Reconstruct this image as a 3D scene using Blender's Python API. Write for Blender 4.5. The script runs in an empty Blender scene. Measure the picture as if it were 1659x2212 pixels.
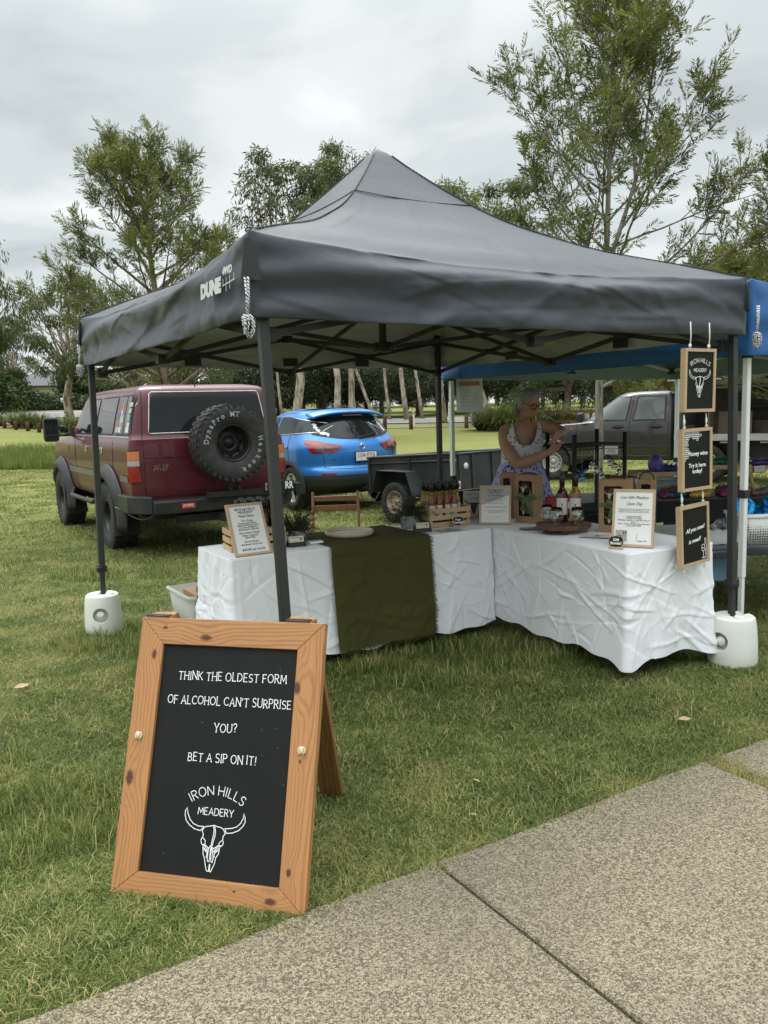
import bpy, bmesh, math, random
import numpy as np
from mathutils import Vector, Matrix

SC = bpy.context.scene
COL = SC.collection
R = math.radians

# ------------------------------------------------------------------ camera
cam = bpy.data.cameras.new("camera")
cam.sensor_fit = 'HORIZONTAL'
cam.sensor_width = 36.0
cam.lens = 36.0 * 1762.69 / 1659.0
cam.clip_start = 0.05
cam.clip_end = 3000
cam_o = bpy.data.objects.new("camera", cam)
COL.objects.link(cam_o)
_pit, _rol = 0.124129, 0.0286669
cam_o.matrix_world = (Matrix.Translation((0, 0, 1.49165)) @ Matrix.Rotation(math.pi / 2 - _pit, 4, 'X')
                      @ Matrix.Rotation(-_rol, 4, 'Z'))
SC.camera = cam_o

# ------------------------------------------------------------------ sky and sun
SUN_EL, SUN_AZ = R(62), R(-20)          # azimuth measured from +Y towards +X
world = bpy.data.worlds.new("World")
SC.world = world
world.use_nodes = True
_n, _l = world.node_tree.nodes, world.node_tree.links
_n.clear()
w_out = _n.new('ShaderNodeOutputWorld')
w_mix = _n.new('ShaderNodeMixShader')
w_sky = _n.new('ShaderNodeBackground')
w_cld = _n.new('ShaderNodeBackground')
sky = _n.new('ShaderNodeTexSky')
sky.sky_type = 'NISHITA'
sky.sun_disc = False
sky.sun_elevation = SUN_EL
sky.sun_rotation = SUN_AZ
w_sky.inputs[1].default_value = 0.1
_l.new(sky.outputs[0], w_sky.inputs[0])
w_tc = _n.new('ShaderNodeTexCoord')
w_sep = _n.new('ShaderNodeSeparateXYZ')
_l.new(w_tc.outputs['Generated'], w_sep.inputs[0])
def wm(op, a, b=None, c=None):
    m = _n.new('ShaderNodeMath'); m.operation = op
    for i, v in enumerate((a, b, c)):
        if v is None: continue
        if isinstance(v, (int, float)): m.inputs[i].default_value = v
        else: _l.new(v, m.inputs[i])
    return m.outputs[0]
w_z = wm('MAXIMUM', w_sep.outputs[2], 0.0)
w_den = wm('ADD', w_z, 0.22)
w_cmb = _n.new('ShaderNodeCombineXYZ')
_l.new(wm('DIVIDE', w_sep.outputs[0], w_den), w_cmb.inputs[0])
_l.new(wm('DIVIDE', w_sep.outputs[1], w_den), w_cmb.inputs[1])
_l.new(w_z, w_cmb.inputs[2])
def wnoise(scale, detail, rough, dist, off):
    mp = _n.new('ShaderNodeMapping'); mp.inputs['Location'].default_value = off
    _l.new(w_cmb.outputs[0], mp.inputs[0])
    t = _n.new('ShaderNodeTexNoise')
    t.inputs['Scale'].default_value = scale; t.inputs['Detail'].default_value = detail
    t.inputs['Roughness'].default_value = rough; t.inputs['Distortion'].default_value = dist
    _l.new(mp.outputs[0], t.inputs[0])
    return t.outputs[0]
n1 = wnoise(1.0, 5.0, 0.46, 0.5, (3.6, 1.2, 0.0))
n2 = wnoise(2.6, 6.0, 0.5, 0.4, (7.3, 2.2, 0.0))
w_n = wm('ADD', wm('MULTIPLY', n1, 0.68), wm('MULTIPLY', n2, 0.32))
ramp = _n.new('ShaderNodeValToRGB')
ramp.color_ramp.interpolation = 'EASE'
ramp.color_ramp.elements[0].position = 0.36
ramp.color_ramp.elements[0].color = (0.46, 0.50, 0.51, 1)
ramp.color_ramp.elements[1].position = 0.66
ramp.color_ramp.elements[1].color = (0.96, 0.98, 0.95, 1)
for pos, c in ((0.445, (0.57, 0.62, 0.62, 1)), (0.53, (0.70, 0.74, 0.735, 1))):
    e = ramp.color_ramp.elements.new(pos); e.color = c
_l.new(w_n, ramp.inputs[0])
# an overcast sky is brightest overhead
zen = _n.new('ShaderNodeMapRange'); zen.interpolation_type = 'SMOOTHSTEP'
zen.inputs[1].default_value = 0.36; zen.inputs[2].default_value = 0.9
zen.inputs[3].default_value = 1.0; zen.inputs[4].default_value = 4.0
_l.new(w_z, zen.inputs[0])
_l.new(ramp.outputs[0], w_cld.inputs[0])
_l.new(zen.outputs[0], w_cld.inputs[1])
w_mix.inputs[0].default_value = 0.94
_l.new(w_sky.outputs[0], w_mix.inputs[1])
_l.new(w_cld.outputs[0], w_mix.inputs[2])
_l.new(w_mix.outputs[0], w_out.inputs[0])

sun = bpy.data.lights.new("sun", 'SUN')
sun.energy = 1.5
sun.angle = R(18)
sun.color = (1.0, 0.96, 0.9)
sun_o = bpy.data.objects.new("sun", sun)
COL.objects.link(sun_o)
_d = Vector((math.sin(SUN_AZ) * math.cos(SUN_EL), math.cos(SUN_AZ) * math.cos(SUN_EL), math.sin(SUN_EL)))
sun_o.rotation_euler = _d.to_track_quat('Z', 'Y').to_euler()
sun_o.location = (0, 0, 30)

SC.view_settings.view_transform = 'Standard'
SC.view_settings.look = 'None'
SC.view_settings.exposure = 0.32
SC.view_settings.gamma = 1.0
SC.render.engine = 'CYCLES'
SC.cycles.max_bounces = 12
SC.cycles.diffuse_bounces = 3
SC.cycles.glossy_bounces = 3
SC.cycles.transmission_bounces = 12
SC.cycles.transparent_max_bounces = 8

# ------------------------------------------------------------------ object helpers
def link(o):
    COL.objects.link(o); return o

def thing(name, label, cat, loc=(0, 0, 0), rz=0.0, group=None, rot=None):
    o = bpy.data.objects.new(name, None)
    o.empty_display_size = 0.1
    o.location = loc
    o.rotation_euler = rot if rot is not None else (0, 0, rz)
    tag(o, label, cat, group)
    return link(o)

def tag(o, label=None, cat=None, group=None, kind=None):
    if label: o['label'] = label
    if cat: o['category'] = cat
    if group: o['group'] = group
    if kind: o['kind'] = kind
    return o

def copy_tree(o, parent=None):
    c = o.copy(); COL.objects.link(c)
    if parent is not None: c.parent = parent
    for ch in list(o.children): copy_tree(ch, c)
    return c

def fm(o, ux, vy):
    """Frame matrix: local x along ux, y along vy, z = ux x vy, at o."""
    u = Vector(ux).normalized(); v = Vector(vy).normalized(); w = u.cross(v)
    return Matrix(((u.x, v.x, w.x, o[0]), (u.y, v.y, w.y, o[1]), (u.z, v.z, w.z, o[2]), (0, 0, 0, 1)))

def TR(x, y, z): return Matrix.Translation((x, y, z))
def RX(a): return Matrix.Rotation(a, 4, 'X')
def RY(a): return Matrix.Rotation(a, 4, 'Y')
def RZ(a): return Matrix.Rotation(a, 4, 'Z')

class MB:
    """Collects shapes into one mesh."""
    def __init__(s): s.v = []; s.f = []; s.sm = []; s.mk = []
    def add(s, vs, fs, M=None, smooth=False):
        b = len(s.v); s.mk.append((b, len(s.f)))
        if M is not None: vs = [tuple(M @ Vector(q)) for q in vs]
        s.v.extend([tuple(q) for q in vs])
        for f in fs: s.f.append(tuple(i + b for i in f)); s.sm.append(smooth)
        return s
    def box(s, c, d, M=None):
        x, y, z = c; a, b, e = d[0] / 2, d[1] / 2, d[2] / 2
        vs = [(x + i * a, y + j * b, z + k * e) for k in (-1, 1) for j in (-1, 1) for i in (-1, 1)]
        fs = [(0, 2, 3, 1), (4, 5, 7, 6), (0, 1, 5, 4), (2, 6, 7, 3), (0, 4, 6, 2), (1, 3, 7, 5)]
        return s.add(vs, fs, M)
    def bar(s, p, q, w, h=None, up=(0, 0, 1)):
        """A rectangular bar from p to q."""
        h = w if h is None else h
        p = Vector(p); q = Vector(q); t = (q - p).normalized()
        u = Vector(up)
        if abs(t.dot(u)) > 0.97: u = Vector((1, 0, 0))
        a = t.cross(u).normalized(); b = a.cross(t).normalized()
        vs = []
        for c in (p, q):
            for i, j in ((-1, -1), (1, -1), (1, 1), (-1, 1)):
                vs.append(c + a * (i * w / 2) + b * (j * h / 2))
        return s.add(vs, [(0, 1, 2, 3), (7, 6, 5, 4), (0, 4, 5, 1), (1, 5, 6, 2), (2, 6, 7, 3), (3, 7, 4, 0)])
    def tube(s, pts, r, n=8, cap=True, closed=False):
        pts = [Vector(q) for q in pts]; m = len(pts)
        rs = r if isinstance(r, (list, tuple)) else [r] * m
        vs = []; prev = None
        for i, q in enumerate(pts):
            if closed: t = pts[(i + 1) % m] - pts[i - 1]
            else: t = pts[min(i + 1, m - 1)] - pts[max(i - 1, 0)]
            t = t.normalized() if t.length > 1e-9 else Vector((0, 0, 1))
            if prev is None:
                a = t.orthogonal().normalized()
            else:
                a = prev - t * prev.dot(t)
                a = a.normalized() if a.length > 1e-6 else t.orthogonal().normalized()
            prev = a; b = t.cross(a)
            for k in range(n):
                an = 2 * math.pi * k / n
                vs.append(q + (a * math.cos(an) + b * math.sin(an)) * rs[i])
        fs = []
        rng = range(m if closed else m - 1)
        for i in rng:
            j = (i + 1) % m
            for k in range(n):
                l = (k + 1) % n
                fs.append((i * n + k, i * n + l, j * n + l, j * n + k))
        s.add(vs, fs, None, True)
        if cap and not closed:
            b = len(s.v) - len(vs)
            s.f.append(tuple(b + k for k in reversed(range(n)))); s.sm.append(False)
            s.f.append(tuple(b + (m - 1) * n + k for k in range(n))); s.sm.append(False)
        return s
    def lathe(s, prof, n=24, M=None, cap0=True, cap1=True):
        """prof: list of (r, z), revolved round z."""
        vs = []; m = len(prof)
        for r_, z_ in prof:
            for k in range(n):
                a = 2 * math.pi * k / n
                vs.append((r_ * math.cos(a), r_ * math.sin(a), z_))
        fs = []
        for i in range(m - 1):
            for k in range(n):
                l = (k + 1) % n
                fs.append((i * n + k, i * n + l, (i + 1) * n + l, (i + 1) * n + k))
        b = len(s.v)
        s.add(vs, fs, M, True)
        if cap0 and prof[0][0] > 1e-6: s.f.append(tuple(b + k for k in reversed(range(n)))); s.sm.append(False)
        if cap1 and prof[-1][0] > 1e-6: s.f.append(tuple(b + (m - 1) * n + k for k in range(n))); s.sm.append(False)
        return s
    def prism(s, poly, z0, z1, M=None):
        n = len(poly)
        vs = [(x, y, z0) for x, y in poly] + [(x, y, z1) for x, y in poly]
        fs = [tuple(reversed(range(n))), tuple(range(n, 2 * n))]
        fs += [(i, (i + 1) % n, n + (i + 1) % n, n + i) for i in range(n)]
        return s.add(vs, fs, M)
    def sphere(s, c, r, nu=14, nv=9, M=None):
        rr = r if isinstance(r, (list, tuple)) else (r, r, r)
        vs = []; fs = []
        for i in range(nv + 1):
            th = math.pi * i / nv
            for k in range(nu):
                a = 2 * math.pi * k / nu
                vs.append((c[0] + rr[0] * math.sin(th) * math.cos(a), c[1] + rr[1] * math.sin(th) * math.sin(a), c[2] - rr[2] * math.cos(th)))
        for i in range(nv):
            for k in range(nu):
                l = (k + 1) % nu
                fs.append((i * nu + k, i * nu + l, (i + 1) * nu + l, (i + 1) * nu + k))
        return s.add(vs, fs, M, True)
    def loft(s, secs, closed=True, cap=True, smooth=True, M=None):
        n = len(secs[0]); vs = [q for sec in secs for q in sec]; fs = []
        for i in range(len(secs) - 1):
            for k in range(n if closed else n - 1):
                l = (k + 1) % n
                fs.append((i * n + k, i * n + l, (i + 1) * n + l, (i + 1) * n + k))
        b = len(s.v)
        s.add(vs, fs, M, smooth)
        if cap and closed:
            s.f.append(tuple(b + k for k in reversed(range(n)))); s.sm.append(False)
            s.f.append(tuple(b + (len(secs) - 1) * n + k for k in range(n))); s.sm.append(False)
        return s
    def grid(s, nu, nv, fn, smooth=True, M=None):
        vs = [fn(i / nu, j / nv) for j in range(nv + 1) for i in range(nu + 1)]
        fs = [(j * (nu + 1) + i, j * (nu + 1) + i + 1, (j + 1) * (nu + 1) + i + 1, (j + 1) * (nu + 1) + i) for j in range(nv) for i in range(nu)]
        return s.add(vs, fs, M, smooth)
    def mesh(s, name):
        me = bpy.data.meshes.new(name)
        me.from_pydata(s.v, [], s.f)
        me.polygons.foreach_set('use_smooth', np.array(s.sm, dtype=bool))
        me.update()
        return me
    def each(s, name, mat, parent=None, M=None, bevel=0.0):
        """One object per added shape."""
        mk = s.mk + [(len(s.v), len(s.f))]; out = []
        for (v0, f0), (v1, f1) in zip(mk[:-1], mk[1:]):
            q = MB(); q.v = s.v[v0:v1]; q.f = [tuple(i - v0 for i in f) for f in s.f[f0:f1]]; q.sm = s.sm[f0:f1]
            out.append(q.build(name, mat, parent, M, bevel))
        return out
    def build(s, name, mat, parent=None, M=None, bevel=0.0, seg=2, recalc=True, angle=30):
        me = s.mesh(name)
        if recalc:
            bm = bmesh.new(); bm.from_mesh(me)
            bmesh.ops.recalc_face_normals(bm, faces=bm.faces); bm.to_mesh(me); bm.free()
        return mobj(name, me, mat, parent, M, bevel, seg, angle)

def mobj(name, me, mat, parent=None, M=None, bevel=0.0, seg=2, angle=30):
    if mat is not None and len(me.materials) == 0: me.materials.append(mat)
    o = bpy.data.objects.new(name, me)
    link(o)
    if parent is not None: o.parent = parent
    if M is not None: o.matrix_local = M
    if bevel:
        b = o.modifiers.new('bevel', 'BEVEL'); b.width = bevel; b.segments = seg
        b.limit_method = 'ANGLE'; b.angle_limit = R(angle)
    return o

def bake(o):
    """Apply modifiers without operators."""
    dg = bpy.context.evaluated_depsgraph_get()
    me = bpy.data.meshes.new_from_object(o.evaluated_get(dg))
    o.modifiers.clear(); o.data = me
    return o

def cut(o, cutters):
    """Boolean-subtract temporary MBs from o and delete them."""
    tmp = []
    for m in cutters:
        c = m.build('cutter', None, o.parent); tmp.append(c)
        b = o.modifiers.new('cut', 'BOOLEAN'); b.object = c; b.operation = 'DIFFERENCE'; b.solver = 'EXACT'
    bpy.context.view_layer.update()
    bake(o)
    for c in tmp:
        me = c.data; bpy.data.objects.remove(c); bpy.data.meshes.remove(me)
    return o

def from_arrays(name, V, F, smooth=False, tone=None):
    """Fast mesh from numpy arrays (F: n x k)."""
    me = bpy.data.meshes.new(name)
    nf, k = F.shape
    me.vertices.add(len(V)); me.vertices.foreach_set('co', np.ascontiguousarray(V, dtype=np.float32).ravel())
    me.loops.add(nf * k); me.loops.foreach_set('vertex_index', np.ascontiguousarray(F, dtype=np.int32).ravel())
    me.polygons.add(nf)
    me.polygons.foreach_set('loop_start', np.arange(0, nf * k, k, dtype=np.int32))
    if smooth: me.polygons.foreach_set('use_smooth', np.ones(nf, dtype=bool))
    if tone is not None:
        a = me.attributes.new('tone', 'FLOAT', 'POINT')
        a.data.foreach_set('value', np.ascontiguousarray(tone, dtype=np.float32))
    me.update(); me.validate()
    return me

# ------------------------------------------------------------------ material helpers
class NT:
    def __init__(s, name):
        s.m = bpy.data.materials.new(name); s.m.use_nodes = True
        s.t = s.m.node_tree; s.n = s.t.nodes; s.l = s.t.links
        s.n.clear()
        s.out = s.n.new('ShaderNodeOutputMaterial')
        s.b = s.n.new('ShaderNodeBsdfPrincipled')
        s.l.new(s.b.outputs[0], s.out.inputs[0])
        s.tc = s.n.new('ShaderNodeTexCoord')
    def set(s, k, v):
        i = s.b.inputs[k]
        if isinstance(v, bpy.types.NodeSocket): s.l.new(v, i)
        else: i.default_value = v
    def put(s, sock, v):
        if isinstance(v, bpy.types.NodeSocket): s.l.new(v, sock)
        else: sock.default_value = v
    def math(s, op, a, b=None, c=None, clamp=False):
        m = s.n.new('ShaderNodeMath'); m.operation = op; m.use_clamp = clamp
        for i, v in enumerate((a, b, c)):
            if v is not None: s.put(m.inputs[i], v)
        return m.outputs[0]
    def map(s, loc=(0, 0, 0), scale=(1, 1, 1), rot=(0, 0, 0), src=None):
        m = s.n.new('ShaderNodeMapping')
        m.inputs['Location'].default_value = loc; m.inputs['Scale'].default_value = scale; m.inputs['Rotation'].default_value = rot
        s.l.new(src if src is not None else s.tc.outputs['Object'], m.inputs[0])
        return m.outputs[0]
    def noise(s, scale, detail=4, rough=0.5, dist=0.0, vec=None, out='Fac'):
        t = s.n.new('ShaderNodeTexNoise')
        t.inputs['Scale'].default_value = scale; t.inputs['Detail'].default_value = detail
        t.inputs['Roughness'].default_value = rough; t.inputs['Distortion'].default_value = dist
        s.l.new(vec if vec is not None else s.tc.outputs['Object'], t.inputs['Vector'])
        return t.outputs[out]
    def voro(s, scale, vec=None, out='Distance', feature='F1', rnd=1.0):
        t = s.n.new('ShaderNodeTexVoronoi'); t.feature = feature
        t.inputs['Scale'].default_value = scale; t.inputs['Randomness'].default_value = rnd
        s.l.new(vec if vec is not None else s.tc.outputs['Object'], t.inputs['Vector'])
        return t.outputs[out]
    def ramp(s, fac, stops, interp='LINEAR'):
        r_ = s.n.new('ShaderNodeValToRGB'); r_.color_ramp.interpolation = interp
        els = r_.color_ramp.elements
        while len(els) > 1: els.remove(els[-1])
        for i, (p_, c) in enumerate(stops):
            e = els[0] if i == 0 else els.new(p_)
            e.position = p_; e.color = (*c, 1) if len(c) == 3 else c
        s.l.new(fac, r_.inputs[0])
        return r_.outputs[0]
    def mix(s, f, a, b, mode='MIX'):
        m = s.n.new('ShaderNodeMix'); m.data_type = 'RGBA'; m.blend_type = mode
        s.put(m.inputs[0], f)
        for sock, v in ((m.inputs[6], a), (m.inputs[7], b)):
            if isinstance(v, bpy.types.NodeSocket): s.l.new(v, sock)
            else: sock.default_value = (*v, 1) if len(v) == 3 else v
        return m.outputs[2]
    def rng(s, v, a, b, c, d, smooth=False):
        m = s.n.new('ShaderNodeMapRange')
        if smooth: m.interpolation_type = 'SMOOTHSTEP'
        s.l.new(v, m.inputs[0])
        for i, q in enumerate((a, b, c, d)): m.inputs[i + 1].default_value = q
        return m.outputs[0]
    def bump(s, h, strength=0.3, dist=0.01):
        b = s.n.new('ShaderNodeBump'); b.inputs['Strength'].default_value = strength; b.inputs['Distance'].default_value = dist
        s.l.new(h, b.inputs['Height']); s.l.new(b.outputs[0], s.b.inputs['Normal'])
        return b
    def attr(s, name, out='Fac'):
        a = s.n.new('ShaderNodeAttribute'); a.attribute_name = name
        return a.outputs[out]
    def geo(s, out): return s.n.new('ShaderNodeNewGeometry').outputs[out]

def pbr(name, col, rough=0.6, metal=0.0, var=0.12, vs=9.0, bump=0.0, bs=60.0, coat=0.0, spec=0.5, dirt=None, sheen=0.0, bd=0.004):
    t = NT(name)
    n = t.noise(vs, 5, 0.6)
    lo = tuple(max(0, c * (1 - var)) for c in col); hi = tuple(min(1, c * (1 + var)) for c in col)
    c = t.ramp(n, [(0.3, lo), (0.7, hi)])
    if dirt:
        d = t.rng(t.noise(vs * 0.45, 8, 0.7), 0.48, 0.72, 0.0, dirt[1])
        c = t.mix(d, c, dirt[0])
    t.set('Base Color', c)
    t.set('Roughness', t.rng(t.noise(vs * 2.3, 4), 0.25, 0.75, max(0.02, rough - 0.07), min(1, rough + 0.07)))
    t.set('Metallic', metal); t.set('Specular IOR Level', spec)
    if coat: t.set('Coat Weight', coat); t.set('Coat Roughness', 0.04)
    if sheen: t.set('Sheen Weight', sheen)
    if bump: t.bump(t.noise(bs, 3), bump, bd)
    return t.m

def wood(name, light, dark, K=70.0, axis=0, rough=0.5, stretch=7.0, knots=(), band=0.55):
    """Grain along one local axis; knots are (x, y, radius) in the local x-y plane and bend the rings."""
    t = NT(name)
    sc = [1.0, 1.0, 1.0]; sc[axis] = 1.0 / stretch
    v = t.map(scale=sc)
    warp = t.noise(9.0, 3, 0.5, 0.3, v)
    fine = t.noise(150.0, 3, 0.6, 0.0, v)
    sep = t.n.new('ShaderNodeSeparateXYZ'); t.l.new(t.tc.outputs['Object'], sep.inputs[0])
    ac = sep.outputs[1 if axis == 0 else 0]
    ph = t.math('ADD', t.math('MULTIPLY', ac, K), t.math('MULTIPLY', warp, K * 0.11))
    kn = None
    for kx, ky, kr in knots:
        d = t.n.new('ShaderNodeVectorMath'); d.operation = 'DISTANCE'
        sx, sy = (0.55, 1.0) if axis == 0 else (1.0, 0.55)
        mp = t.map(scale=(sx, sy, 0.0))
        t.l.new(mp, d.inputs[0]); d.inputs[1].default_value = (kx * sx, ky * sy, 0)
        wob = t.math('ADD', d.outputs['Value'], t.math('MULTIPLY', t.math('SUBTRACT', t.noise(60, 3), 0.5), kr * 0.7))
        pull = t.rng(d.outputs['Value'], 0.0, kr * 5.0, 1.0, 0.0, True)
        ph = t.math('ADD', ph, t.math('MULTIPLY', pull, K * kr * 2.2))
        k = t.rng(wob, kr * 0.45, kr * 1.1, 1.0, 0.0, True)
        kn = k if kn is None else t.math('MAXIMUM', kn, k)
    ring = t.math('SINE', ph)
    ring = t.rng(ring, -0.2, 1.0, 0.0, 1.0)
    ring = t.math('MULTIPLY', ring, t.rng(t.noise(4.0, 2, 0.5, 0, v), 0.3, 0.7, 0.25, 1.0))
    tot = t.math('ADD', t.math('MULTIPLY', ring, band), t.math('MULTIPLY', fine, 1 - band))
    mid = tuple((a * 0.62 + b * 0.38) for a, b in zip(light, dark))
    c = t.ramp(tot, [(0.15, light), (0.5, mid), (0.95, dark)])
    big = t.noise(5.0, 3, 0.6, 0, v)
    c = t.mix(t.rng(big, 0.35, 0.75, 0, 0.4), c, tuple(a * 0.72 for a in mid))
    if kn is not None:
        c = t.mix(t.math('MULTIPLY', kn, 0.9), c, tuple(a * 0.3 for a in dark))
    t.set('Base Color', c)
    t.set('Roughness', t.rng(fine, 0.3, 0.7, rough - 0.08, rough + 0.1))
    t.bump(tot, 0.15, 0.002)
    return t.m

def glass_mat(name, tint=(0.95, 0.98, 0.97), rough=0.0, ior=1.45):
    t = NT(name)
    t.set('Base Color', (*tint, 1)); t.set('Transmission Weight', 1.0); t.set('Roughness', rough); t.set('IOR', ior)
    return t.m

def pane_mat(name, col=(0.012, 0.014, 0.015), rough=0.03):
    t = NT(name)
    t.set('Base Color', (*col, 1)); t.set('Roughness', rough); t.set('Specular IOR Level', 0.32)
    t.set('Coat Weight', 0.0); t.set('Coat Roughness', 0.02)
    t.bump(t.noise(3.0, 2), 0.02, 0.02)
    return t.m

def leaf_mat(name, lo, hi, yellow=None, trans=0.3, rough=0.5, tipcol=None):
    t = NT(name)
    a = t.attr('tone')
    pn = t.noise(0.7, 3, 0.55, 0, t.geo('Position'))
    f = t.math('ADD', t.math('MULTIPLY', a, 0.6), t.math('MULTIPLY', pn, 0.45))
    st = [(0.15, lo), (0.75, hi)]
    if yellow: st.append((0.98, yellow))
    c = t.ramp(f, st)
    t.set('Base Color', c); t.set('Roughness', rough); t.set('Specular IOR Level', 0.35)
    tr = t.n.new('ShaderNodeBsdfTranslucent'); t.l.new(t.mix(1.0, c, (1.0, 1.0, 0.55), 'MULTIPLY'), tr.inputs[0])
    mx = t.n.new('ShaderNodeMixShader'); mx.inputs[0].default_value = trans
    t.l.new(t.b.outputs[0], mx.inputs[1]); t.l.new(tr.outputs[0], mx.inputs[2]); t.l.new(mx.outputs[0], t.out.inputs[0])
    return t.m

def paint(name, col, rough=0.32, metal=0.35, flake=0.0, dust=0.0):
    t = NT(name)
    c = t.mix(t.noise(2.5, 3), tuple(x * 0.92 for x in col), tuple(min(1, x * 1.06) for x in col))
    if dust:
        d = t.rng(t.noise(6, 7, 0.65), 0.4, 0.8, 0.0, dust)
        c = t.mix(d, c, (0.30, 0.26, 0.2))
    t.set('Base Color', c); t.set('Metallic', metal); t.set('Roughness', rough)
    t.set('Coat Weight', 0.7); t.set('Coat Roughness', t.rng(t.noise(7, 5), 0.3, 0.7, 0.03, 0.07 + dust * 0.4))
    return t.m

M = {}
M['black_plastic'] = pbr('black_plastic', (0.018, 0.018, 0.019), 0.55, var=0.2)
M['grey_plastic'] = pbr('grey_plastic', (0.045, 0.047, 0.05), 0.6, var=0.15, bump=0.15, bs=300)
M['rubber'] = pbr('rubber', (0.020, 0.020, 0.021), 0.75, var=0.25, vs=14, bump=0.2, bs=120, dirt=((0.10, 0.085, 0.065), 0.35))
M['chrome'] = pbr('chrome', (0.75, 0.76, 0.77), 0.15, 1.0, var=0.05)
M['alloy'] = pbr('alloy', (0.62, 0.63, 0.65), 0.32, 0.9, var=0.06)
M['white_metal'] = pbr('white_metal', (0.74, 0.76, 0.75), 0.42, 0.0, var=0.05, vs=5)
M['galv'] = pbr('galv', (0.42, 0.44, 0.44), 0.5, 0.6, var=0.12, vs=6)
M['white_paint'] = pbr('white_paint', (0.80, 0.80, 0.78), 0.6, var=0.03)
M['ink'] = pbr('ink', (0.035, 0.033, 0.032), 0.7, var=0.05)
M['grey_ink'] = pbr('grey_ink', (0.18, 0.18, 0.185), 0.7, var=0.05)
M['faint_ink'] = pbr('faint_ink', (0.45, 0.45, 0.46), 0.7, var=0.05)
M['paper'] = pbr('paper', (0.80, 0.80, 0.80), 0.7, var=0.02)
M['rope_white'] = pbr('rope_white', (0.72, 0.70, 0.64), 0.85, var=0.1, vs=40)
M['cord'] = None
M['glass'] = glass_mat('clear_glass')
M['dark_pane'] = pane_mat('dark_pane')
M['chalkboard'] = pbr('chalkboard', (0.0105, 0.0110, 0.0112), 0.62, var=0.12, vs=3, bump=0.05, bs=500, spec=0.22)
M['chalk'] = pbr('chalk', (0.82, 0.83, 0.83), 0.75, var=0.06, vs=60)
M['pine'] = wood('pine', (0.62, 0.45, 0.27), (0.46, 0.30, 0.155), 160, 0, 0.55, 9, band=0.45)
M['pine_v'] = wood('pine_v', (0.62, 0.45, 0.27), (0.46, 0.30, 0.155), 160, 1, 0.55, 9, band=0.45)
M['oak_frame'] = wood('oak_frame', (0.56, 0.41, 0.26), (0.40, 0.27, 0.15), 240, 0, 0.5, 12, band=0.35)
M['cardboard'] = pbr('cardboard', (0.33, 0.205, 0.115), 0.8, var=0.08, vs=25, bump=0.06, bs=200)

# ------------------------------------------------------------------ lettering
def txt(name, body, size, mat, parent, Mx, align='CENTER', shear=0.0, sx=1.0, ext=0.0004, bold=0.0, ls=1.0, res=3):
    cu = bpy.data.curves.new(name, 'FONT')
    cu.body = body; cu.size = size; cu.align_x = align; cu.align_y = 'CENTER'
    cu.shear = shear; cu.extrude = ext; cu.offset = bold; cu.resolution_u = res; cu.space_line = ls
    o = bpy.data.objects.new(name, cu)
    me = bpy.data.meshes.new_from_object(o)
    bpy.data.objects.remove(o); bpy.data.curves.remove(cu)
    me.name = name
    if sx != 1.0: me.transform(Matrix.Diagonal((sx, 1, 1, 1)))
    me.transform(TR(0, 0, ext))
    me.materials.clear()
    return mobj(name, me, mat, parent, Mx)

def arc(cx, cy, rx, ry, a0, a1, n=10):
    return [(cx + rx * math.cos(R(a0 + (a1 - a0) * i / n)), cy + ry * math.sin(R(a0 + (a1 - a0) * i / n))) for i in range(n + 1)]

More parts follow.
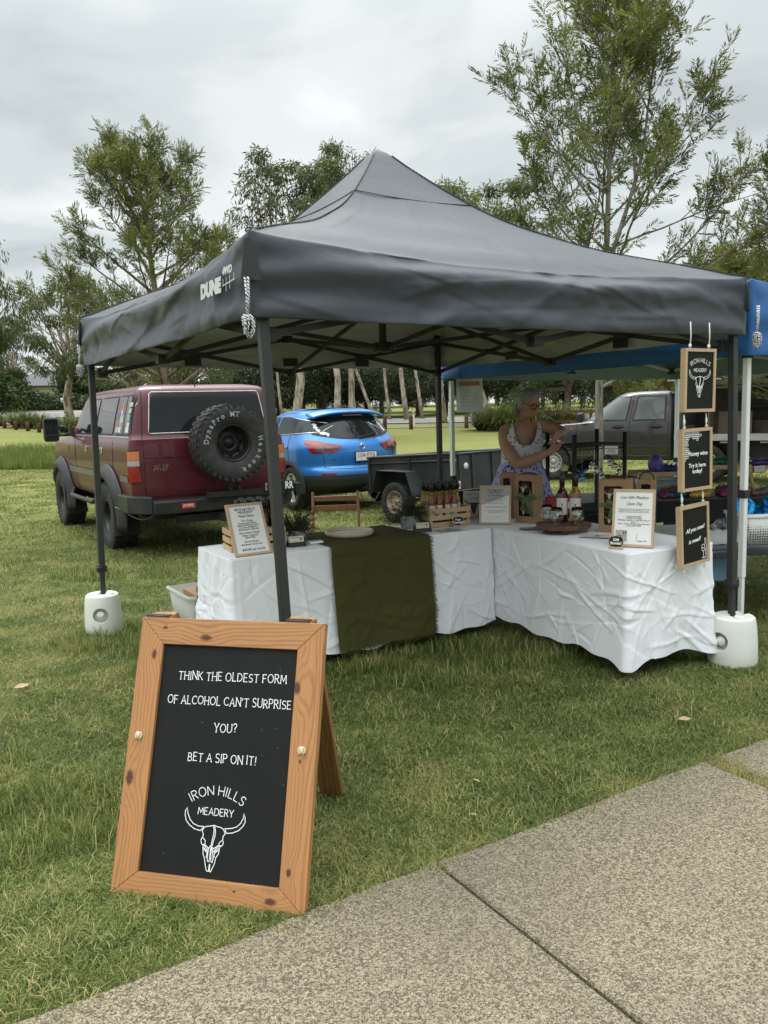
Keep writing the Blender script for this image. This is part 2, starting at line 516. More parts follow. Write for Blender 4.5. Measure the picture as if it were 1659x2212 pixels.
GL = {  # hand lettered capitals: width, strokes
 'A': (0.72, [[(0, 0), (0.36, 1), (0.72, 0)], [(0.13, 0.34), (0.59, 0.34)]]),
 'B': (0.56, [[(0, 0), (0, 1)], [(0, 1)] + arc(0.22, 0.76, 0.26, 0.24, 90, -90) + [(0, 0.52)], [(0.2, 0.52)] + arc(0.26, 0.26, 0.28, 0.26, 90, -90) + [(0, 0)]]),
 'C': (0.66, [arc(0.4, 0.5, 0.4, 0.5, 48, 312, 16)]),
 'D': (0.68, [[(0, 0), (0, 1)], [(0, 1)] + arc(0.2, 0.5, 0.46, 0.5, 90, -90, 14) + [(0, 0)]]),
 'E': (0.52, [[(0, 0), (0, 1)], [(0, 1), (0.5, 1)], [(0, 0.52), (0.4, 0.52)], [(0, 0), (0.52, 0)]]),
 'F': (0.50, [[(0, 0), (0, 1)], [(0, 1), (0.5, 1)], [(0, 0.52), (0.4, 0.52)]]),
 'H': (0.64, [[(0, 0), (0, 1)], [(0.64, 0), (0.64, 1)], [(0, 0.5), (0.64, 0.5)]]),
 'I': (0.10, [[(0.05, 0), (0.05, 1)]]),
 'K': (0.60, [[(0, 0), (0, 1)], [(0.56, 1), (0, 0.45)], [(0.16, 0.6), (0.6, 0)]]),
 'L': (0.50, [[(0, 1), (0, 0)], [(0, 0), (0.5, 0)]]),
 'M': (0.84, [[(0, 0), (0.08, 1)], [(0.08, 1), (0.42, 0.25), (0.76, 1)], [(0.76, 1), (0.84, 0)]]),
 'N': (0.68, [[(0, 0), (0, 1)], [(0, 1), (0.68, 0)], [(0.68, 0), (0.68, 1)]]),
 'O': (0.80, [arc(0.4, 0.5, 0.4, 0.5, 90, 450, 22)]),
 'P': (0.54, [[(0, 0), (0, 1)], [(0, 1)] + arc(0.24, 0.74, 0.3, 0.26, 90, -90) + [(0, 0.48)]]),
 'R': (0.58, [[(0, 0), (0, 1)], [(0, 1)] + arc(0.24, 0.75, 0.28, 0.25, 90, -90) + [(0, 0.5)], [(0.22, 0.5), (0.58, 0)]]),
 'S': (0.54, [arc(0.28, 0.75, 0.25, 0.25, 35, 250, 10) + arc(0.26, 0.25, 0.28, 0.26, 75, -145, 10)]),
 'T': (0.66, [[(0, 1), (0.66, 1)], [(0.33, 1), (0.33, 0)]]),
 'U': (0.66, [[(0, 1), (0, 0.35)] + arc(0.33, 0.33, 0.33, 0.33, 180, 360, 12) + [(0.66, 1)]]),
 'Y': (0.66, [[(0, 1), (0.33, 0.45), (0.66, 1)], [(0.33, 0.45), (0.33, 0)]]),
 "'": (0.06, [[(0.03, 1.02), (0.0, 0.78)]]),
 '?': (0.46, [arc(0.23, 0.76, 0.23, 0.24, 170, -40, 10) + [(0.23, 0.42), (0.23, 0.27)], [(0.23, 0.06), (0.23, 0.0)]]),
 '!': (0.12, [[(0.09, 1.0), (0.05, 0.3)], [(0.03, 0.06), (0.03, 0.0)]]),
 ' ': (0.13, []),
}

def ribbon(mb, pts, w, z, k=0):
    """A flat painted stroke with round ends in the x-y plane."""
    P_ = [Vector((a, b)) for a, b in pts]
    Q = [P_[0]]
    for q in P_[1:]:
        if (q - Q[-1]).length > 1e-6: Q.append(q)
    if len(Q) < 2: return
    closed = (Q[0] - Q[-1]).length < 1e-5
    n = len(Q); L = []; Rr = []
    for i, q in enumerate(Q):
        if closed and i in (0, n - 1): t = (Q[1] - Q[0]).normalized() + (Q[-1] - Q[-2]).normalized()
        elif i == 0: t = Q[1] - Q[0]
        elif i == n - 1: t = Q[-1] - Q[-2]
        else: t = (Q[i + 1] - q).normalized() + (q - Q[i - 1]).normalized()
        t = t.normalized() if t.length > 1e-6 else Vector((1, 0))
        sc_ = 1.0
        if 0 < i < n - 1:
            c = (Q[i + 1] - q).normalized().dot(t); sc_ = 1 / max(0.5, c)
        nn = Vector((-t.y, t.x)) * (w / 2 * sc_)
        L.append(q + nn); Rr.append(q - nn)
    vs = [(a.x, a.y, z) for a in L] + [(a.x, a.y, z) for a in Rr]
    fs = [(i, n + i, n + i + 1, i + 1) for i in range(n - 1)]
    mb.add(vs, fs)
    if not closed:
        for q in (Q[0], Q[-1]):
            mb.add([(q.x + w / 2 * math.cos(j * math.pi / 4), q.y + w / 2 * math.sin(j * math.pi / 4), z + 0.00008) for j in range(8)], [tuple(range(8))])

def word_strokes(s, h, gap=0.17, jit=0.0, rng=None, serif=0.0):
    """Strokes of a line of text, left aligned at 0; returns (strokes, width)."""
    x = 0.0; out = []
    for ch in s:
        w, st = GL[ch]
        dy = rng.uniform(-jit, jit) if rng else 0; k = 1 + (rng.uniform(-jit, jit) if rng else 0)
        for pl in st:
            out.append([((x + a) * h, (b * k + dy) * h) for a, b in pl])
            if serif:
                for (a, b), (c, d) in ((pl[0], pl[1]), (pl[-1], pl[-2])):
                    if ch in "'?!" or abs(b - d) < 0.02: continue
                    if (b < 0.02 or b > 0.98) and abs(a - c) < 0.5 and ch not in 'COSUDB' or (ch == 'U' and b > 0.98):
                        out.append([((x + a - serif) * h, (b * k + dy) * h), ((x + a + serif) * h, (b * k + dy) * h)])
        x += w + gap
    return out, (x - gap) * h

SKULL = dict(
 hornL=[(-.099, .047), (-.104, .038), (-.104, .024), (-.099, .009), (-.086, -.004), (-.068, -.014), (-.046, -.018), (-.036, -.005), (-.055, -.005), (-.073, .001), (-.086, .013), (-.095, .03), (-.099, .047)],
 hornR=[(.095, .045), (.1, .034), (.1015, .02), (.095, .007), (.081, -.007), (.062, -.015), (.042, -.018), (.036, -.005), (.058, -.002), (.075, .004), (.087, .016), (.094, .03), (.095, .045)],
 headL=[(-.004, .001), (-.012, -.001), (-.029, -.004), (-.036, -.01), (-.04, -.017), (-.036, -.025), (-.035, -.032), (-.038, -.038)],
 headR=[(-.002, .002), (.01, -.001), (.023, -.003), (.03, -.006), (.036, -.014), (.038, -.02), (.032, -.029), (.032, -.039)],
 mid=[(-.004, .001), (0, -.01), (0, -.025), (-.003, -.043), (-.005, -.057)], mid2=[(.001, -.001), (.005, -.015), (.005, -.03), (.001, -.045), (-.001, -.058)],
 eyeL=[(-.038, -.038), (-.041, -.044), (-.04, -.051), (-.036, -.058), (-.028, -.058), (-.026, -.052), (-.027, -.045), (-.032, -.04), (-.038, -.038)],
 eyeR=[(.032, -.039), (.035, -.045), (.034, -.052), (.029, -.057), (.022, -.056), (.02, -.051), (.024, -.045), (.032, -.039)],
 chL=[(-.033, -.063), (-.029, -.059), (-.017, -.071), (-.014, -.074), (-.018, -.076), (-.033, -.063)], chR=[(.029, -.058), (.021, -.058), (.007, -.072), (.005, -.076), (.01, -.074), (.029, -.058)],
 nose=[(-.025, -.058), (-.014, -.067), (-.006, -.059), (.004, -.067), (.019, -.056)],
 jawL=[(-.032, -.064), (-.029, -.087), (-.024, -.096), (-.019, -.115), (-.014, -.131), (-.01, -.134), (-.006, -.133), (-.005, -.113)], jawL2=[(-.03, -.069), (-.016, -.081), (-.018, -.095)],
 jawR=[(.024, -.064), (.022, -.081), (.014, -.093), (.012, -.109), (.005, -.126), (.001, -.135), (-.003, -.133), (-.003, -.113)], jawR2=[(.022, -.069), (.009, -.079), (.008, -.092)],
 nasL=[(-.012, -.068), (-.014, -.08), (-.013, -.104), (-.008, -.106), (-.006, -.099), (-.006, -.082), (-.006, -.064)], nasR=[(-.003, -.063), (.002, -.074), (.006, -.097), (.003, -.107), (-.001, -.105), (-.003, -.084), (-.003, -.066)])
SKULL_FILL = [(-.099, .047), (-.104, .030), (-.099, .009), (-.086, -.004), (-.068, -.014), (-.042, -.019), (-.036, -.028), (-.041, -.045), (-.036, -.058), (-.031, -.085), (-.019, -.115), (-.010, -.134), (.001, -.134),
              (.012, -.109), (.022, -.081), (.029, -.057), (.035, -.045), (.034, -.028), (.042, -.019), (.062, -.014), (.081, -.007), (.095, .007), (.1, .030), (.095, .047), (.088, .016), (.058, -.002), (.036, -.003), (.012, .001), (-.012, .001), (-.036, -.003), (-.058, -.004), (-.086, .012)]

def bull_logo(mb, cx, cy, k, w, z=0.0005, arch=True, h=None):
    """The horned skull with its arched name above, painted in line."""
    j = 0
    for pl in SKULL.values():
        ribbon(mb, [(cx + a * k, cy + b * k) for a, b in pl], w, z + j * 0.00003); j += 1
    if arch:
        h = 0.027 * k if h is None else h
        st, wd = word_strokes('IRON HILLS', h, 0.24)
        rad = 0.148 * k; yc = cy + 0.093 * k - rad
        for pl in st:
            q = []
            for a, b in pl:
                an = (a - wd / 2) / rad
                q.append((cx + math.sin(an) * (rad + b - 0.0), yc + math.cos(an) * (rad + b)))
            ribbon(mb, q, w * 0.95, z + 0.0003)
        st, wd = word_strokes('MEADERY', h * 0.78, 0.2)
        for pl in st: ribbon(mb, [(cx + a - wd / 2, cy + 0.031 * k + b) for a, b in pl], w * 0.9, z + 0.0003)

def solid_skull(mb, cx, cy, k, z=0.0005):
    mb.add([(cx + a * k, cy + b * k, z) for a, b in SKULL_FILL], [tuple(range(len(SKULL_FILL)))])

def gz(x, y):
    """Height of the ground."""
    s = min(1, max(0, (y - 5) / 4.5)); s = s * s * (3 - 2 * s)
    z = -0.075 * s
    if y > 34:
        f = min(1, max(0, (-x - 3) / 16)); f = f * f * (3 - 2 * f)
        d = y - 34; d = d * d / (d + 6)
        z += min(d, 95) * (0.024 + 0.034 * f)
    return z
# ================================================================== THE GROUND
GY = 0.5476812                      # the stall, the path and the parked cars share this direction
EA = Vector((math.cos(GY), math.sin(GY), 0)); EB = Vector((-math.sin(GY), math.cos(GY), 0))

def ground_mat():
    t = NT('lawn')
    pos = t.geo('Position')
    big = t.noise(0.32, 5, 0.6, 0.4, pos)
    med = t.noise(2.2, 5, 0.65, 0.3, pos)
    fine = t.noise(38.0, 4, 0.7, 0.0, t.map(scale=(1, 0.75, 1), src=pos))
    sep = t.n.new('ShaderNodeSeparateXYZ'); t.l.new(pos, sep.inputs[0])
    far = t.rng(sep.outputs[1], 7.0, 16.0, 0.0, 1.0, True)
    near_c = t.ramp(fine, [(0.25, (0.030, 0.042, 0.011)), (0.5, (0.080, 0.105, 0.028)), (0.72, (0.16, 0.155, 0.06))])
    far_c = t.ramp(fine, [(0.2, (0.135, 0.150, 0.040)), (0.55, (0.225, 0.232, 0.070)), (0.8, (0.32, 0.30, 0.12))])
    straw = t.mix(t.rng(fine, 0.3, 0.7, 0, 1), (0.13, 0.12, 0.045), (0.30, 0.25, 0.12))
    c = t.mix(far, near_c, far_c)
    c = t.mix(t.math('MULTIPLY', t.rng(med, 0.55, 0.75, 0.0, 0.75), t.rng(big, 0.35, 0.6, 0.25, 1.0)), c, straw)
    c = t.mix(t.rng(big, 0.35, 0.7, 0.2, 0.0), c, (0.050, 0.085, 0.022))
    mow = t.noise(1.0, 5, 0.7, 0.6, t.map(scale=(0.22, 1.5, 1), rot=(0, 0, 0.2), src=pos))
    c = t.mix(t.rng(mow, 0.42, 0.68, 0.0, 0.42), c, (0.085, 0.105, 0.026))
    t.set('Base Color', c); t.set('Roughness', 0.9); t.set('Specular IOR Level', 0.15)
    t.bump(t.math('ADD', fine, t.math('MULTIPLY', med, 0.6)), 0.8, 0.03)
    return t.m
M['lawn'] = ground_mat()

def axis_pts(lo, hi, breaks):
    out = []; x = lo
    while x < hi:
        out.append(x)
        for lim, st in breaks:
            if abs(x) < lim: x += st; break
        else: x += 25
    out.append(hi)
    return out
gx_ = axis_pts(-420, 420, [(12, 0.6), (40, 2.0), (120, 6)])
gy_ = axis_pts(-40, 700, [(14, 0.6), (60, 1.5), (140, 4)])
gv = [(x, y, gz(x, y)) for y in gy_ for x in gx_]
gn = len(gx_)
gf = [(j * gn + i, j * gn + i + 1, (j + 1) * gn + i + 1, (j + 1) * gn + i) for j in range(len(gy_) - 1) for i in range(gn - 1)]
g_mb = MB().add(gv, gf, None, True)
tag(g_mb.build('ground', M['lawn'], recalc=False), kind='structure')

# ---- exposed aggregate footpath, one slab after another
def aggregate_mat():
    t = NT('exposed_aggregate')
    pos = t.geo('Position')
    v1 = t.voro(165.0, pos, 'Color'); d1 = t.voro(165.0, pos, 'Distance')
    v2 = t.voro(330.0, pos, 'Color')
    s1 = t.n.new('ShaderNodeSeparateColor'); t.l.new(v1, s1.inputs[0])
    s2 = t.n.new('ShaderNodeSeparateColor'); t.l.new(v2, s2.inputs[0])
    big = t.noise(1.6, 5, 0.65, 0.2, pos)
    thr = t.math('ADD', s1.outputs[0], t.math('MULTIPLY', t.math('SUBTRACT', big, 0.5), 0.5))
    c = t.ramp(thr, [(0.0, (0.045, 0.043, 0.048)), (0.20, (0.06, 0.056, 0.058)), (0.22, (0.085, 0.063, 0.042)), (0.42, (0.12, 0.092, 0.062)), (0.46, (0.27, 0.225, 0.155)), (0.70, (0.36, 0.315, 0.23)), (1.0, (0.54, 0.495, 0.39))], 'LINEAR')
    c2 = t.ramp(s2.outputs[1], [(0.0, (0.06, 0.046, 0.036)), (0.45, (0.20, 0.168, 0.12)), (1.0, (0.52, 0.475, 0.37))])
    c = t.mix(t.rng(d1, 0.35, 0.62, 0.15, 0.85), c, c2)
    c = t.mix(1.0, c, (0.70, 0.655, 0.575), 'MULTIPLY')
    stain = t.rng(t.noise(0.55, 7, 0.65, 0.3, pos), 0.42, 0.68, 0.0, 0.5)
    c = t.mix(stain, c, t.mix(0.7, c, (0.10, 0.085, 0.07)))
    t.set('Base Color', c); t.set('Roughness', 0.85)
    t.bump(t.math('ADD', d1, t.math('MULTIPLY', s2.outputs[0], 0.4)), 0.5, 0.004)
    return t.m
M['aggregate'] = aggregate_mat()
PO = Vector((0.14, 2.51, 0))           # a point on the lawn edge of the path, at a joint
PN = -EB                                # towards the camera
SLAB = 1.37
p_mb = MB()
rng = random.Random(5)
for k in range(-16, 20):
    a0, a1 = k * SLAB + 0.0055, (k + 1) * SLAB - 0.0055
    zt = 0.016 + rng.uniform(-0.003, 0.003)
    if k == 0: a1 -= 0.02
    if k == 1: a0 += 0.05
    n = 26
    top = []
    for i in range(n + 1):
        a = a0 + (a1 - a0) * i / n
        e = 0.006 * math.sin(a * 5.1) + 0.008 * (rng.random() - 0.5)
        top.append(PO + EA * a + PN * e)
    for i in reversed(range(2)):
        a = a0 if i == 0 else a1
        top.append(PO + EA * a + PN * 2.4)
    m = len(top)
    vs = [(q.x, q.y, -0.06) for q in top] + [(q.x, q.y, zt - 0.006) for q in top]
    cen = sum(top, Vector()) / m
    ins = [q + (cen - q).normalized() * 0.006 for q in top]
    vs += [(q.x, q.y, zt) for q in ins]
    fs = [(i, (i + 1) % m, m + (i + 1) % m, m + i) for i in range(m)] + [(m + i, m + (i + 1) % m, 2 * m + (i + 1) % m, 2 * m + i) for i in range(m)] + [tuple(range(2 * m, 3 * m))]
    p_mb.add(vs, fs)
tag(p_mb.build('footpath', M['aggregate']), kind='structure')

def path_dist(x, y):
    """>0 on the lawn side."""
    return (x - PO.x) * EB.x + (y - PO.y) * EB.y

# ---- turf: clumps of real blades scattered by geometry nodes
def blade_patch(name, nb, rad, hmin, hmax, wid, seed, lean=(0.3, 1.25), straw=0.22, mat=None):
    g = np.random.default_rng(seed)
    rr = rad * np.sqrt(g.random(nb)); an = g.random(nb) * 2 * np.pi
    base = np.stack([rr * np.cos(an), rr * np.sin(an), np.full(nb, -0.004)], 1)
    H = g.uniform(hmin, hmax, nb); ln = g.uniform(lean[0], lean[1], nb); az = g.random(nb) * 2 * np.pi
    d = np.stack([np.cos(az), np.sin(az), np.zeros(nb)], 1)
    tw = az + g.normal(1.5, 0.5, nb); sd = np.stack([np.cos(tw), np.sin(tw), np.zeros(nb)], 1)
    w = wid * g.uniform(0.6, 1.3, nb)
    p1 = base + d * (H * np.sin(ln * 0.5) * 0.5)[:, None]; p1[:, 2] += H * np.cos(ln * 0.5) * 0.5
    curl = g.uniform(0.0, 0.55, nb)
    p2 = p1 + d * (H * np.sin(ln + curl) * 0.5)[:, None]; p2[:, 2] += H * np.cos(ln + curl) * 0.5
    p2[:, 2] = np.maximum(p2[:, 2], 0.004)
    s_ = sd * (w / 2)[:, None]
    V = np.stack([base - s_, base + s_, p1 - s_ * 0.85, p1 + s_ * 0.85, p2 - s_ * 0.12, p2 + s_ * 0.12], 1).reshape(-1, 3)
    i = (np.arange(nb) * 6)[:, None]
    F = np.concatenate([i + np.array([[0, 1, 3, 2]]), i + np.array([[2, 3, 5, 4]])], 0)
    st = g.random(nb) < straw
    tone = np.where(st, g.uniform(0.72, 1.0, nb), g.uniform(0.0, 0.6, nb))
    me = from_arrays(name, V, F, True, np.repeat(tone, 6))
    me.materials.append(mat)
    return bpy.data.objects.new(name, me)

def blade_mat(name, dark, mid, straw, patch=(0.5, 0.8)):
    t = NT(name)
    pos = t.geo('Position')
    a = t.attr('tone')
    big = t.noise(0.55, 5, 0.62, 0.4, pos); med = t.noise(2.6, 4, 0.6, 0.2, pos)
    dry = t.rng(t.math('ADD', t.math('MULTIPLY', big, 0.5), t.math('MULTIPLY', med, 0.5)), patch[0], patch[1], 0.0, 0.38, True)
    f = t.math('ADD', a, dry, clamp=True)
    f = t.math('ADD', f, t.math('MULTIPLY', t.math('SUBTRACT', med, 0.5), 0.35))
    lit = tuple(x * 1.35 for x in mid)
    c = t.ramp(f, [(0.0, dark), (0.35, mid), (0.62, lit), (0.74, tuple((p_ + q) / 2 for p_, q in zip(lit, straw))), (1.0, straw)])
    t.set('Base Color', c); t.set('Roughness', 0.55); t.set('Specular IOR Level', 0.3)
    tr = t.n.new('ShaderNodeBsdfTranslucent'); t.l.new(c, tr.inputs[0])
    mx = t.n.new('ShaderNodeMixShader'); mx.inputs[0].default_value = 0.3
    t.l.new(t.b.outputs[0], mx.inputs[1]); t.l.new(tr.outputs[0], mx.inputs[2]); t.l.new(mx.outputs[0], t.out.inputs[0])
    return t.m
M['blade'] = blade_mat('turf_blade', (0.046, 0.072, 0.016), (0.142, 0.188, 0.044), (0.48, 0.40, 0.185), (0.43, 0.68))
M['blade_long'] = blade_mat('long_blade', (0.07, 0.115, 0.022), (0.165, 0.225, 0.050), (0.36, 0.32, 0.13))

def scatter(name, pts, coll_objs, mat):
    """pts: list of (x, y, z, rot, scale, variant). One object, blades instanced by geometry nodes."""
    A = np.array(pts, dtype=np.float32)
    me = bpy.data.meshes.new(name)
    me.vertices.add(len(A)); me.vertices.foreach_set('co', np.ascontiguousarray(A[:, :3]).ravel())
    for nm, col in (('rz', 3), ('sc', 4)):
        at = me.attributes.new(nm, 'FLOAT', 'POINT'); at.data.foreach_set('value', np.ascontiguousarray(A[:, col]))
    at = me.attributes.new('var', 'INT', 'POINT'); at.data.foreach_set('value', A[:, 5].astype(np.int32))
    me.materials.append(mat); me.update()
    o = link(bpy.data.objects.new(name, me))
    ng = bpy.data.node_groups.new(name + '_nodes', 'GeometryNodeTree')
    ng.interface.new_socket('Geometry', in_out='INPUT', socket_type='NodeSocketGeometry')
    ng.interface.new_socket('Geometry', in_out='OUTPUT', socket_type='NodeSocketGeometry')
    N = ng.nodes; L = ng.links
    gi = N.new('NodeGroupInput'); go = N.new('NodeGroupOutput')
    def na(nm, ty):
        n = N.new('GeometryNodeInputNamedAttribute'); n.data_type = ty; n.inputs['Name'].default_value = nm
        return n.outputs['Attribute']
    jn = N.new('GeometryNodeGeometryToInstance')
    for co in reversed(coll_objs):
        oi = N.new('GeometryNodeObjectInfo'); oi.inputs['Object'].default_value = co
        L.new(oi.outputs['Geometry'], jn.inputs[0])
    ip = N.new('GeometryNodeInstanceOnPoints')
    ip.inputs['Pick Instance'].default_value = True
    L.new(gi.outputs[0], ip.inputs['Points']); L.new(jn.outputs[0], ip.inputs['Instance'])
    L.new(na('var', 'INT'), ip.inputs['Instance Index'])
    cx = N.new('ShaderNodeCombineXYZ'); L.new(na('rz', 'FLOAT'), cx.inputs[2])
    er = N.new('FunctionNodeEulerToRotation'); L.new(cx.outputs[0], er.inputs[0]); L.new(er.outputs[0], ip.inputs['Rotation'])
    L.new(na('sc', 'FLOAT'), ip.inputs['Scale'])
    L.new(ip.outputs[0], go.inputs[0])
    md = o.modifiers.new('blades', 'NODES'); md.node_group = ng
    return tag(o, kind='stuff')

TURF = [blade_patch('turf_clump', 290, 0.11, 0.014, 0.047, 0.0031, s, (0.6, 1.52), straw=st, mat=M['blade']) for s, st in ((1, 0.10), (2, 0.15), (3, 0.24), (4, 0.10))]
TURF += [blade_patch('turf_clump', 120, 0.12, 0.04, 0.10, 0.0042, 5, (0.1, 0.9), 0.1, M['blade'])]
TURF += [blade_patch('straw_clump', 90, 0.13, 0.03, 0.085, 0.0028, 6, (0.6, 1.5), 0.85, M['blade'])]
TURF += [blade_patch('coarse_clump', 90, 0.26, 0.022, 0.06, 0.008, s, straw=0.25, mat=M['blade']) for s in (7, 8)]

def turf_points():
    g = random.Random(11); pts = []
    def strip(y0, y1, dens, kind, sc):
        w0 = 0.53 * y1 + 1.6
        for _ in range(int(dens * 2 * w0 * (y1 - y0))):
            x = g.uniform(-w0, w0); y = g.uniform(y0, y1)
            if abs(x) > 0.53 * y + 1.6: continue
            pd = path_dist(x, y)
            if -2.45 < pd < 0.045: continue
            v = g.choice((0, 1, 2, 3))
            n_ = math.sin(x * 2.3 + 1.7 * math.sin(y * 1.9)) + math.sin(y * 2.9 + x)
            if g.random() < 0.055: v = 5
            elif n_ > 0.9 and g.random() < 0.4: v = 4
            if kind: v = g.choice((6, 7))
            k = sc * g.uniform(0.75, 1.2)
            pts.append((x, y, gz(x, y), g.uniform(0, 6.28), k, v))
    strip(1.2, 3.4, 210, 0, 0.95); strip(3.4, 6.0, 125, 0, 1.0); strip(6.0, 10.0, 60, 0, 1.15)
    strip(8.5, 15.0, 16, 1, 1.0); strip(15.0, 26.0, 7, 1, 1.25)
    # the lawn edge along the path, and dry grass filling the open joint
    for i in range(700):
        a = g.uniform(-4, 5.5); e = g.uniform(0.0, 0.07)
        q = PO + EA * a + EB * e
        pts.append((q.x, q.y, 0.0, g.uniform(0, 6.28), g.uniform(0.4, 0.75), g.choice((0, 1, 2, 3, 3, 5))))
    for i in range(110):
        e = g.uniform(-0.02, 1.3); q = PO + EA * (SLAB + 0.02 + g.uniform(-0.02, 0.045)) - EB * e
        if e < 0.55 or g.random() < 0.35: pts.append((q.x, q.y, 0.004, g.uniform(0, 6.28), g.uniform(0.35, 0.6), 5))
    for i in range(60):
        e = g.uniform(0.0, 2.3); q = PO - EB * e
        if g.random() < 0.3: pts.append((q.x, q.y, -0.012, g.uniform(0, 6.28), 0.16, 5))
    return pts
tag(scatter('grass', turf_points(), TURF, M['blade']), 'short trodden lawn grass with straw patches around the stall', 'grass')

# the strip of long unmown grass behind the four wheel drive
LONG = [blade_patch('long_clump', 150, 0.45, 0.35, 0.8, 0.014, s, (0.05, 0.6), 0.12, M['blade_long']) for s in (21, 22, 23)]
def long_points():
    g = random.Random(3); pts = []
    for _ in range(5200):
        x = g.uniform(-34, -1.5); y = g.uniform(24, 36)
        edge = 25.6 + 0.10 * (x + 13) + 0.5 * math.sin(x * 0.9)
        if y < edge or y > edge + 7.5 or x > -3.0 - (y - 25) * 0.3: continue
        k = 0.75 + 0.35 * math.sin(x * 0.6) * math.sin(y * 0.8)
        if y > edge + 5: k *= 0.6
        pts.append((x, y, gz(x, y), g.uniform(0, 6.28), max(0.3, k) * g.uniform(0.7, 1.15), g.choice((0, 1, 2))))
    return pts
tag(scatter('long_grass', long_points(), LONG, M['blade_long']), 'unmown tall green grass beyond the red car', 'long grass')

# fallen leaves on the lawn
lm_ = pbr('dead_leaf', (0.42, 0.30, 0.17), 0.7, var=0.3)
g = random.Random(9)
for x, y, sz, lab in ((0.29, 2.78, 0.035, 'small pale dead leaf near the joint of the path'), (0.33, 3.05, 0.04, 'small curled tan leaf further out on the lawn'),
                 (-2.03, 4.36, 0.085, 'large orange brown leaf lying at the left edge of the lawn'), (-0.73, 3.0, 0.03, 'tiny dry leaf left of the chalkboard sign'),
                 (1.36, 3.62, 0.06, 'yellowed leaf sprig on the grass before the right table')):
    mb = MB(); a0 = g.uniform(0, 6)
    def lf(u, v, sz=sz):
        w = math.sin(math.pi * min(1, max(0.0, u * 0.96 + 0.02))) * 0.26 * sz
        return (u * sz - sz / 2, (v - 0.5) * 2 * w, 0.012 + 0.3 * w * abs(v - 0.5) * 2 + 0.12 * sz * (u - 0.5) ** 2)
    mb.grid(8, 4, lf)
    tag(mb.build('fallen_leaf', lm_, None, TR(x, y, 0.025) @ RZ(a0) @ RX(0.25)), lab, 'leaf', 'fallen leaves on the lawn')
# ================================================================== THE GREY GAZEBO
GC = Vector((0.0234, 5.2219, 0))
def gw(a, b, z=0.0): return GC + EA * a + EB * b + Vector((0, 0, z))

def canopy_mat(name, out, rough, sheen=0.25):
    t = NT(name)
    c = t.mix(t.noise(1.7, 4), tuple(x * 0.9 for x in out), tuple(x * 1.1 for x in out))
    dust = t.rng(t.noise(3.0, 7, 0.7), 0.5, 0.8, 0.0, 0.05)
    c = t.mix(dust, c, (0.25, 0.24, 0.22))
    t.set('Base Color', c); t.set('Roughness', rough); t.set('Sheen Weight', sheen * 0.2); t.set('Specular IOR Level', 0.38)
    wv = t.noise(900, 2)
    cr = t.noise(5.0, 5, 0.55, 1.2, t.map(scale=(1, 1, 2.2)))
    t.bump(t.math('ADD', t.math('MULTIPLY', cr, 1.0), t.math('MULTIPLY', wv, 0.02)), 0.13, 0.02)
    return t.m
M['charcoal_cloth'] = canopy_mat('charcoal_cloth', (0.038, 0.045, 0.057), 0.47)
M['silver_lining'] = pbr('silver_lining', (0.42, 0.42, 0.42), 0.6, var=0.08, vs=3, bump=0.2, bs=6, bd=0.02)
M['gunmetal'] = pbr('gunmetal', (0.050, 0.052, 0.052), 0.42, 0.55, var=0.1, vs=20, bump=0.5, bs=420, bd=0.0012)
M['dark_steel'] = pbr('dark_steel', (0.032, 0.033, 0.034), 0.5, 0.3, var=0.12)
M['blue_cloth'] = canopy_mat('blue_cloth', (0.018, 0.105, 0.31), 0.5, 0.2)
M['blue_lining'] = pbr('blue_lining', (0.26, 0.35, 0.42), 0.55, var=0.08, vs=3)

PROF = [3.075, 2.93, 2.785, 2.655, 2.55, 2.468, 2.392, 2.333, 2.282, 2.229, 2.178]
def roof_z(m):
    f = min(max(m, 0), 1) * 10; i = min(9, int(f)); f -= i
    p0 = PROF[max(0, i - 1)]; p1 = PROF[i]; p2 = PROF[i + 1]; p3 = PROF[min(10, i + 2)]
    return p1 + 0.5 * f * (p2 - p0 + f * (2 * p0 - 5 * p1 + 4 * p2 - p3 + f * (3 * (p1 - p2) + p3 - p0)))
from mathutils import noise as mnoise
def nz(x, y, z, s=1.0): return mnoise.noise(Vector((x * s, y * s, z * s)))

def crease_field(S, Hh, n, seed, amp, lo=0.12, hi=0.65, wid=(0.005, 0.013)):
    """Sharp random fold ridges over arrays of cloth coordinates S (along) and Hh (down)."""
    g = np.random.default_rng(seed); D = np.zeros_like(S)
    s0, s1 = S.min(), S.max(); h1 = Hh.max()
    for _ in range(n):
        cx, cy = g.uniform(s0, s1), g.uniform(0.04, h1)
        L = g.uniform(lo, hi); an = g.normal(0.85 if g.random() < 0.5 else -0.75, 0.55)
        ca, sa = np.cos(an), np.sin(an)
        u = (S - cx) * ca + (Hh - cy) * sa; v = -(S - cx) * sa + (Hh - cy) * ca
        v = v + 0.05 * (u / L) ** 2 * g.normal() * L
        w = g.uniform(*wid); a = amp * g.uniform(0.35, 1.0) * (1 if g.random() < 0.7 else -0.7)
        win = np.clip(1 - (2 * u / L) ** 2, 0, 1) ** 0.7
        # folded ridge: a sharp crest with a short and a long flat slope
        w1 = w * g.uniform(0.8, 1.6); w2 = w * g.uniform(2.0, 6.0)
        prof = np.where(v > 0, np.clip(1 - v / w1, 0, 1), np.clip(1 + v / w2, 0, 1))
        D += a * win * prof
    return D

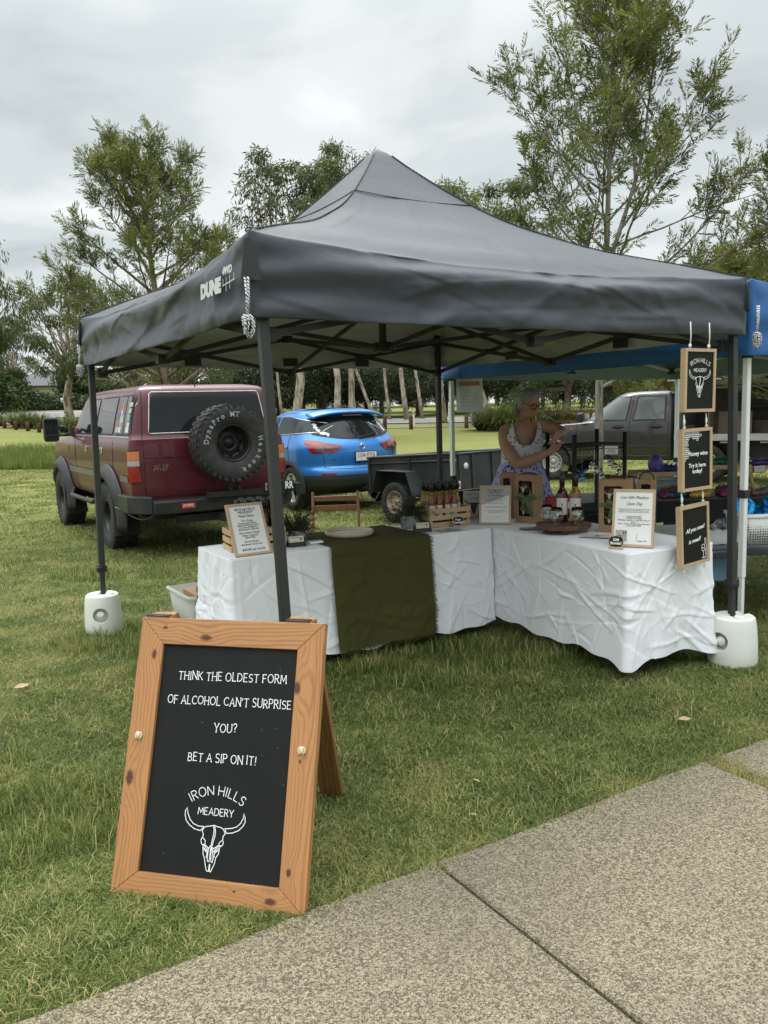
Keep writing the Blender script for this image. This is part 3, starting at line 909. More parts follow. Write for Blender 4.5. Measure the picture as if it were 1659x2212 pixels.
def make_canopy(name, parent, mat_o, mat_i, half, prof, drop, seed, dark_trim, wrk=1.0):
    """Four sloping cloth panels and their valances as one sheet with a lining."""
    NS, NM, NV = 150, 56, 40
    verts = []; faces = []
    zt = prof(1.0)
    for side in range(4):
        ca, sa = math.cos(side * math.pi / 2), math.sin(side * math.pi / 2)
        b0 = len(verts)
        uu = np.linspace(-half, half, NS + 1)
        CV = crease_field(uu[None, :].repeat(NV + 1, 0), np.linspace(0, 0.6, NV + 1)[:, None].repeat(NS + 1, 1), 46, int(seed * 10) + side, 0.010 * wrk, 0.3, 1.3, (0.02, 0.06))
        CR = crease_field(uu[None, :].repeat(NM + 1, 0), np.linspace(0, 1.6, NM + 1)[:, None].repeat(NS + 1, 1), 40, int(seed * 10) + side + 50, 0.006 * wrk, 0.2, 1.0, (0.015, 0.05))
        for j in range(NM + NV + 1):
            for i in range(NS + 1):
                s_ = -1 + 2 * i / NS
                if j <= NM:
                    m = (j / NM) ** 0.9
                    x = s_ * half * m; y = -half * m
                    z = prof(m)
                    mid = (1 - s_ * s_)
                    z -= wrk * 0.055 * mid * (m ** 1.5) * (1.25 - m) * 2
                    if m > 0.06:
                        fold = nz(x * 0.8 + seed, side * 7.0, m * 3.2, 1.6) * 0.020 * mid + abs(nz(x * 2.0, m * 6 + side * 3, seed)) * 0.012 * mid * m
                        ray = math.sin(s_ * 21 + 3 * nz(s_ * 2, m, seed)) * 0.004 * m * m * (abs(s_) ** 2) * (1 - abs(s_))
                        z += wrk * (fold + ray) + CR[j, i] * m * min(1, mid * 6)
                    rb = min(1, max(0.0, (m - 0.80) / 0.20)); rb = rb * rb * (3 - 2 * rb) * mid ** 0.7 * wrk
                    y += 0.055 * rb; z -= 0.030 * rb
                    out = 0.0
                else:
                    v = (j - NM) / NV
                    z = zt - wrk * 0.0 - v * drop
                    e = max(0.0, 1 - s_ * s_)
                    k = e ** 0.6
                    base_sag = wrk * 0.055 * e * 0.5
                    z -= base_sag * (1 - v) * 0.9
                    out = 1.0 * wrk * k * (0.030 * math.sin(v * math.pi) + 0.024 * math.sin(v * 8.0 + 1.6 * nz(s_ * 1.7, side, seed) + s_ * 0.9) * (0.35 + v * 0.8)
                               + 0.008 * nz(s_ * 2.4, v * 3.2 + side * 5, seed) + 0.004 * nz(s_ * 7, v * 6, seed + side))
                    # tension folds running in from each corner
                    for sg in (-1, 1):
                        dd = (1 - sg * s_)
                        if dd < 0.8:
                            out += wrk * 0.010 * math.sin(v * 15 + dd * 7) * math.exp(-dd * 4.0) * (dd > 0.02)
                    rb = math.exp(-(v / 0.22) ** 2) * e ** 0.7 * wrk; out += CV[j - NM, i] * min(1, e * 6) - 0.055 * rb; z -= 0.030 * rb
                    z += wrk * (0.008 * nz(s_ * 3.0, side * 3.0, seed + 4) - 0.012 * e * v)
                    x = s_ * half; y = -half - out
                X = x * ca - y * sa; Y = x * sa + y * ca
                verts.append((X, Y, z))
        n = NS + 1
        for j in range(NM + NV):
            for i in range(NS):
                a = b0 + j * n + i
                faces.append((a, a + 1, a + 1 + n, a + n))
    me = bpy.data.meshes.new(name); me.from_pydata(verts, [], faces)
    bm = bmesh.new(); bm.from_mesh(me)
    bmesh.ops.remove_doubles(bm, verts=bm.verts, dist=0.0006)
    bmesh.ops.recalc_face_normals(bm, faces=bm.faces)
    up = sum((f.normal.z for f in bm.faces if f.normal.z > 0.3), 0) - sum((-f.normal.z for f in bm.faces if f.normal.z < -0.3), 0)
    if up < 0: bmesh.ops.reverse_faces(bm, faces=bm.faces)
    for f in bm.faces: f.smooth = True
    bm.to_mesh(me); bm.free()
    me.materials.append(mat_o); me.materials.append(mat_i)
    o = mobj(name, me, None, parent)
    sd = o.modifiers.new('thick', 'SOLIDIFY'); sd.thickness = 0.003; sd.offset = -1; sd.material_offset = 1
    return o

gz_t = thing('gazebo', 'charcoal grey pop-up gazebo standing over the white clothed tables', 'gazebo', GC, GY)
canopy = make_canopy('canopy', gz_t, M['charcoal_cloth'], M['silver_lining'], 1.5, roof_z, 0.325, 2.0, True)
# stitched seams: hips and the reinforcing ring near the peak
sm = MB()
for sx in (-1, 1):
    for sy in (-1, 1):
        sm.tube([(sx * 1.5 * m, sy * 1.5 * m, roof_z(m) + 0.004) for m in [i / 24 for i in range(1, 25)]], 0.0035, 5)
for side in range(4):
    ca, sa = math.cos(side * math.pi / 2), math.sin(side * math.pi / 2)
    pts = []
    for i in range(21):
        s_ = -1 + i / 10; m = 0.27; x = s_ * 1.5 * m; y = -1.5 * m
        pts.append((x * ca - y * sa, x * sa + y * ca, roof_z(m) + 0.001 - 0.055 * (1 - s_ * s_) * (m ** 1.5) * (1.25 - m) * 2 + 0.004))
    sm.tube(pts, 0.0028, 5)
sm.build('seam', pbr('seam_thread', (0.02, 0.021, 0.023), 0.7), canopy)
# velcro corner flaps and the black tabs that hold the valance to the frame
fl = MB()
for sx, sy in ((-1, -1), (1, -1), (-1, 1)):
    fl.prism([(-0.012, 0.16), (0.012, 0.16), (0.05, 0.0), (-0.035, 0.012)], -0.004, 0.004, TR(sx * 1.507, sy * 1.507, 1.985) @ RZ(math.pi / 4 if sx * sy < 0 else -math.pi / 4) @ RX(math.pi / 2))
fl.each('corner_flap', M['black_plastic'], canopy)
for a, b, ax in ((-0.737, 1.47, 0), (0.70, 1.47, 0), (0.05, 1.47, 0), (1.47, 0.5, 1), (1.47, -0.6, 1)):
    MB().box((a, b, 1.885), (0.12, 0.012, 0.06) if ax == 0 else (0.012, 0.12, 0.06)).build('velcro_tab', M['black_plastic'], canopy)
# printed name on the left valance
LF = fm((-1.548, -1.245, 2.005), (0, -1, 0.0), (0, 0.0, 1))
LFM = gz_t.matrix_world.inverted() @ gz_t.matrix_world @ LF
pm = pbr('print_grey', (0.62, 0.65, 0.66), 0.6, var=0.05)
txt('printed_name', 'DUNE', 0.074, pm, canopy, LF @ TR(-0.04, -0.01, 0.006), shear=0.1, sx=1.15, bold=0.0055)
txt('printed_name', '4WD', 0.038, pm, canopy, LF @ TR(0.155, 0.035, 0.006), shear=0.1, sx=1.15, bold=0.002)
gm = MB()
for pl in ([(0, 0), (0.15, 0.012)], [(0.01, 0.03), (0.006, -0.0)], [(0.05, 0.033), (0.042, -0.03)], [(0.095, 0.036), (0.088, -0.024)], [(0.145, 0.04), (0.142, 0.01)]):
    ribbon(gm, [(0.10 + a * 0.85, -0.016 + b * 0.8) for a, b in pl], 0.004, 0.0066)
gm.build('printed_mark', pm, canopy, LF)

# frame
def leg(parent, a, b, z1, mat, foot=None, w=0.04, clip=True):
    """Outer square tube with a thinner telescoping inner tube, latch and foot plate."""
    t = MB(); fx, fy = foot if foot else (a, b)
    zs = 0.42
    mx, my = a + (fx - a) * (1 - zs / z1), b + (fy - b) * (1 - zs / z1)
    t.bar((a, b, z1), (mx, my, zs), w, w)
    o = t.build('leg', mat, parent, bevel=0.004)
    i = MB().bar((mx, my, zs + 0.05), (fx, fy, 0.03), w * 0.78, w * 0.78)
    i.build('inner_tube', mat, o, bevel=0.003)
    if clip:
        MB().box((mx, my, zs + 0.03), (w * 1.5, w * 1.5, 0.05)).box((mx - w * 0.6, my - w * 0.6, zs + 0.03), (w * 0.9, w * 0.9, 0.03)).build('latch', M['black_plastic'], o, bevel=0.006)
    MB().box((fx, fy, 0.012), (0.11, 0.11, 0.012)).build('foot_plate', mat, o, bevel=0.002)
    return o
leg(gz_t, -1.445, -1.445, 2.12, M['gunmetal'], (-1.40, -1.50))
leg(gz_t, 1.45, -1.45, 2.12, M['gunmetal'], (1.315, -1.59))
leg(gz_t, -1.46, 1.46, 2.12, M['gunmetal'], (-1.515, 1.375))
leg(gz_t, 1.45, 1.45, 2.12, M['gunmetal'])

def truss(parent, L, zt, zb, hub_t, hub_b, mat, joint, peak):
    """Scissor bars round the eaves and from mid-side to the peak hub."""
    h = L
    for side in range(4):
        ca, sa = math.cos(side * math.pi / 2), math.sin(side * math.pi / 2)
        def W_(x, y, z): return (x * ca - y * sa, x * sa + y * ca, z)
        b = MB()
        for sg in (-1, 1):
            b.bar(W_(sg * h, -h + 0.012, zt), W_(0, -h + 0.012, zb), 0.016, 0.028)
            b.bar(W_(sg * h, -h - 0.012, zb), W_(0, -h - 0.012, zt), 0.016, 0.028)
        b.each('scissor_bar', mat, parent)
        b = MB()
        b.bar(W_(0.012, -h, zt), W_(0.012, -0.04, hub_b), 0.016, 0.026)
        b.bar(W_(-0.012, -h, zb), W_(-0.012, -0.04, hub_t), 0.016, 0.026)
        b.each('roof_bar', mat, parent)
        c = MB(); c.box(W_(0, -h, zb), (0.06, 0.06, 0.05)).box(W_(0, -h, zt), (0.06, 0.06, 0.05))
        for sg in (-0.5, 0.5): c.box(W_(sg * h, -h, (zt + zb) / 2), (0.05, 0.045, 0.04))
        c.each('joint', joint, parent)
    for sx in (-1, 1):
        for sy in (-1, 1):
            MB().box((sx * h, sy * h, zt), (0.065, 0.065, 0.07)).box((sx * h, sy * h, zb), (0.062, 0.062, 0.06)).each('bracket', joint, parent, bevel=0.005)
    MB().bar((0, 0, hub_b), (0, 0, peak), 0.034).build('peak_pole', mat, parent)
    MB().box((0, 0, hub_b), (0.10, 0.10, 0.06)).box((0, 0, hub_t), (0.09, 0.09, 0.05)).each('hub', joint, parent, bevel=0.008)
truss(gz_t, 1.405, 2.055, 1.80, 2.16, 1.885, M['dark_steel'], M['black_plastic'], 3.05)

# guy ropes bundled and hung from three corners
def braid_mat():
    t = NT('black_and_white_cord')
    w = t.n.new('ShaderNodeTexWave'); w.inputs['Scale'].default_value = 45; w.inputs['Distortion'].default_value = 6; w.bands_direction = 'DIAGONAL'
    t.l.new(t.tc.outputs['Object'], w.inputs[0])
    t.set('Base Color', t.ramp(w.outputs['Fac'], [(0.38, (0.05, 0.05, 0.06)), (0.52, (0.72, 0.73, 0.75))])); t.set('Roughness', 0.85)
    return t.m
M['cord'] = braid_mat()
def guy_rope(a, b, ztop, zknot, lab, seed):
    g = random.Random(seed); p0 = gw(a, b)
    o = thing('guy_rope', lab, 'rope', (p0.x, p0.y, ztop), 0, 'bundled guy ropes hanging from the canopy corners')
    d = zknot - ztop
    MB().tube([(0, 0, 0), (0.004, 0, d * 0.5), (0, 0, d)], 0.0045, 7).tube([(0.012, 0.003, 0), (0.011, 0.0, d * 0.5), (0.004, 0, d)], 0.0045, 7).build('hanging_line', M['cord'], o)
    k = MB()
    for j in range(9):
        an = j * 0.7 + g.uniform(-0.2, 0.2); rr = 0.016 + g.uniform(-0.003, 0.004); hh = 0.036 + g.uniform(-0.008, 0.008)
        cx, cy = 0.010 * math.cos(an * 2), 0.010 * math.sin(an * 2)
        pts = [(cx + rr * math.cos(t) * math.cos(an), cy + rr * math.cos(t) * math.sin(an), d - hh + hh * math.sin(t)) for t in [q * math.pi / 7 for q in range(14)]]
        k.tube(pts, 0.004, 6, closed=True)
    k.tube([(0.017 * math.cos(t), 0.017 * math.sin(t), d - 0.022 + 0.003 * t / 3) for t in [q * 0.5 for q in range(38)]], 0.0038, 6)
    k.tube([(0, 0, d - 0.06), (0.006, 0.004, d - 0.09)], 0.004, 6)
    k.build('coil', M['cord'], o)
guy_rope(-1.53, -1.515, 2.0, 1.86, 'bundled black and white guy rope by the front corner of the grey gazebo', 1)
guy_rope(-1.535, 1.50, 2.0, 1.86, 'bundled guy rope at the far left corner of the grey gazebo', 2)
guy_rope(1.555, -1.53, 2.02, 1.87, 'bundled guy rope beside the white pole on the right', 3)

# plastic water weights on two of the feet
M['poly_white'] = pbr('poly_white', (0.74, 0.75, 0.70), 0.5, var=0.05, vs=6, bump=0.15, bs=160, dirt=((0.35, 0.33, 0.25), 0.25))
def weight(a, b, rot, lab, r=0.145, h=0.31):
    q = gw(a, b)
    o = thing('leg_weight', lab, 'weight', (q.x, q.y, 0), rot, 'white water filled weights on the gazebo feet')
    body = MB().lathe([(r * 0.97, 0.0), (r, 0.015), (r * 0.985, 0.10), (r * 0.94, 0.2), (r * 0.90, h - 0.03), (r * 0.86, h - 0.008), (r * 0.78, h)], 40).build('body', M['poly_white'], o)
    cut(body, [MB().lathe([(0.052, -0.05), (0.052, 0.05)], 24, TR(0, -r * 1.0 + 0.012, h * 0.52) @ RX(math.pi / 2)),
               MB().box((0, 0.1, h), (0.05, 0.26, 0.05)), MB().box((0.0, r * 0.99, h * 0.5), (0.016, 0.03, h * 1.1))])
    body.data.polygons.foreach_set('use_smooth', np.ones(len(body.data.polygons), dtype=bool))
    body.data.materials.clear(); body.data.materials.append(M['poly_white'])
    for ed in (0,):
        m_ = body.modifiers.new('bevel', 'BEVEL'); m_.width = 0.004; m_.segments = 2; m_.limit_method = 'ANGLE'
    try: body.data.set_sharp_from_angle(angle=R(35))
    except Exception: pass
    MB().lathe([(0.027, 0.0), (0.027, 0.022), (0.022, 0.026)], 14, TR(0, -r * 0.68, h * 0.52) @ RX(math.pi / 2)).box((0, -r * 0.68 - 0.028, h * 0.52), (0.036, 0.012, 0.014)).build('filler_cap', M['poly_white'], o)
    MB().lathe([(0.03, 0.0), (0.03, 0.012), (0.026, 0.015)], 14, TR(0.06, -0.03, h - 0.004)).build('top_cap', M['poly_white'], o)
    return o
weight(-1.52, 1.375, R(10), 'white plastic leg weight standing alone on the left lawn', 0.128, 0.275)
weight(1.31, -1.60, R(-58), 'white plastic leg weight beside the right hand table', 0.135, 0.275)

# ================================================================== THE BLUE GAZEBO NEXT DOOR
bc = gw(1.62, -1.44) + EA * 1.5 + EB * 1.5
bl = thing('gazebo', 'blue pop-up gazebo with white legs on the next stall', 'gazebo', (bc.x, bc.y, 0), GY)
def bprof(m): return 2.18 + 0.20 * (1 - m) ** 1.2
make_canopy('canopy', bl, M['blue_cloth'], M['blue_lining'], 1.53, bprof, 0.435, 9.0, False, 0.8)
for a, b in ((-1.47, -1.47), (-1.47, 1.47), (1.57, 1.47), (1.47, -1.47)):
    leg(bl, a, b, 2.10, M['white_metal'], (a + (0.0 if b < 0 else 0), b), 0.036, False)
    MB().box((a, b, 1.78), (0.05, 0.05, 0.09)).box((a, b, 0.93 if b < 0 else 0.86), (0.05, 0.05, 0.05)).each('collar', M['black_plastic'], bl, bevel=0.005)
truss(bl, 1.47, 2.08, 1.82, 2.22, 1.96, M['white_metal'], M['black_plastic'], 2.36)
# notice pinned to the far left corner of the blue stall
ntq = gw(1.62, -1.44) + EA * 0.03 + EB * 2.72
nt = thing('notice', 'laminated printed notice with red heading hanging under the blue canopy', 'notice', (0.80, 7.42, 1.60), R(-6))
MB().grid(8, 10, lambda u, v: ((u - 0.5) * 0.235, 0.012 * math.sin(u * 5) * v, (v - 0.5) * 0.30), True).build('sheet', pbr('laminate', (0.60, 0.61, 0.60), 0.25, var=0.03, coat=0.4), nt)
NF = fm((0, -0.014, 0), (1, 0, 0), (0, 0, 1))
MB().box((0, 0.105, 0.001), (0.18, 0.036, 0.002)).build('heading', pbr('faded_red', (0.45, 0.17, 0.09), 0.6), nt, NF)
txt('printed_text', 'xx xxxxxx xx xxxx\nxxxx xx xxxxx xxx\nxxxxxx xxx xx xxx\nxx xxxx xxxxxx x\nxxxxx xx xxx xxx'.replace('x', '-'), 0.03, M['grey_ink'], nt, NF @ TR(0, -0.03, 0.001), ls=0.95)

# ================================================================== THE A-FRAME SIGN
KN_V = [(0.059, 0.751, 0.011), (0.021, 0.353, 0.016), (0.572, 0.668, 0.014), (0.60, 0.445, 0.005), (0.59, 0.12, 0.009)]
KN_H = [(0.241, 0.812, 0.013), (0.539, 0.034, 0.012), (0.42, 0.05, 0.004), (0.09, 0.84, 0.006)]
M['cedar_v'] = wood('cedar_v', (0.47, 0.222, 0.082), (0.150, 0.050, 0.016), 520, 1, 0.42, 10, KN_V, 0.62)
M['cedar_h'] = wood('cedar_h', (0.46, 0.222, 0.084), (0.155, 0.054, 0.018), 400, 0, 0.42, 8, KN_H, 0.55)
sg = thing('a_frame_sign', 'timber framed chalkboard A-frame sign standing on the grass beside the path', 'sign', (-0.5867, 2.335, 0), R(-14.2))
SF = Matrix(((1, 0, 0, -0.325), (0, 0.3436, -0.9391, 0), (0, 0.9391, 0.3436, 0), (0, 0, 0, 1)))
W_, H_, fw = 0.65, 0.873, 0.087
dp = 0.032
for nm, poly, mt in (('frame_rail', [(0, H_), (fw, H_ - fw), (W_ - fw, H_ - fw), (W_, H_)], 'cedar_h'), ('frame_rail', [(0, 0), (W_, 0), (W_ - fw, 0.074), (fw, 0.074)], 'cedar_h'),
                     ('frame_stile', [(0, 0), (fw, 0.074), (fw, H_ - fw), (0, H_)], 'cedar_v'), ('frame_stile', [(W_, 0), (W_, H_), (W_ - fw, H_ - fw), (W_ - fw, 0.074)], 'cedar_v')):
    cxp = sum(q[0] for q in poly) / 4; cyp = sum(q[1] for q in poly) / 4
    poly = [(cxp + (a - cxp) * (1 - 0.0012), cyp + (b - cyp) * 0.9985) for a, b in poly]
    MB().prism(poly, -dp, 0).build(nm, M[mt], sg, SF, bevel=0.0022)
brd = MB().box((W_ / 2, (0.074 + H_ - fw) / 2, -0.018), (W_ - 2 * fw + 0.006, H_ - fw - 0.074 + 0.006, 0.008)).build('chalkboard', M['chalkboard'], sg, SF)
BZ = -0.0134
lr = random.Random(4)
lt = MB()
for s, x0, x1, y, h in (('THINK THE OLDEST FORM', 0.151, 0.529, 0.6745, 0.0255), ("OF ALCOHOL CAN'T SURPRISE", 0.121, 0.551, 0.5965, 0.0255), ('YOU?', 0.296, 0.373, 0.5135, 0.0265), ('BET A SIP ON IT!', 0.215, 0.449, 0.4195, 0.0255)):
    st, wd = word_strokes(s, h, 0.25, 0.05, lr, 0.06)
    k = (x1 - x0) / wd; j = 0
    for pl in st:
        ribbon(lt, [(x0 + a * k, y + b + 0.004 * (a * k) / (x1 - x0)) for a, b in pl], 0.0024, BZ + j * 0.000004); j += 1
lt.build('lettering', M['chalk'], brd)
lg = MB(); bull_logo(lg, 0.329, 0.230, 1.0, 0.0025, BZ)
lg.build('bull_skull_drawing', M['chalk'], brd)
dm = MB()
for i in range(12): dm.box((lr.uniform(0.1, 0.55), lr.uniform(0.1, 0.77), BZ), (0.0010, 0.0012, 0.0004))
dm.build('chalk_speck', M['chalk'], brd)
# rope knots, back frame, hinges
for x, y in ((0.036, 0.487), (0.602, 0.479)):
    k = MB()
    for j in range(4):
        an = j * 0.9
        k.tube([(x + 0.008 * math.cos(t) * math.cos(an) + 0.002 * j, y + 0.009 * math.sin(t), 0.006 + 0.006 * math.cos(t) * math.sin(an)) for t in [q * math.pi / 6 for q in range(12)]], 0.0033, 6, closed=True)
    k.tube([(x - 0.003, y - 0.004, 0.008), (x - 0.012, y - 0.016, 0.004)], 0.0012, 5).tube([(x + 0.005, y - 0.004, 0.008), (x + 0.012, y - 0.021, 0.003)], 0.001, 5)
    k.build('rope_knot', pbr('jute', (0.62, 0.53, 0.36), 0.9, var=0.15, vs=80), sg, SF)
for x0, x1 in ((-0.268, -0.20), (0.232, 0.165)):
    top = Vector((x0, 0.348, 0.820)); bot = Vector((x1, 0.775, 0.0))
    d = (bot - top).normalized(); nrm = Vector((0, d.z, -d.y)).normalized(); sid = d.cross(nrm)
    L_ = (bot - top).length
    lg_ = MB().box((0, -L_ / 2, 0), (0.088, L_, 0.024)).build('rear_leg', wood('cedar_dark', (0.30, 0.15, 0.055), (0.14, 0.055, 0.02), 260, 1, 0.5, 9, [(0.01, -0.55, 0.013)], 0.6), sg,
         Matrix(((sid.x, -d.x, 0, top.x), (sid.y, -d.y, 0, top.y), (sid.z, -d.z, 0, top.z), (0, 0, 0, 1))) @ Matrix(((1, 0, 0, 0), (0, 1, 0, 0), (0, 0, 1, 0), (0, 0, 0, 1))) if False else fm(top, sid, -d), bevel=0.002)
    MB().box((x0, 0.322, 0.812), (0.088, 0.045, 0.022)).build('hinge_block', M['cedar_h'], sg, bevel=0.002)
    MB().tube([(x0 - 0.042, 0.303, 0.823), (x0 + 0.042, 0.303, 0.823)], 0.004, 8).box((x0, 0.312, 0.8245), (0.084, 0.022, 0.003)).build('hinge', M['black_plastic'], sg)
MB().tube([(-0.292, 0.155, 0.42), (-0.26, 0.36, 0.39), (-0.235, 0.56, 0.42)], 0.004, 6).tube([(0.282, 0.155, 0.42), (0.25, 0.36, 0.39), (0.20, 0.56, 0.42)], 0.004, 6).build('stay_rope', M['rope_white'], sg)
# ================================================================== CLOTHED TABLES
TH = 0.705                          # table top height
def cloth_mat(name, col, rough=0.55, weave=1400, sheen=0.3, spec=0.3):
    t = NT(name)
    c = t.mix(t.noise(3.0, 4), tuple(x * 0.95 for x in col), col)
    t.set('Base Color', c); t.set('Roughness', rough); t.set('Sheen Weight', sheen); t.set('Specular IOR Level', spec)
    f1 = t.noise(26, 4, 0.55, 1.6)
    t.bump(t.math('ADD', t.math('MULTIPLY', f1, 0.5), t.math('MULTIPLY', t.noise(weave, 1), 0.06)), 0.14, 0.006)
    return t.m
M['white_cloth'] = cloth_mat('white_cloth', (0.82, 0.84, 0.885))
M['olive_cloth'] = cloth_mat('olive_cloth', (0.066, 0.063, 0.021), 0.9, 700, 0.0, 0.12)

def cloth(name, lab, cat, q0, yaw, W, D, drop, seed, mat, sides, amp=0.007, n=70, flare=0.05, corner=0.05, extra=None, hem=None, group=None):
    """A cloth over a W x D table top: one continuous sheet with a skirt down the given sides."""
    o = thing(name, lab, cat, (q0[0], q0[1], 0), yaw, group)
    rad = 0.018; H = TH
    # perimeter (counter clockwise seen from above, from the back-left corner round the front)
    corners = [(0, D), (0, 0), (W, 0), (W, D)]
    nrm = [(-1, 0), (0, -1), (1, 0), (0, 1)]
    P_, N_, S_, C_ = [], [], [], []
    s = 0.0
    for k in range(4):
        a = Vector(corners[k]); b = Vector(corners[(k + 1) % 4])
        if k not in sides: continue
        L = (b - a).length; m = max(8, int(L / 0.0056)); d = (b - a) / L
        for i in range(m + 1):
            f = i / m * L
            if f < rad * 0.9 and (k - 1) % 4 in sides: continue
            if f > L - rad * 0.9 and (k + 1) % 4 in sides: continue
            P_.append(a + d * f); N_.append(Vector(nrm[k])); S_.append(s + f)
            C_.append(min(f if (k - 1) % 4 in sides else 9, (L - f) if (k + 1) % 4 in sides else 9))
        s += L
        if (k + 1) % 4 in sides:
            n0 = Vector(nrm[k]); n1 = Vector(nrm[(k + 1) % 4]); c = b - (n0 + n1) * rad
            for i in range(1, 5):
                an = i / 5 * math.pi / 2; nn = n0 * math.cos(an) + n1 * math.sin(an)
                P_.append(c + nn * rad); N_.append(nn); S_.append(s); C_.append(0.0)
    m = int(drop / 0.0056)
    hs = np.concatenate([[-0.02, -0.008, 0.0], np.linspace(0.006, drop, m)])
    S = np.array(S_)[None, :].repeat(len(hs), 0); Hh = np.maximum(hs, 0)[:, None].repeat(len(S_), 1)
    Dsp = crease_field(S, Hh, n, seed, amp) + crease_field(S, Hh, int(n * 0.8), seed + 9, amp * 0.4, 0.04, 0.2, (0.004, 0.010))
    g = np.random.default_rng(seed)
    ph = g.random(6) * 6.28
    low = 0.5 * np.sin(S * 7.0 + ph[0] + 2.2 * Hh) + 0.35 * np.sin(S * 15 + ph[1] - 3 * Hh) + 0.3 * np.sin(S * 4 + ph[2] + 9 * Hh)
    Dsp = Dsp * np.clip(Hh / 0.05, 0, 1) + low * 0.007 * (Hh / drop) ** 1.3
    if extra is not None: Dsp = Dsp + extra(S, Hh)
    Cd = np.array(C_)[None, :].repeat(len(hs), 0)
    Dsp = Dsp + flare * (Hh / drop) ** 1.2 + corner * (Hh / drop) ** 1.4 * np.exp(-(Cd / 0.10) ** 2)
    V = np.zeros((len(hs), len(S_), 3))
    wob = 0.012 * np.sin(np.array(S_) * 9 + ph[3]) + 0.008 * np.sin(np.array(S_) * 23 + ph[4])
    for j, h in enumerate(hs):
        for i in range(len(S_)):
            p, nn = P_[i], N_[i]
            if h < 0:
                q = p + nn * h; V[j, i] = (q.x, q.y, H + 0.0015 if h < -0.01 else H + 0.0005)
            else:
                q = p + nn * (0.004 + max(-0.012, Dsp[j, i]))
                dz = h * (1 + wob[i] / drop) + (corner * 0.7 * math.exp(-(C_[i] / 0.07) ** 2)) * (h / drop) ** 3
                if hem is not None: dz += hem(S_[i]) * (h / drop) ** 2
                V[j, i] = (q.x, q.y, max(0.012, H - 0.003 - dz))
    nn_ = len(S_)
    idx = np.arange(len(hs) * nn_).reshape(len(hs), nn_)
    F = np.stack([idx[:-1, :-1], idx[1:, :-1], idx[1:, 1:], idx[:-1, 1:]], -1).reshape(-1, 4)
    me = from_arrays(name, V.reshape(-1, 3), F, True); me.materials.append(mat)
    sk = mobj('skirt', me, None, o)
    def top(u, v):
        x, y = u * W, v * D
        return (x, y, H + 0.0012 * mnoise.noise(Vector((x * 9, y * 9, seed))) + 0.0006 * abs(mnoise.noise(Vector((x * 40, y * 14, seed)))))
    MB().grid(int(W / 0.03), int(D / 0.03), top).build('top', mat, o, recalc=False)
    return o

KA = 1.04657
A0 = Vector((-0.848, 4.396, 0)); YA = R(30.7)
AX = Vector((math.cos(YA), math.sin(YA), 0)); AY = Vector((-math.sin(YA), math.cos(YA), 0))
def left_gather(S, Hh):
    # the left end of the cloth hangs in tight vertical pleats
    w = np.clip(1 - np.abs(S - 0.30) / 0.34, 0, 1)
    return w * (0.008 * np.sin(S * 62 + 1.5 * np.sin(Hh * 6)) + 0.006 * np.sin(S * 118 + 2 * Hh) + 0.012 * np.sin(S * 27)) * np.clip(Hh / 0.08, 0, 1)
cloth('tablecloth', 'creased white cloth on the left table under the olive runner', 'tablecloth', A0, YA, 1.80, 0.55, 0.625, 5, M['white_cloth'], (0, 1, 3), 0.0085, 170, 0.035, 0.03, left_gather, group='white cloths over the stall tables')
B0 = Vector((1.275, 4.225, 0)); YB = R(27.0)
BX = Vector((math.cos(YB), math.sin(YB), 0)); BY = Vector((-math.sin(YB), math.cos(YB), 0))
def puddle(S, Hh):
    return 0.02 * np.clip((Hh - 0.38) / 0.24, 0, 1) ** 2 * np.sin(S * 11.0) * (S > 1.9)
cloth('tablecloth', 'heavily crumpled white cloth on the right table below the hanging chalkboards', 'tablecloth', B0, YB, 0.635, 1.72, 0.60, 8, M['white_cloth'], (0, 1, 2), 0.0075, 180, 0.002, 0.022, puddle, group='white cloths over the stall tables')
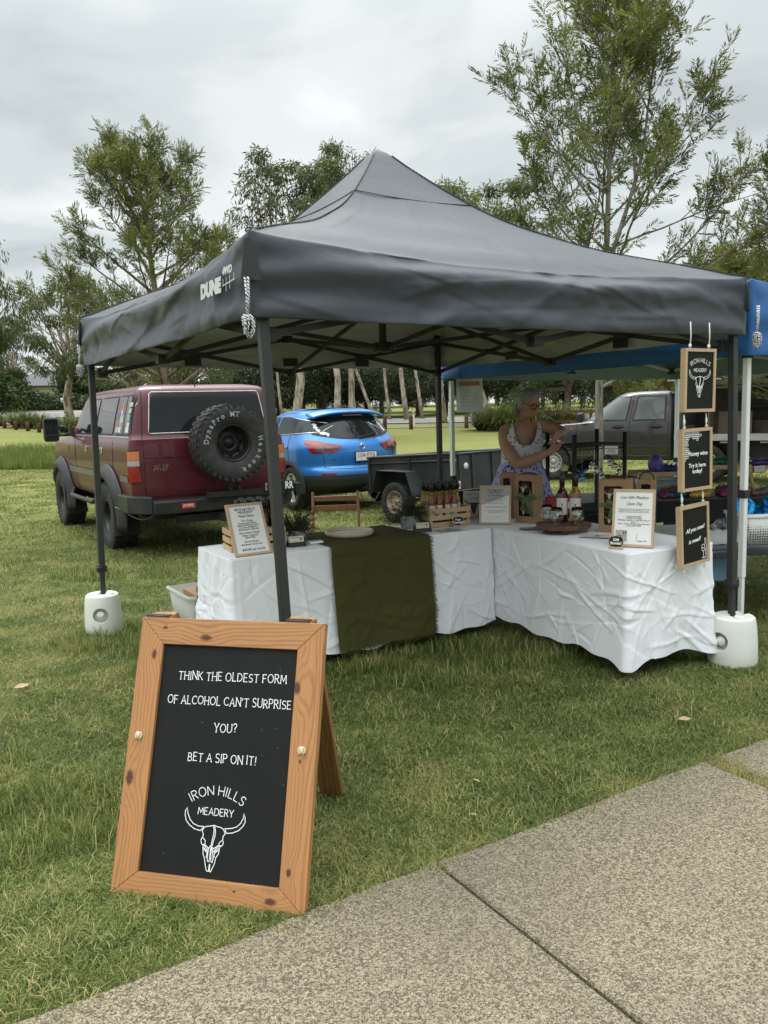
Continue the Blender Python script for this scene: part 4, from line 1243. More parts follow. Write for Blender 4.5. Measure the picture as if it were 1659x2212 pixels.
# olive runner across the left table
def runner():
    o = thing('table_runner', 'olive green linen runner draped over the left table', 'runner', A0, YA)
    x0, x1 = 0.605, 1.30
    g = random.Random(2)
    cu = np.linspace(x0, x1, 61); ch_ = np.linspace(0, .62, 70); CF = crease_field(cu[None, :].repeat(70, 0), ch_[:, None].repeat(61, 1), 60, 4, 0.007, 0.1, 0.5, (0.008, 0.02))
    def cz(x, h): return CF[min(69, int(h / .62 * 69)), min(60, max(0, int((x - x0) / (x1 - x0) * 60)))]
    def path(v):
        # v from 0 (back edge of the top) to 1 (hem at the front)
        L1, L2 = 0.56, 0.615
        f = v * (L1 + L2)
        if f < L1: return 0.555 - f, TH + 0.005, 0.0
        h = f - L1
        return -0.012, TH + 0.004 - h, h
    def fn(u, v):
        x = x0 + (x1 - x0) * u; y, z, h = path(v)
        if h > 0:
            y -= 0.012 + 0.045 * (h / 0.62) ** 1.2 + 0.010 * math.sin(u * 9 + 2 * h) * (h / 0.6) + 0.006 * mnoise.noise(Vector((u * 5, h * 7, 3))) + 0.006 * abs(mnoise.noise(Vector((u * 9, h * 5, 8)))) * min(1, h * 8)
            y -= cz(x, h)
            x += 0.012 * h
        else:
            z += 0.0016 * abs(mnoise.noise(Vector((u * 12, v * 14, 3)))) + 0.001
        return (x, y, z)
    MB().grid(60, 96, fn).build('cloth', M['olive_cloth'], o, recalc=False)
    fr = MB()
    def strand(p, d):
        q = Vector(p); L = g.uniform(0.012, 0.024)
        t = Vector(d) + Vector((g.uniform(-0.5, 0.5), g.uniform(-0.5, 0.1), g.uniform(-0.8, 0.4)))
        fr.tube([q, q + t.normalized() * L * 0.6, q + t.normalized() * L + Vector((0, 0, -0.005))], [0.0016, 0.0014, 0.0007], 4, False)
    for i in range(190): strand(fn(1.0, 0.48 + 0.52 * i / 190), (1, -0.2, -0.1))
    for i in range(60): strand(fn(1.0, 0.48 * i / 60), (1, 0, 0.1))
    for i in range(170): strand(fn(i / 170, 1.0), (0, -0.2, -1))
    fr.build('frayed_fringe', M['olive_cloth'], o)
runner()

# ================================================================== ON THE TABLES
def on_t(x, y, k=KA): return (x * k, y * k, TH + 0.002)
gl = lambda n, col, tr=0.9: None
def liquid_glass(name, col, rough=0.04, tr=0.75):
    t = NT(name); t.set('Base Color', (*col, 1)); t.set('Roughness', rough); t.set('Transmission Weight', tr); t.set('IOR', 1.4); t.set('Coat Weight', 0.5)
    return t.m
M['mead_amber'] = liquid_glass('mead_amber', (0.50, 0.17, 0.03))
M['mead_gold'] = liquid_glass('mead_gold', (0.58, 0.36, 0.06))
M['mead_red'] = liquid_glass('mead_red', (0.055, 0.008, 0.010), 0.04, 0.25)
M['neck_green'] = liquid_glass('neck_green', (0.42, 0.42, 0.12))
M['capsule'] = pbr('capsule', (0.012, 0.012, 0.013), 0.35, var=0.1)
M['label_paper'] = pbr('label_paper', (0.66, 0.64, 0.60), 0.65, var=0.06, vs=30)

def bottle_protos(name, prof, r, lz, cap_r, zc, H, liq):
    """(parts) one slender bottle: body, neck, capsule, label."""
def make_bottle(name, lab, group, r, H, shoulder, neck_r, liq, label_z, parent_loc, rz, skull=False, fillz=None):
    o = thing(name, lab, 'bottle', parent_loc, rz, group)
    sh = shoulder; nk = sh + (H - sh) * 0.32
    fz = fillz if fillz else sh + (nk - sh) * 0.55
    n = 18
    pr = [(r * 0.9, 0.0), (r, 0.006), (r, sh), (r * 0.93, sh + (nk - sh) * 0.3), (r * 0.62, sh + (nk - sh) * 0.68), (neck_r * 1.08, nk), (neck_r, nk + 0.01)]
    MB().lathe(pr, n, None, True, True).build('glass_body', liq, o, recalc=False)
    MB().lathe([(neck_r * 1.02, nk + 0.01), (neck_r, nk + 0.03)], n, None, False, False).build('neck', M['neck_green'] if liq != M['mead_red'] else liq, o, recalc=False)
    c0 = nk + 0.012 if skull else nk + 0.03
    MB().lathe([(neck_r * 1.16, c0), (neck_r * 1.13, H - 0.002), (neck_r * 0.95, H)], n).build('capsule', M['capsule'], o, recalc=False)
    lb = MB(); rl = r * 1.012; span = 2.3
    lb.grid(16, 1, lambda u, v: (rl * math.sin((u - 0.5) * span), -rl * math.cos((u - 0.5) * span), label_z[0] + v * (label_z[1] - label_z[0])))
    lo_ = lb.build('label', M['label_paper'], o, recalc=False)
    k = MB()
    if skull:
        solid_skull(k, 0, 0, 0.13)
        k.v = [(rl * 1.006 * math.sin(a / rl), -rl * 1.006 * math.cos(a / rl), (label_z[0] + label_z[1]) / 2 + 0.018 + b) for a, b, c in k.v]
        k.build('label_print', pbr('label_ink', (0.08, 0.03, 0.025), 0.6), lo_, recalc=False)
        k2 = MB()
        for i in range(3): k2.box((0, -rl - 0.0006, label_z[0] + 0.012 + i * 0.009), (0.022 - i * 0.004, 0.0006, 0.0022))
        k2.build('label_text', M['grey_ink'], lo_)
    else:
        solid_skull(k, 0.005, 0, 0.05)
        k.v = [(rl * 1.006 * math.sin(a / rl), -rl * 1.006 * math.cos(a / rl), (label_z[0] + label_z[1]) / 2 + b) for a, b, c in k.v]
        k.build('label_print', M['grey_ink'], lo_, recalc=False)
    return o

def crate(lab, q, yaw, W, D, H):
    o = thing('wooden_crate', lab, 'crate', (q[0], q[1], TH + 0.002), yaw, 'small pine crates of bottles')
    t = 0.008; sh = H * 0.26; gap = (H - 3 * sh) / 2
    for nm, p0, p1 in (('front_slats', (0, 0), (W, 0)), ('back_slats', (0, D), (W, D)), ('end_slats', (0, 0), (0, D)), ('end_slats', (W, 0), (W, D))):
        m = MB(); hor = nm != 'end_slats'
        for i in range(3):
            z = sh / 2 + i * (sh + gap)
            if hor: m.box((W / 2, p0[1], z), (W, t, sh))
            else: m.box((p0[0] + (t if p0[0] == 0 else -t) * 0.0, D / 2, z), (t, D - t * 1.1, sh))
        m.build(nm, M['pine'] if hor else pine_y, o, bevel=0.0012)
    for x in (0.016, W - 0.016):
        for y in (0.014, D - 0.014):
            MB().box((x, y, H / 2 - 0.002), (0.02, 0.016, H - 0.006)).build('corner_post', M['pine_v'], o)
    MB().box((W / 2, D / 2, 0.006), (W - 0.02, D - 0.02, 0.006)).build('base', M['pine'], o)
    return o
pine_y = wood('pine_y', (0.60, 0.43, 0.26), (0.45, 0.29, 0.15), 160, 1, 0.55, 9, band=0.45)
# left crate with dark bottles
c1 = (-0.878, 4.612); y1 = R(25)
crate('pine slatted crate of dark bottles behind the framed mead menu', c1, y1, 0.325, 0.19, 0.125)
ux, uy = Vector((math.cos(y1), math.sin(y1))), Vector((-math.sin(y1), math.cos(y1)))
k = 0
gb = random.Random(8)
proto = None
for j in range(3):
    for i in range(5):
        if (i, j) in ((0, 2), (4, 2), (0, 1)): continue
        p = Vector(c1) + ux * (0.055 + i * 0.054) + uy * (0.04 + j * 0.055)
        loc = (p.x, p.y, TH + 0.012)
        if proto is None:
            proto = make_bottle('mead_bottle', 'dark mead bottle with a tall black cap in the crate behind the menu', 'dark bottles in the left crate', 0.0235, 0.285, 0.155, 0.0135, M['mead_red'], (0.05, 0.12), loc, gb.uniform(-0.5, 0.5))
        else:
            c = copy_tree(proto); c.location = loc; c.rotation_euler = (0, 0, gb.uniform(-0.6, 0.6))
# right crate with amber bottles
c2 = (0.300, 5.354); y2 = R(26)
crate('pine slatted crate of amber bottles beside the potted plant', c2, y2, 0.318, 0.19, 0.125)
ux, uy = Vector((math.cos(y2), math.sin(y2))), Vector((-math.sin(y2), math.cos(y2)))
pa = pg_ = None
for j in range(3):
    for i in range(5):
        if i == 4 and j == 0: continue
        p = Vector(c2) + ux * (0.042 + i * 0.0575) + uy * (0.04 + j * 0.056)
        loc = (p.x, p.y, TH + 0.012); gold = (i == 4) or (i == 0 and j > 0)
        if gold:
            if pg_ is None:
                pg_ = make_bottle('mead_bottle', 'pale gold mead bottle with black cap at the end of the amber crate', 'pale gold bottles in the right crate', 0.0245, 0.285, 0.155, 0.0135, M['mead_gold'], (0.065, 0.135), loc, 0.2)
            else:
                c = copy_tree(pg_); c.location = loc; c.rotation_euler = (0, 0, gb.uniform(-0.5, 0.9))
        elif pa is None:
            pa = make_bottle('mead_bottle', 'amber mead bottle with cream label and black cap in the right crate', 'amber bottles in the right crate', 0.0245, 0.285, 0.155, 0.0135, M['mead_amber'], (0.065, 0.135), loc, 0.1)
        else:
            c = copy_tree(pa); c.location = loc; c.rotation_euler = (0, 0, gb.uniform(-0.4, 0.8))

def framed(name, lab, q, yaw, W, H, lean, fw=0.013, mat=None, group='framed paper signs on the tables', depth=0.016, loc=None):
    """A standing picture frame, bottom left at q; returns the thing and the plane matrix of its paper."""
    o = thing(name, lab, 'sign', loc if loc else (q[0], q[1], TH + 0.002), yaw, group)
    F = fm((0, 0, 0.004), (1, 0, 0), (0, math.sin(lean), math.cos(lean)))
    m = MB()
    for poly in ([(0, 0), (W, 0), (W - fw, fw), (fw, fw)], [(W, 0), (W, H), (W - fw, H - fw), (W - fw, fw)], [(W, H), (0, H), (fw, H - fw), (W - fw, H - fw)], [(0, H), (0, 0), (fw, fw), (fw, H - fw)]):
        m.prism(poly, -depth, 0)
    m.build('frame', M['oak_frame'], o, F)
    MB().box((W / 2, H / 2, -0.0075), (W - 2 * fw + 0.002, H - 2 * fw + 0.002, 0.004)).build('sheet', M['paper'], o, F)
    if not loc: MB().bar((W / 2, math.sin(lean) * H * 0.7 + 0.012, H * 0.66), (W / 2, math.sin(lean) * H * 0.7 + 0.09, 0.002), 0.04, 0.004).build('back_stand', M['black_plastic'], o)
    return o, F @ TR(0, 0, -0.0050)

def small_skull(name, parent, Fm, x, y, k, mat):
    m = MB(); solid_skull(m, x, y, k, 0.0003); return m.build(name, mat, parent, Fm)

# mead menu
o, F = framed('menu_frame', 'oak framed mead menu leaning back against the left crate', (-0.823, 4.442), R(34), 0.222, 0.302, R(22))
mb = MB()
def marble(parent, F, W, H, seed):
    return None
txt('printed_text', 'IRON    HILLS\nMEADERY', 0.021, M['ink'], o, F @ TR(0.111, 0.258, 0), ls=0.85)
small_skull('printed_logo', o, F, 0.109, 0.270, 0.13, M['ink'])
txt('printed_text', 'Mead Menu', 0.020, M['ink'], o, F @ TR(0.111, 0.228, 0))
for s, y, hd in (('Dry Range', 0.201, 1), ('Mulberry Port Barrel\nMulberry Whiskey Barrel\nTea Tree Traditional\nBloodwood Traditional', 0.168, 0), ('Semi-Sweet Range', 0.130, 1), ('Mallee Traditional\nSpiced Pear', 0.108, 0), ('Sweet Range', 0.079, 1), ('Elderflower French Oak', 0.062, 0)):
    txt('printed_text', s, 0.017 if hd else 0.013, M['ink'] if not hd else M['grey_ink'], o, F @ TR(0.111, y, 0), shear=0.35 if hd else 0, ls=0.92)
txt('printed_text', '$40.00 per bottle', 0.020, M['ink'], o, F @ TR(0.118, 0.033, 0))
# gift box pricing
o, F = framed('price_list', 'oak framed gift box price list in front of the small gift box', (0.638, 5.444), R(-13), 0.212, 0.265, R(16))
MB().prism([(0.012, 0.253), (0.2, 0.253), (0.2, 0.20), (0.012, 0.13)], 0.00005, 0.0003).build('printed_panel', pbr('grey_panel', (0.42, 0.42, 0.41), 0.7), o, F)
FF = F @ TR(0, 0, 0.0005)
txt('printed_text', 'IRON    HILLS\nMEADERY', 0.019, M['ink'], o, FF @ TR(0.106, 0.225, 0), ls=0.85)
small_skull('printed_logo', o, FF, 0.104, 0.236, 0.12, M['ink'])
txt('printed_text', 'Gift Box Pricing', 0.016, M['ink'], o, FF @ TR(0.106, 0.196, 0))
txt('printed_text', 'The perfect gifting opportunity for the\none that is most special!', 0.0095, M['grey_ink'], o, FF @ TR(0.106, 0.168, 0), shear=0.35)
txt('printed_text', 'Mead Gift Box - $45\n\nMead & Glass Gift Box - $70', 0.0125, M['grey_ink'], o, FF @ TR(0.106, 0.132, 0), ls=1.1)
txt('printed_text', 'Your choice of mead in the gift boxes to\nmake it a personal gift!', 0.0095, M['grey_ink'], o, FF @ TR(0.106, 0.088, 0), shear=0.35)
gm = MB()
for i in range(5):
    x = 0.055 + i * 0.026
    ribbon(gm, [(x - 0.009, 0.055), (x - 0.008, 0.045), (x, 0.038), (x + 0.008, 0.045), (x + 0.009, 0.055)], 0.001, 0.0003)
    ribbon(gm, [(x, 0.038), (x, 0.022)], 0.001, 0.0003)
gm.build('printed_glasses', M['faint_ink'], o, FF)
# open day
o, F = framed('event_frame', 'oak framed open day notice near the front corner of the right table', (1.250, 4.455), R(-27), 0.225, 0.318, R(13))
txt('printed_text', 'Iron Hills Meadery', 0.0245, M['ink'], o, F @ TR(0.1125, 0.272, 0), shear=0.45, sx=0.82)
txt('printed_text', 'Open Day', 0.0245, M['ink'], o, F @ TR(0.1125, 0.237, 0), shear=0.45, sx=0.85)
txt('printed_text', 'Come and experience the tasting room yourself,\ntastings, build your own cheese boards and a\nchance to chat mead in depth with the makers!', 0.0088, M['grey_ink'], o, F @ TR(0.1125, 0.200, 0), ls=0.95)
txt('printed_text', '31st January 2026\n11:00am till 5:00pm\nBookings required - scan QR code to\nbook.\nUnit 1, 22 Ern Harley Drive, Burleigh\nHeads QLD 4285', 0.0112, M['ink'], o, F @ TR(0.1145, 0.142, 0), ls=0.92)
txt('printed_text', 'Scan Me', 0.014, M['ink'], o, F @ TR(0.165, 0.033, 0), shear=0.35)
gm = MB(); ribbon(gm, arc(0.148, 0.052, 0.014, 0.022, 250, 120, 8), 0.0016, 0.0003); gm.build('printed_arrow', M['ink'], o, F)
MB().box((0.052, 0.060, 0.0002), (0.062, 0.062, 0.0003)).build('printed_photo', pbr('photo_print', (0.36, 0.37, 0.35), 0.5, var=0.5, vs=60), o, F)
pc = MB(); pc.box((0.043, 0.046, 0.0005), (0.036, 0.028, 0.0002)).box((0.062, 0.075, 0.0005), (0.008, 0.018, 0.0002)).box((0.073, 0.075, 0.0005), (0.006, 0.016, 0.0002))
pc.build('printed_photo_detail', pbr('photo_dark', (0.10, 0.09, 0.08), 0.5, var=0.4, vs=90), o, F)
# booklet in a stand
o = thing('booklet', 'grey booklet with a bull skull standing behind the price list', 'booklet', (0.553, 5.66, TH + 0.002), R(-8))
F = fm((0, 0, 0.0), (1, 0, 0), (0, math.sin(R(8)), math.cos(R(8))))
MB().box((0.075, 0.105, -0.003), (0.15, 0.21, 0.005)).build('cover', pbr('grey_card', (0.42, 0.41, 0.41), 0.6), o, F)
m = MB(); solid_skull(m, 0.077, 0.128, 0.62, 0.0008); m.build('printed_skull', M['ink'], o, F)
st, wd = word_strokes('IRON HILLS', 0.012, 0.3); m = MB()
for pl in st: ribbon(m, [(0.075 + math.sin((a - wd / 2) / 0.075) * (0.075 + b), 0.108 + math.cos((a - wd / 2) / 0.075) * (0.075 + b)) for a, b in pl], 0.0016, 0.001)
st, wd = word_strokes('MEADERY', 0.010, 0.25)
for pl in st: ribbon(m, [(0.077 + a - wd / 2, 0.152 + b) for a, b in pl], 0.0014, 0.001)
m.build('printed_name', M['ink'], o, F)
txt('printed_text', 'Mead Menu', 0.019, M['ink'], o, F @ TR(0.078, 0.026, 0.0008))

# potted rosemary-like plants
M['sprig'] = leaf_mat('sprig', (0.022, 0.035, 0.018), (0.07, 0.095, 0.05), (0.11, 0.13, 0.07), 0.15, 0.55)
M['concrete_pot'] = pbr('concrete_pot', (0.28, 0.29, 0.28), 0.85, var=0.2, vs=40, bump=0.3, bs=90)
def sprig_plant(lab, q, pr, ph, spread, seed, droop):
    g = np.random.default_rng(seed)
    o = thing('potted_plant', lab, 'plant', (q[0], q[1], TH + 0.002), 0, 'small potted plants on the left table')
    MB().lathe([(pr * 0.8, 0), (pr * 0.92, 0.01), (pr, ph * 0.7), (pr * 0.98, ph), (pr * 0.88, ph), (pr * 0.85, ph * 0.85)], 26).build('pot', M['concrete_pot'], o, recalc=False)
    V = []; F = []; T_ = []
    stems = MB()
    for i in range(95):
        az = g.uniform(0, 6.28); el = g.uniform(0.15, 1.45); L = g.uniform(0.07, spread)
        p = np.array([g.normal(0, pr * 0.4), g.normal(0, pr * 0.4), ph * 0.9]); d = np.array([np.cos(az) * np.cos(el), np.sin(az) * np.cos(el), np.sin(el)])
        pts = [p.copy()]
        for s in range(9):
            d = d + np.array([0, 0, -droop * 0.10]) + g.normal(0, 0.05, 3); d /= np.linalg.norm(d); p = p + d * L / 9; pts.append(p.copy())
            for _ in range(4):
                ld = d * 0.55 + g.normal(0, 0.6, 3); ld /= np.linalg.norm(ld); sd_ = np.cross(ld, g.normal(0, 1, 3)); sd_ /= np.linalg.norm(sd_)
                ll = g.uniform(0.014, 0.030); w = 0.0017
                b = len(V); V += [p - sd_ * w, p + sd_ * w, p + ld * ll + sd_ * w * 0.3, p + ld * ll - sd_ * w * 0.3]; F.append((b, b + 1, b + 2, b + 3)); T_ += [g.random()] * 4
        stems.tube(pts, 0.0013, 4, False)
    me = from_arrays('foliage', np.array(V), np.array(F), False, np.array(T_)); mobj('foliage', me, M['sprig'], o)
    stems.build('stem', pbr('sprig_stem', (0.05, 0.05, 0.03), 0.8), o)
sprig_plant('bushy dark green plant in a stone pot beside the left crate', (-0.535, 4.93), 0.055, 0.075, 0.17, 1, 0.8)
sprig_plant('trailing dark green plant in a grey pot beside the right crate', (0.165, 5.40), 0.06, 0.085, 0.20, 2, 1.3)

# business card holders
def card_holder(lab, q, yaw):
    o = thing('card_holder', lab, 'card holder', (q[0], q[1], TH + 0.003), yaw, 'business card holders on the left table')
    MB().prism([(-0.052, 0.0), (0.052, 0.0), (0.052, 0.026), (-0.052, 0.026)], 0, 0.006, fm((0, -0.012, 0.0), (1, 0, 0), (0, 0.35, 1))).build('holder', M['black_plastic'], o)
    MB().prism([(-0.008, 0), (0.055, 0), (0.02, 0.052), (0.012, 0.052)], -0.002, 0.002, fm((-0.052, 0, 0), (0, 1, 0), (0, 0, 1))).prism([(-0.008, 0), (0.055, 0), (0.02, 0.052), (0.012, 0.052)], -0.002, 0.002, fm((0.052, 0, 0), (0, 1, 0), (0, 0, 1))).build('side', M['black_plastic'], o)
    F = fm((0, 0.0, 0.004), (1, 0, 0), (0, 0.35, 1))
    MB().box((0, 0.029, 0), (0.09, 0.056, 0.005)).build('card', pbr('card_cream', (0.66, 0.62, 0.50), 0.6), o, F)
    small_skull('printed_logo', o, F @ TR(0, 0, 0.0032), 0.027, 0.046, 0.13, M['ink'])
    txt('printed_text', 'Iron Hills Meadery', 0.0075, M['ink'], o, F @ TR(-0.014, 0.048, 0.003))
card_holder('black card holder with cream cards by the left plant', (-0.518, 4.762), R(24))
card_holder('black card holder with cream cards by the right plant', (0.250, 5.185), R(20))
# card reader, wooden tray, leaflets
o = thing('card_reader', 'small white card reader lying beside the olive runner', 'card reader', (-0.418, 4.862, TH + 0.002), R(20))
MB().box((0, 0, 0.008), (0.088, 0.062, 0.015)).build('body', pbr('white_gloss', (0.75, 0.76, 0.76), 0.25), o, bevel=0.006, seg=3)
MB().box((0, 0.004, 0.0158), (0.05, 0.034, 0.0012)).build('screen', pbr('grey_screen', (0.35, 0.36, 0.36), 0.3), o)
o = thing('wooden_tray', 'round pale timber tray on the olive runner', 'tray', (-0.225, 5.135, TH + 0.009), R(30))
M['pale_wood'] = wood('pale_wood', (0.62, 0.53, 0.41), (0.50, 0.40, 0.28), 120, 0, 0.6, 8, band=0.3)
MB().lathe([(0.0, 0.008), (0.133, 0.008), (0.139, 0.013), (0.140, 0.026), (0.146, 0.030), (0.154, 0.027), (0.157, 0.016), (0.150, 0.0), (0.0, 0.0)], 56, None, False, False).build('dish', M['pale_wood'], o, recalc=False)
MB().lathe([(0.0, 0.0095), (0.125, 0.0095)], 48, None, False, False).build('base_inset', pbr('tray_inset', (0.66, 0.62, 0.53), 0.6, var=0.04), o, recalc=False)
def leaflet(name, lab, q, yaw, W, D, mat, skull=False, n=1, curl=0.004):
    o = thing(name, lab, 'leaflet', (q[0], q[1], TH + 0.003), yaw, 'leaflets lying on the white cloths')
    for i in range(n):
        MB().grid(8, 6, lambda u, v: ((u - 0.5) * W, (v - 0.5) * D, 0.001 + i * 0.0022 + curl * (2 * v - 1) ** 2 * (0.5 + u)), True, RZ(i * 0.35) @ TR(i * 0.01, -i * 0.012, 0)).build('sheet', mat, o, recalc=False)
    if skull: small_skull('printed_logo', o, TR(0, 0, 0.0055) @ RZ(0.1), 0.0, 0.02, D * 2.2, M['ink'])
    return o
def photo_mat():
    t = NT('mono_photo'); v = t.noise(38, 3, 0.6, 1.0)
    t.set('Base Color', t.ramp(v, [(0.35, (0.05, 0.05, 0.05)), (0.5, (0.25, 0.25, 0.25)), (0.62, (0.62, 0.62, 0.61))])); t.set('Roughness', 0.35)
    return t.m
M['mono_photo'] = photo_mat()
M['cream_sheet'] = pbr('cream_sheet', (0.60, 0.57, 0.53), 0.6, var=0.06)
leaflet('leaflet', 'cream booklet with a skull before the amber crate', (0.417, 5.235), R(22), 0.17, 0.11, M['cream_sheet'], True)
leaflet('leaflet', 'black and white postcards between the left gift box and round board', (0.942, 5.18), R(-12), 0.15, 0.10, M['mono_photo'], n=2)
leaflet('leaflet', 'black and white postcards lying in front of the round board', (1.05, 4.985), R(-20), 0.155, 0.10, M['mono_photo'], n=2)
leaflet('leaflet', 'cream leaflet with a skull below the middle gift box', (1.265, 4.80), R(-30), 0.19, 0.13, M['cream_sheet'], True)

# tiny chalk signs on wooden feet
def tiny_sign(lab, q, yaw, W, H, words):
    o = thing('place_card', lab, 'sign', (q[0], q[1], TH + 0.003), yaw, 'tiny chalk place cards')
    MB().box((0, 0, 0.005), (W * 0.97, 0.022, 0.010)).build('foot', M['oak_frame'], o, bevel=0.001)
    F = fm((0, 0, 0.009), (1, 0, 0), (0, 0.14, 1))
    def plaque(k):
        w, h, r = W / 2 * k, H / 2 * k, 0.011
        pts = []
        for cx, cy, a0 in ((w, -h, 0), (w, h, 90), (-w, h, 180), (-w, -h, 270)):
            # scalloped corners
            pts += [(cx + r * math.cos(R(a)), cy + r * math.sin(R(a))) for a in range(a0 + 270 - 0, a0 + 180 - 1, -18)]
        return pts
    def fancy(k):
        w, h = W / 2 * k, H / 2 * k; c = 0.010
        return [(-w + c, -h), (-0.012, -h), (0, -h - 0.003), (0.012, -h), (w - c, -h), (w - c * 0.6, -h + c * 0.6), (w, -h + c), (w, -0.006), (w + 0.002, 0), (w, 0.006), (w, h - c), (w - c * 0.6, h - c * 0.6), (w - c, h), (0.012, h), (0, h + 0.003), (-0.012, h), (-w + c, h), (-w + c * 0.6, h - c * 0.6), (-w, h - c), (-w, 0.006), (-w - 0.002, 0), (-w, -0.006), (-w, -h + c), (-w + c * 0.6, -h + c * 0.6)]
    MB().prism(fancy(1.0), -0.003, 0.001, TR(0, H / 2, 0)).build('frame', M['oak_frame'], o, F)
    b = MB().prism(fancy(0.90), 0.001, 0.0025, TR(0, H / 2, 0)).build('chalk_panel', M['chalkboard'], o, F)
    txt('lettering', words, H * 0.36, M['chalk'], b, TR(0, H / 2, 0.0027), ls=0.85, bold=0.0006)
tiny_sign('tiny chalk sign reading Free Tastings against the amber crate', (0.492, 5.375), R(14), 0.076, 0.058, 'Free\nTastings!')
tiny_sign('tiny chalk sign reading Gift Boxes before the open day notice', (1.256, 4.378), R(-24), 0.078, 0.060, 'Gift\nBoxes!')

# kraft gift boxes
M['bow'] = pbr('bow_ribbon', (0.075, 0.115, 0.025), 0.5, var=0.12, sheen=0.3)
M['straw'] = pbr('straw_fill', (0.12, 0.085, 0.05), 0.9, var=0.6, vs=80, bump=0.5, bs=120)
def film():
    t = NT('window_film'); t.set('Base Color', (1, 1, 1, 1)); t.set('Transmission Weight', 1.0); t.set('Roughness', 0.06); t.set('IOR', 1.15); t.set('Specular IOR Level', 0.8)
    return t.m
M['film'] = film()
def gift_box(lab, q, yaw, W, D, H, win, bow=True, z=TH + 0.002, both=True):
    o = thing('gift_box', lab, 'gift box', (q[0], q[1], z), yaw, 'kraft gift boxes on the right table')
    t = 0.004; wx0, wx1, wz0, wz1 = win
    r = 0.010
    f = MB()
    # the shell: sides, back, top, bottom and a front pierced by a rounded window
    f.box((-W / 2 + t / 2, D / 2, H / 2), (t, D - 0.001, H)).box((W / 2 - t / 2, D / 2, H / 2), (t, D - 0.001, H)).box((0, D - t / 2, H / 2), (W - 2 * t, t, H)).box((0, D / 2, H - t / 2), (W - 2 * t, D - 2 * t, t)).box((0, D / 2, t / 2), (W - 2 * t, D - 2 * t, t))
    outer = [(-W / 2 + t, 0), (W / 2 - t, 0), (W / 2 - t, H), (-W / 2 + t, H)]
    ring = []
    for cx, cz, a0 in ((wx1 - r, wz0 + r, -90), (wx1 - r, wz1 - r, 0), (wx0 + r, wz1 - r, 90), (wx0 + r, wz0 + r, 180)):
        ring += [(cx + r * math.cos(R(a0 + k * 22.5)), cz + r * math.sin(R(a0 + k * 22.5))) for k in range(5)]
    n = len(ring); oi = [1, 2, 3, 0]
    vs = [(x, 0.0, zz) for x, zz in ring] + [(x, 0.0, zz) for x, zz in outer]
    fs = []
    for i in range(n):
        c = oi[((i) // 5)]
        fs.append((i, (i + 1) % n, n + c))
    for k in range(4):
        i = (k * 5 + 5) % n
        fs.append((i, n + oi[(k + 1) % 4], n + oi[k]))
    f.add(vs, fs)
    sh = f.build('carton', M['cardboard'], o)
    MB().box((0, D * 0.62, H / 2), (W - 0.02, 0.004, H - 0.02)).build('straw_fill', M['straw'], o)
    MB().grid(1, 1, lambda u, v: (wx0 - 0.003 + u * (wx1 - wx0 + 0.006), 0.003, wz0 - 0.003 + v * (wz1 - wz0 + 0.006))).build('window', M['film'], o, recalc=False)
    MB().tube([(0.045 * math.cos(a), D * 0.5, H - 0.002 + 0.05 * math.sin(a)) for a in [i * math.pi / 10 for i in range(11)]] if not bow else [(-0.06, D * 0.5, H), (-0.03, D * 0.5, H + 0.010), (0.03, D * 0.5, H + 0.010), (0.06, D * 0.5, H)], 0.004, 7).build('handle', M['black_plastic'], o)
    if bow:
        b = MB(); zb = H * 0.52
        b.box((0, -0.0022, zb), (W + 0.006, 0.002, 0.026)).box((W / 2 + 0.0022, D / 2, zb), (0.002, D + 0.006, 0.026)).box((-W / 2 - 0.0022, D / 2, zb), (0.002, D + 0.006, 0.026))
        bd = b.build('ribbon_band', M['bow'], o)
        bx = (wx0 + wx1) / 2 + 0.012
        b = MB()
        for sg in (-1, 1):
            b.grid(10, 3, lambda u, v, sg=sg: (bx + sg * (0.008 + 0.055 * math.sin(math.pi * u) * (0.7 + 0.3 * u)), -0.012 - 0.014 * math.sin(2 * math.pi * u + 0.5), zb + 0.006 + 0.03 * math.sin(math.pi * 2 * u) * 0.6 + (v - 0.5) * 0.026))
            b.grid(8, 3, lambda u, v, sg=sg: (bx + sg * (0.006 + 0.030 * u) + (v - 0.5) * 0.026, -0.012 - 0.010 * math.sin(u * 5), zb - u * (0.105 + 0.02 * sg) - abs(v - 0.5) * 0.01 * u))
        b.sphere((bx, -0.014, zb), (0.012, 0.009, 0.014))
        b.build('bow', M['bow'], o, recalc=False)
        # what shows through the window: a stemless glass and the lower part of a bottle
        gx = wx0 + 0.032
        MB().lathe([(0.02, 0.0), (0.034, 0.03), (0.036, 0.05), (0.028, 0.095)], 20, TR(gx, 0.045, H * 0.60)).build('boxed_glass', M['glass'], o, recalc=False)
        MB().lathe([(0.02, 0.0), (0.034, 0.03), (0.036, 0.05), (0.028, 0.095)], 20, TR(gx, 0.045, H * 0.16)).build('boxed_glass', M['glass'], o, recalc=False)
        MB().lathe([(0.022, 0.0), (0.024, 0.15), (0.012, 0.20), (0.012, 0.25)], 18, TR(wx1 - 0.027, 0.045, 0.015)).build('boxed_bottle', M['mead_red'], o, recalc=False)
        MB().lathe([(0.0245, 0.05), (0.0248, 0.13)], 18, TR(wx1 - 0.027, 0.045, 0.015), False, False).build('boxed_label', M['label_paper'], o, recalc=False)
        k = MB(); solid_skull(k, gx, H * 0.74, 0.28, 0); k.v = [(a, 0.006, b_) for a, b_, c in k.v]; k.build('glass_print', M['label_paper'], o, recalc=False)
        k = MB(); solid_skull(k, gx, H * 0.27, 0.25, 0); k.v = [(a, 0.006, b_) for a, b_, c in k.v]; k.build('glass_print', M['label_paper'], o, recalc=False)
    else:
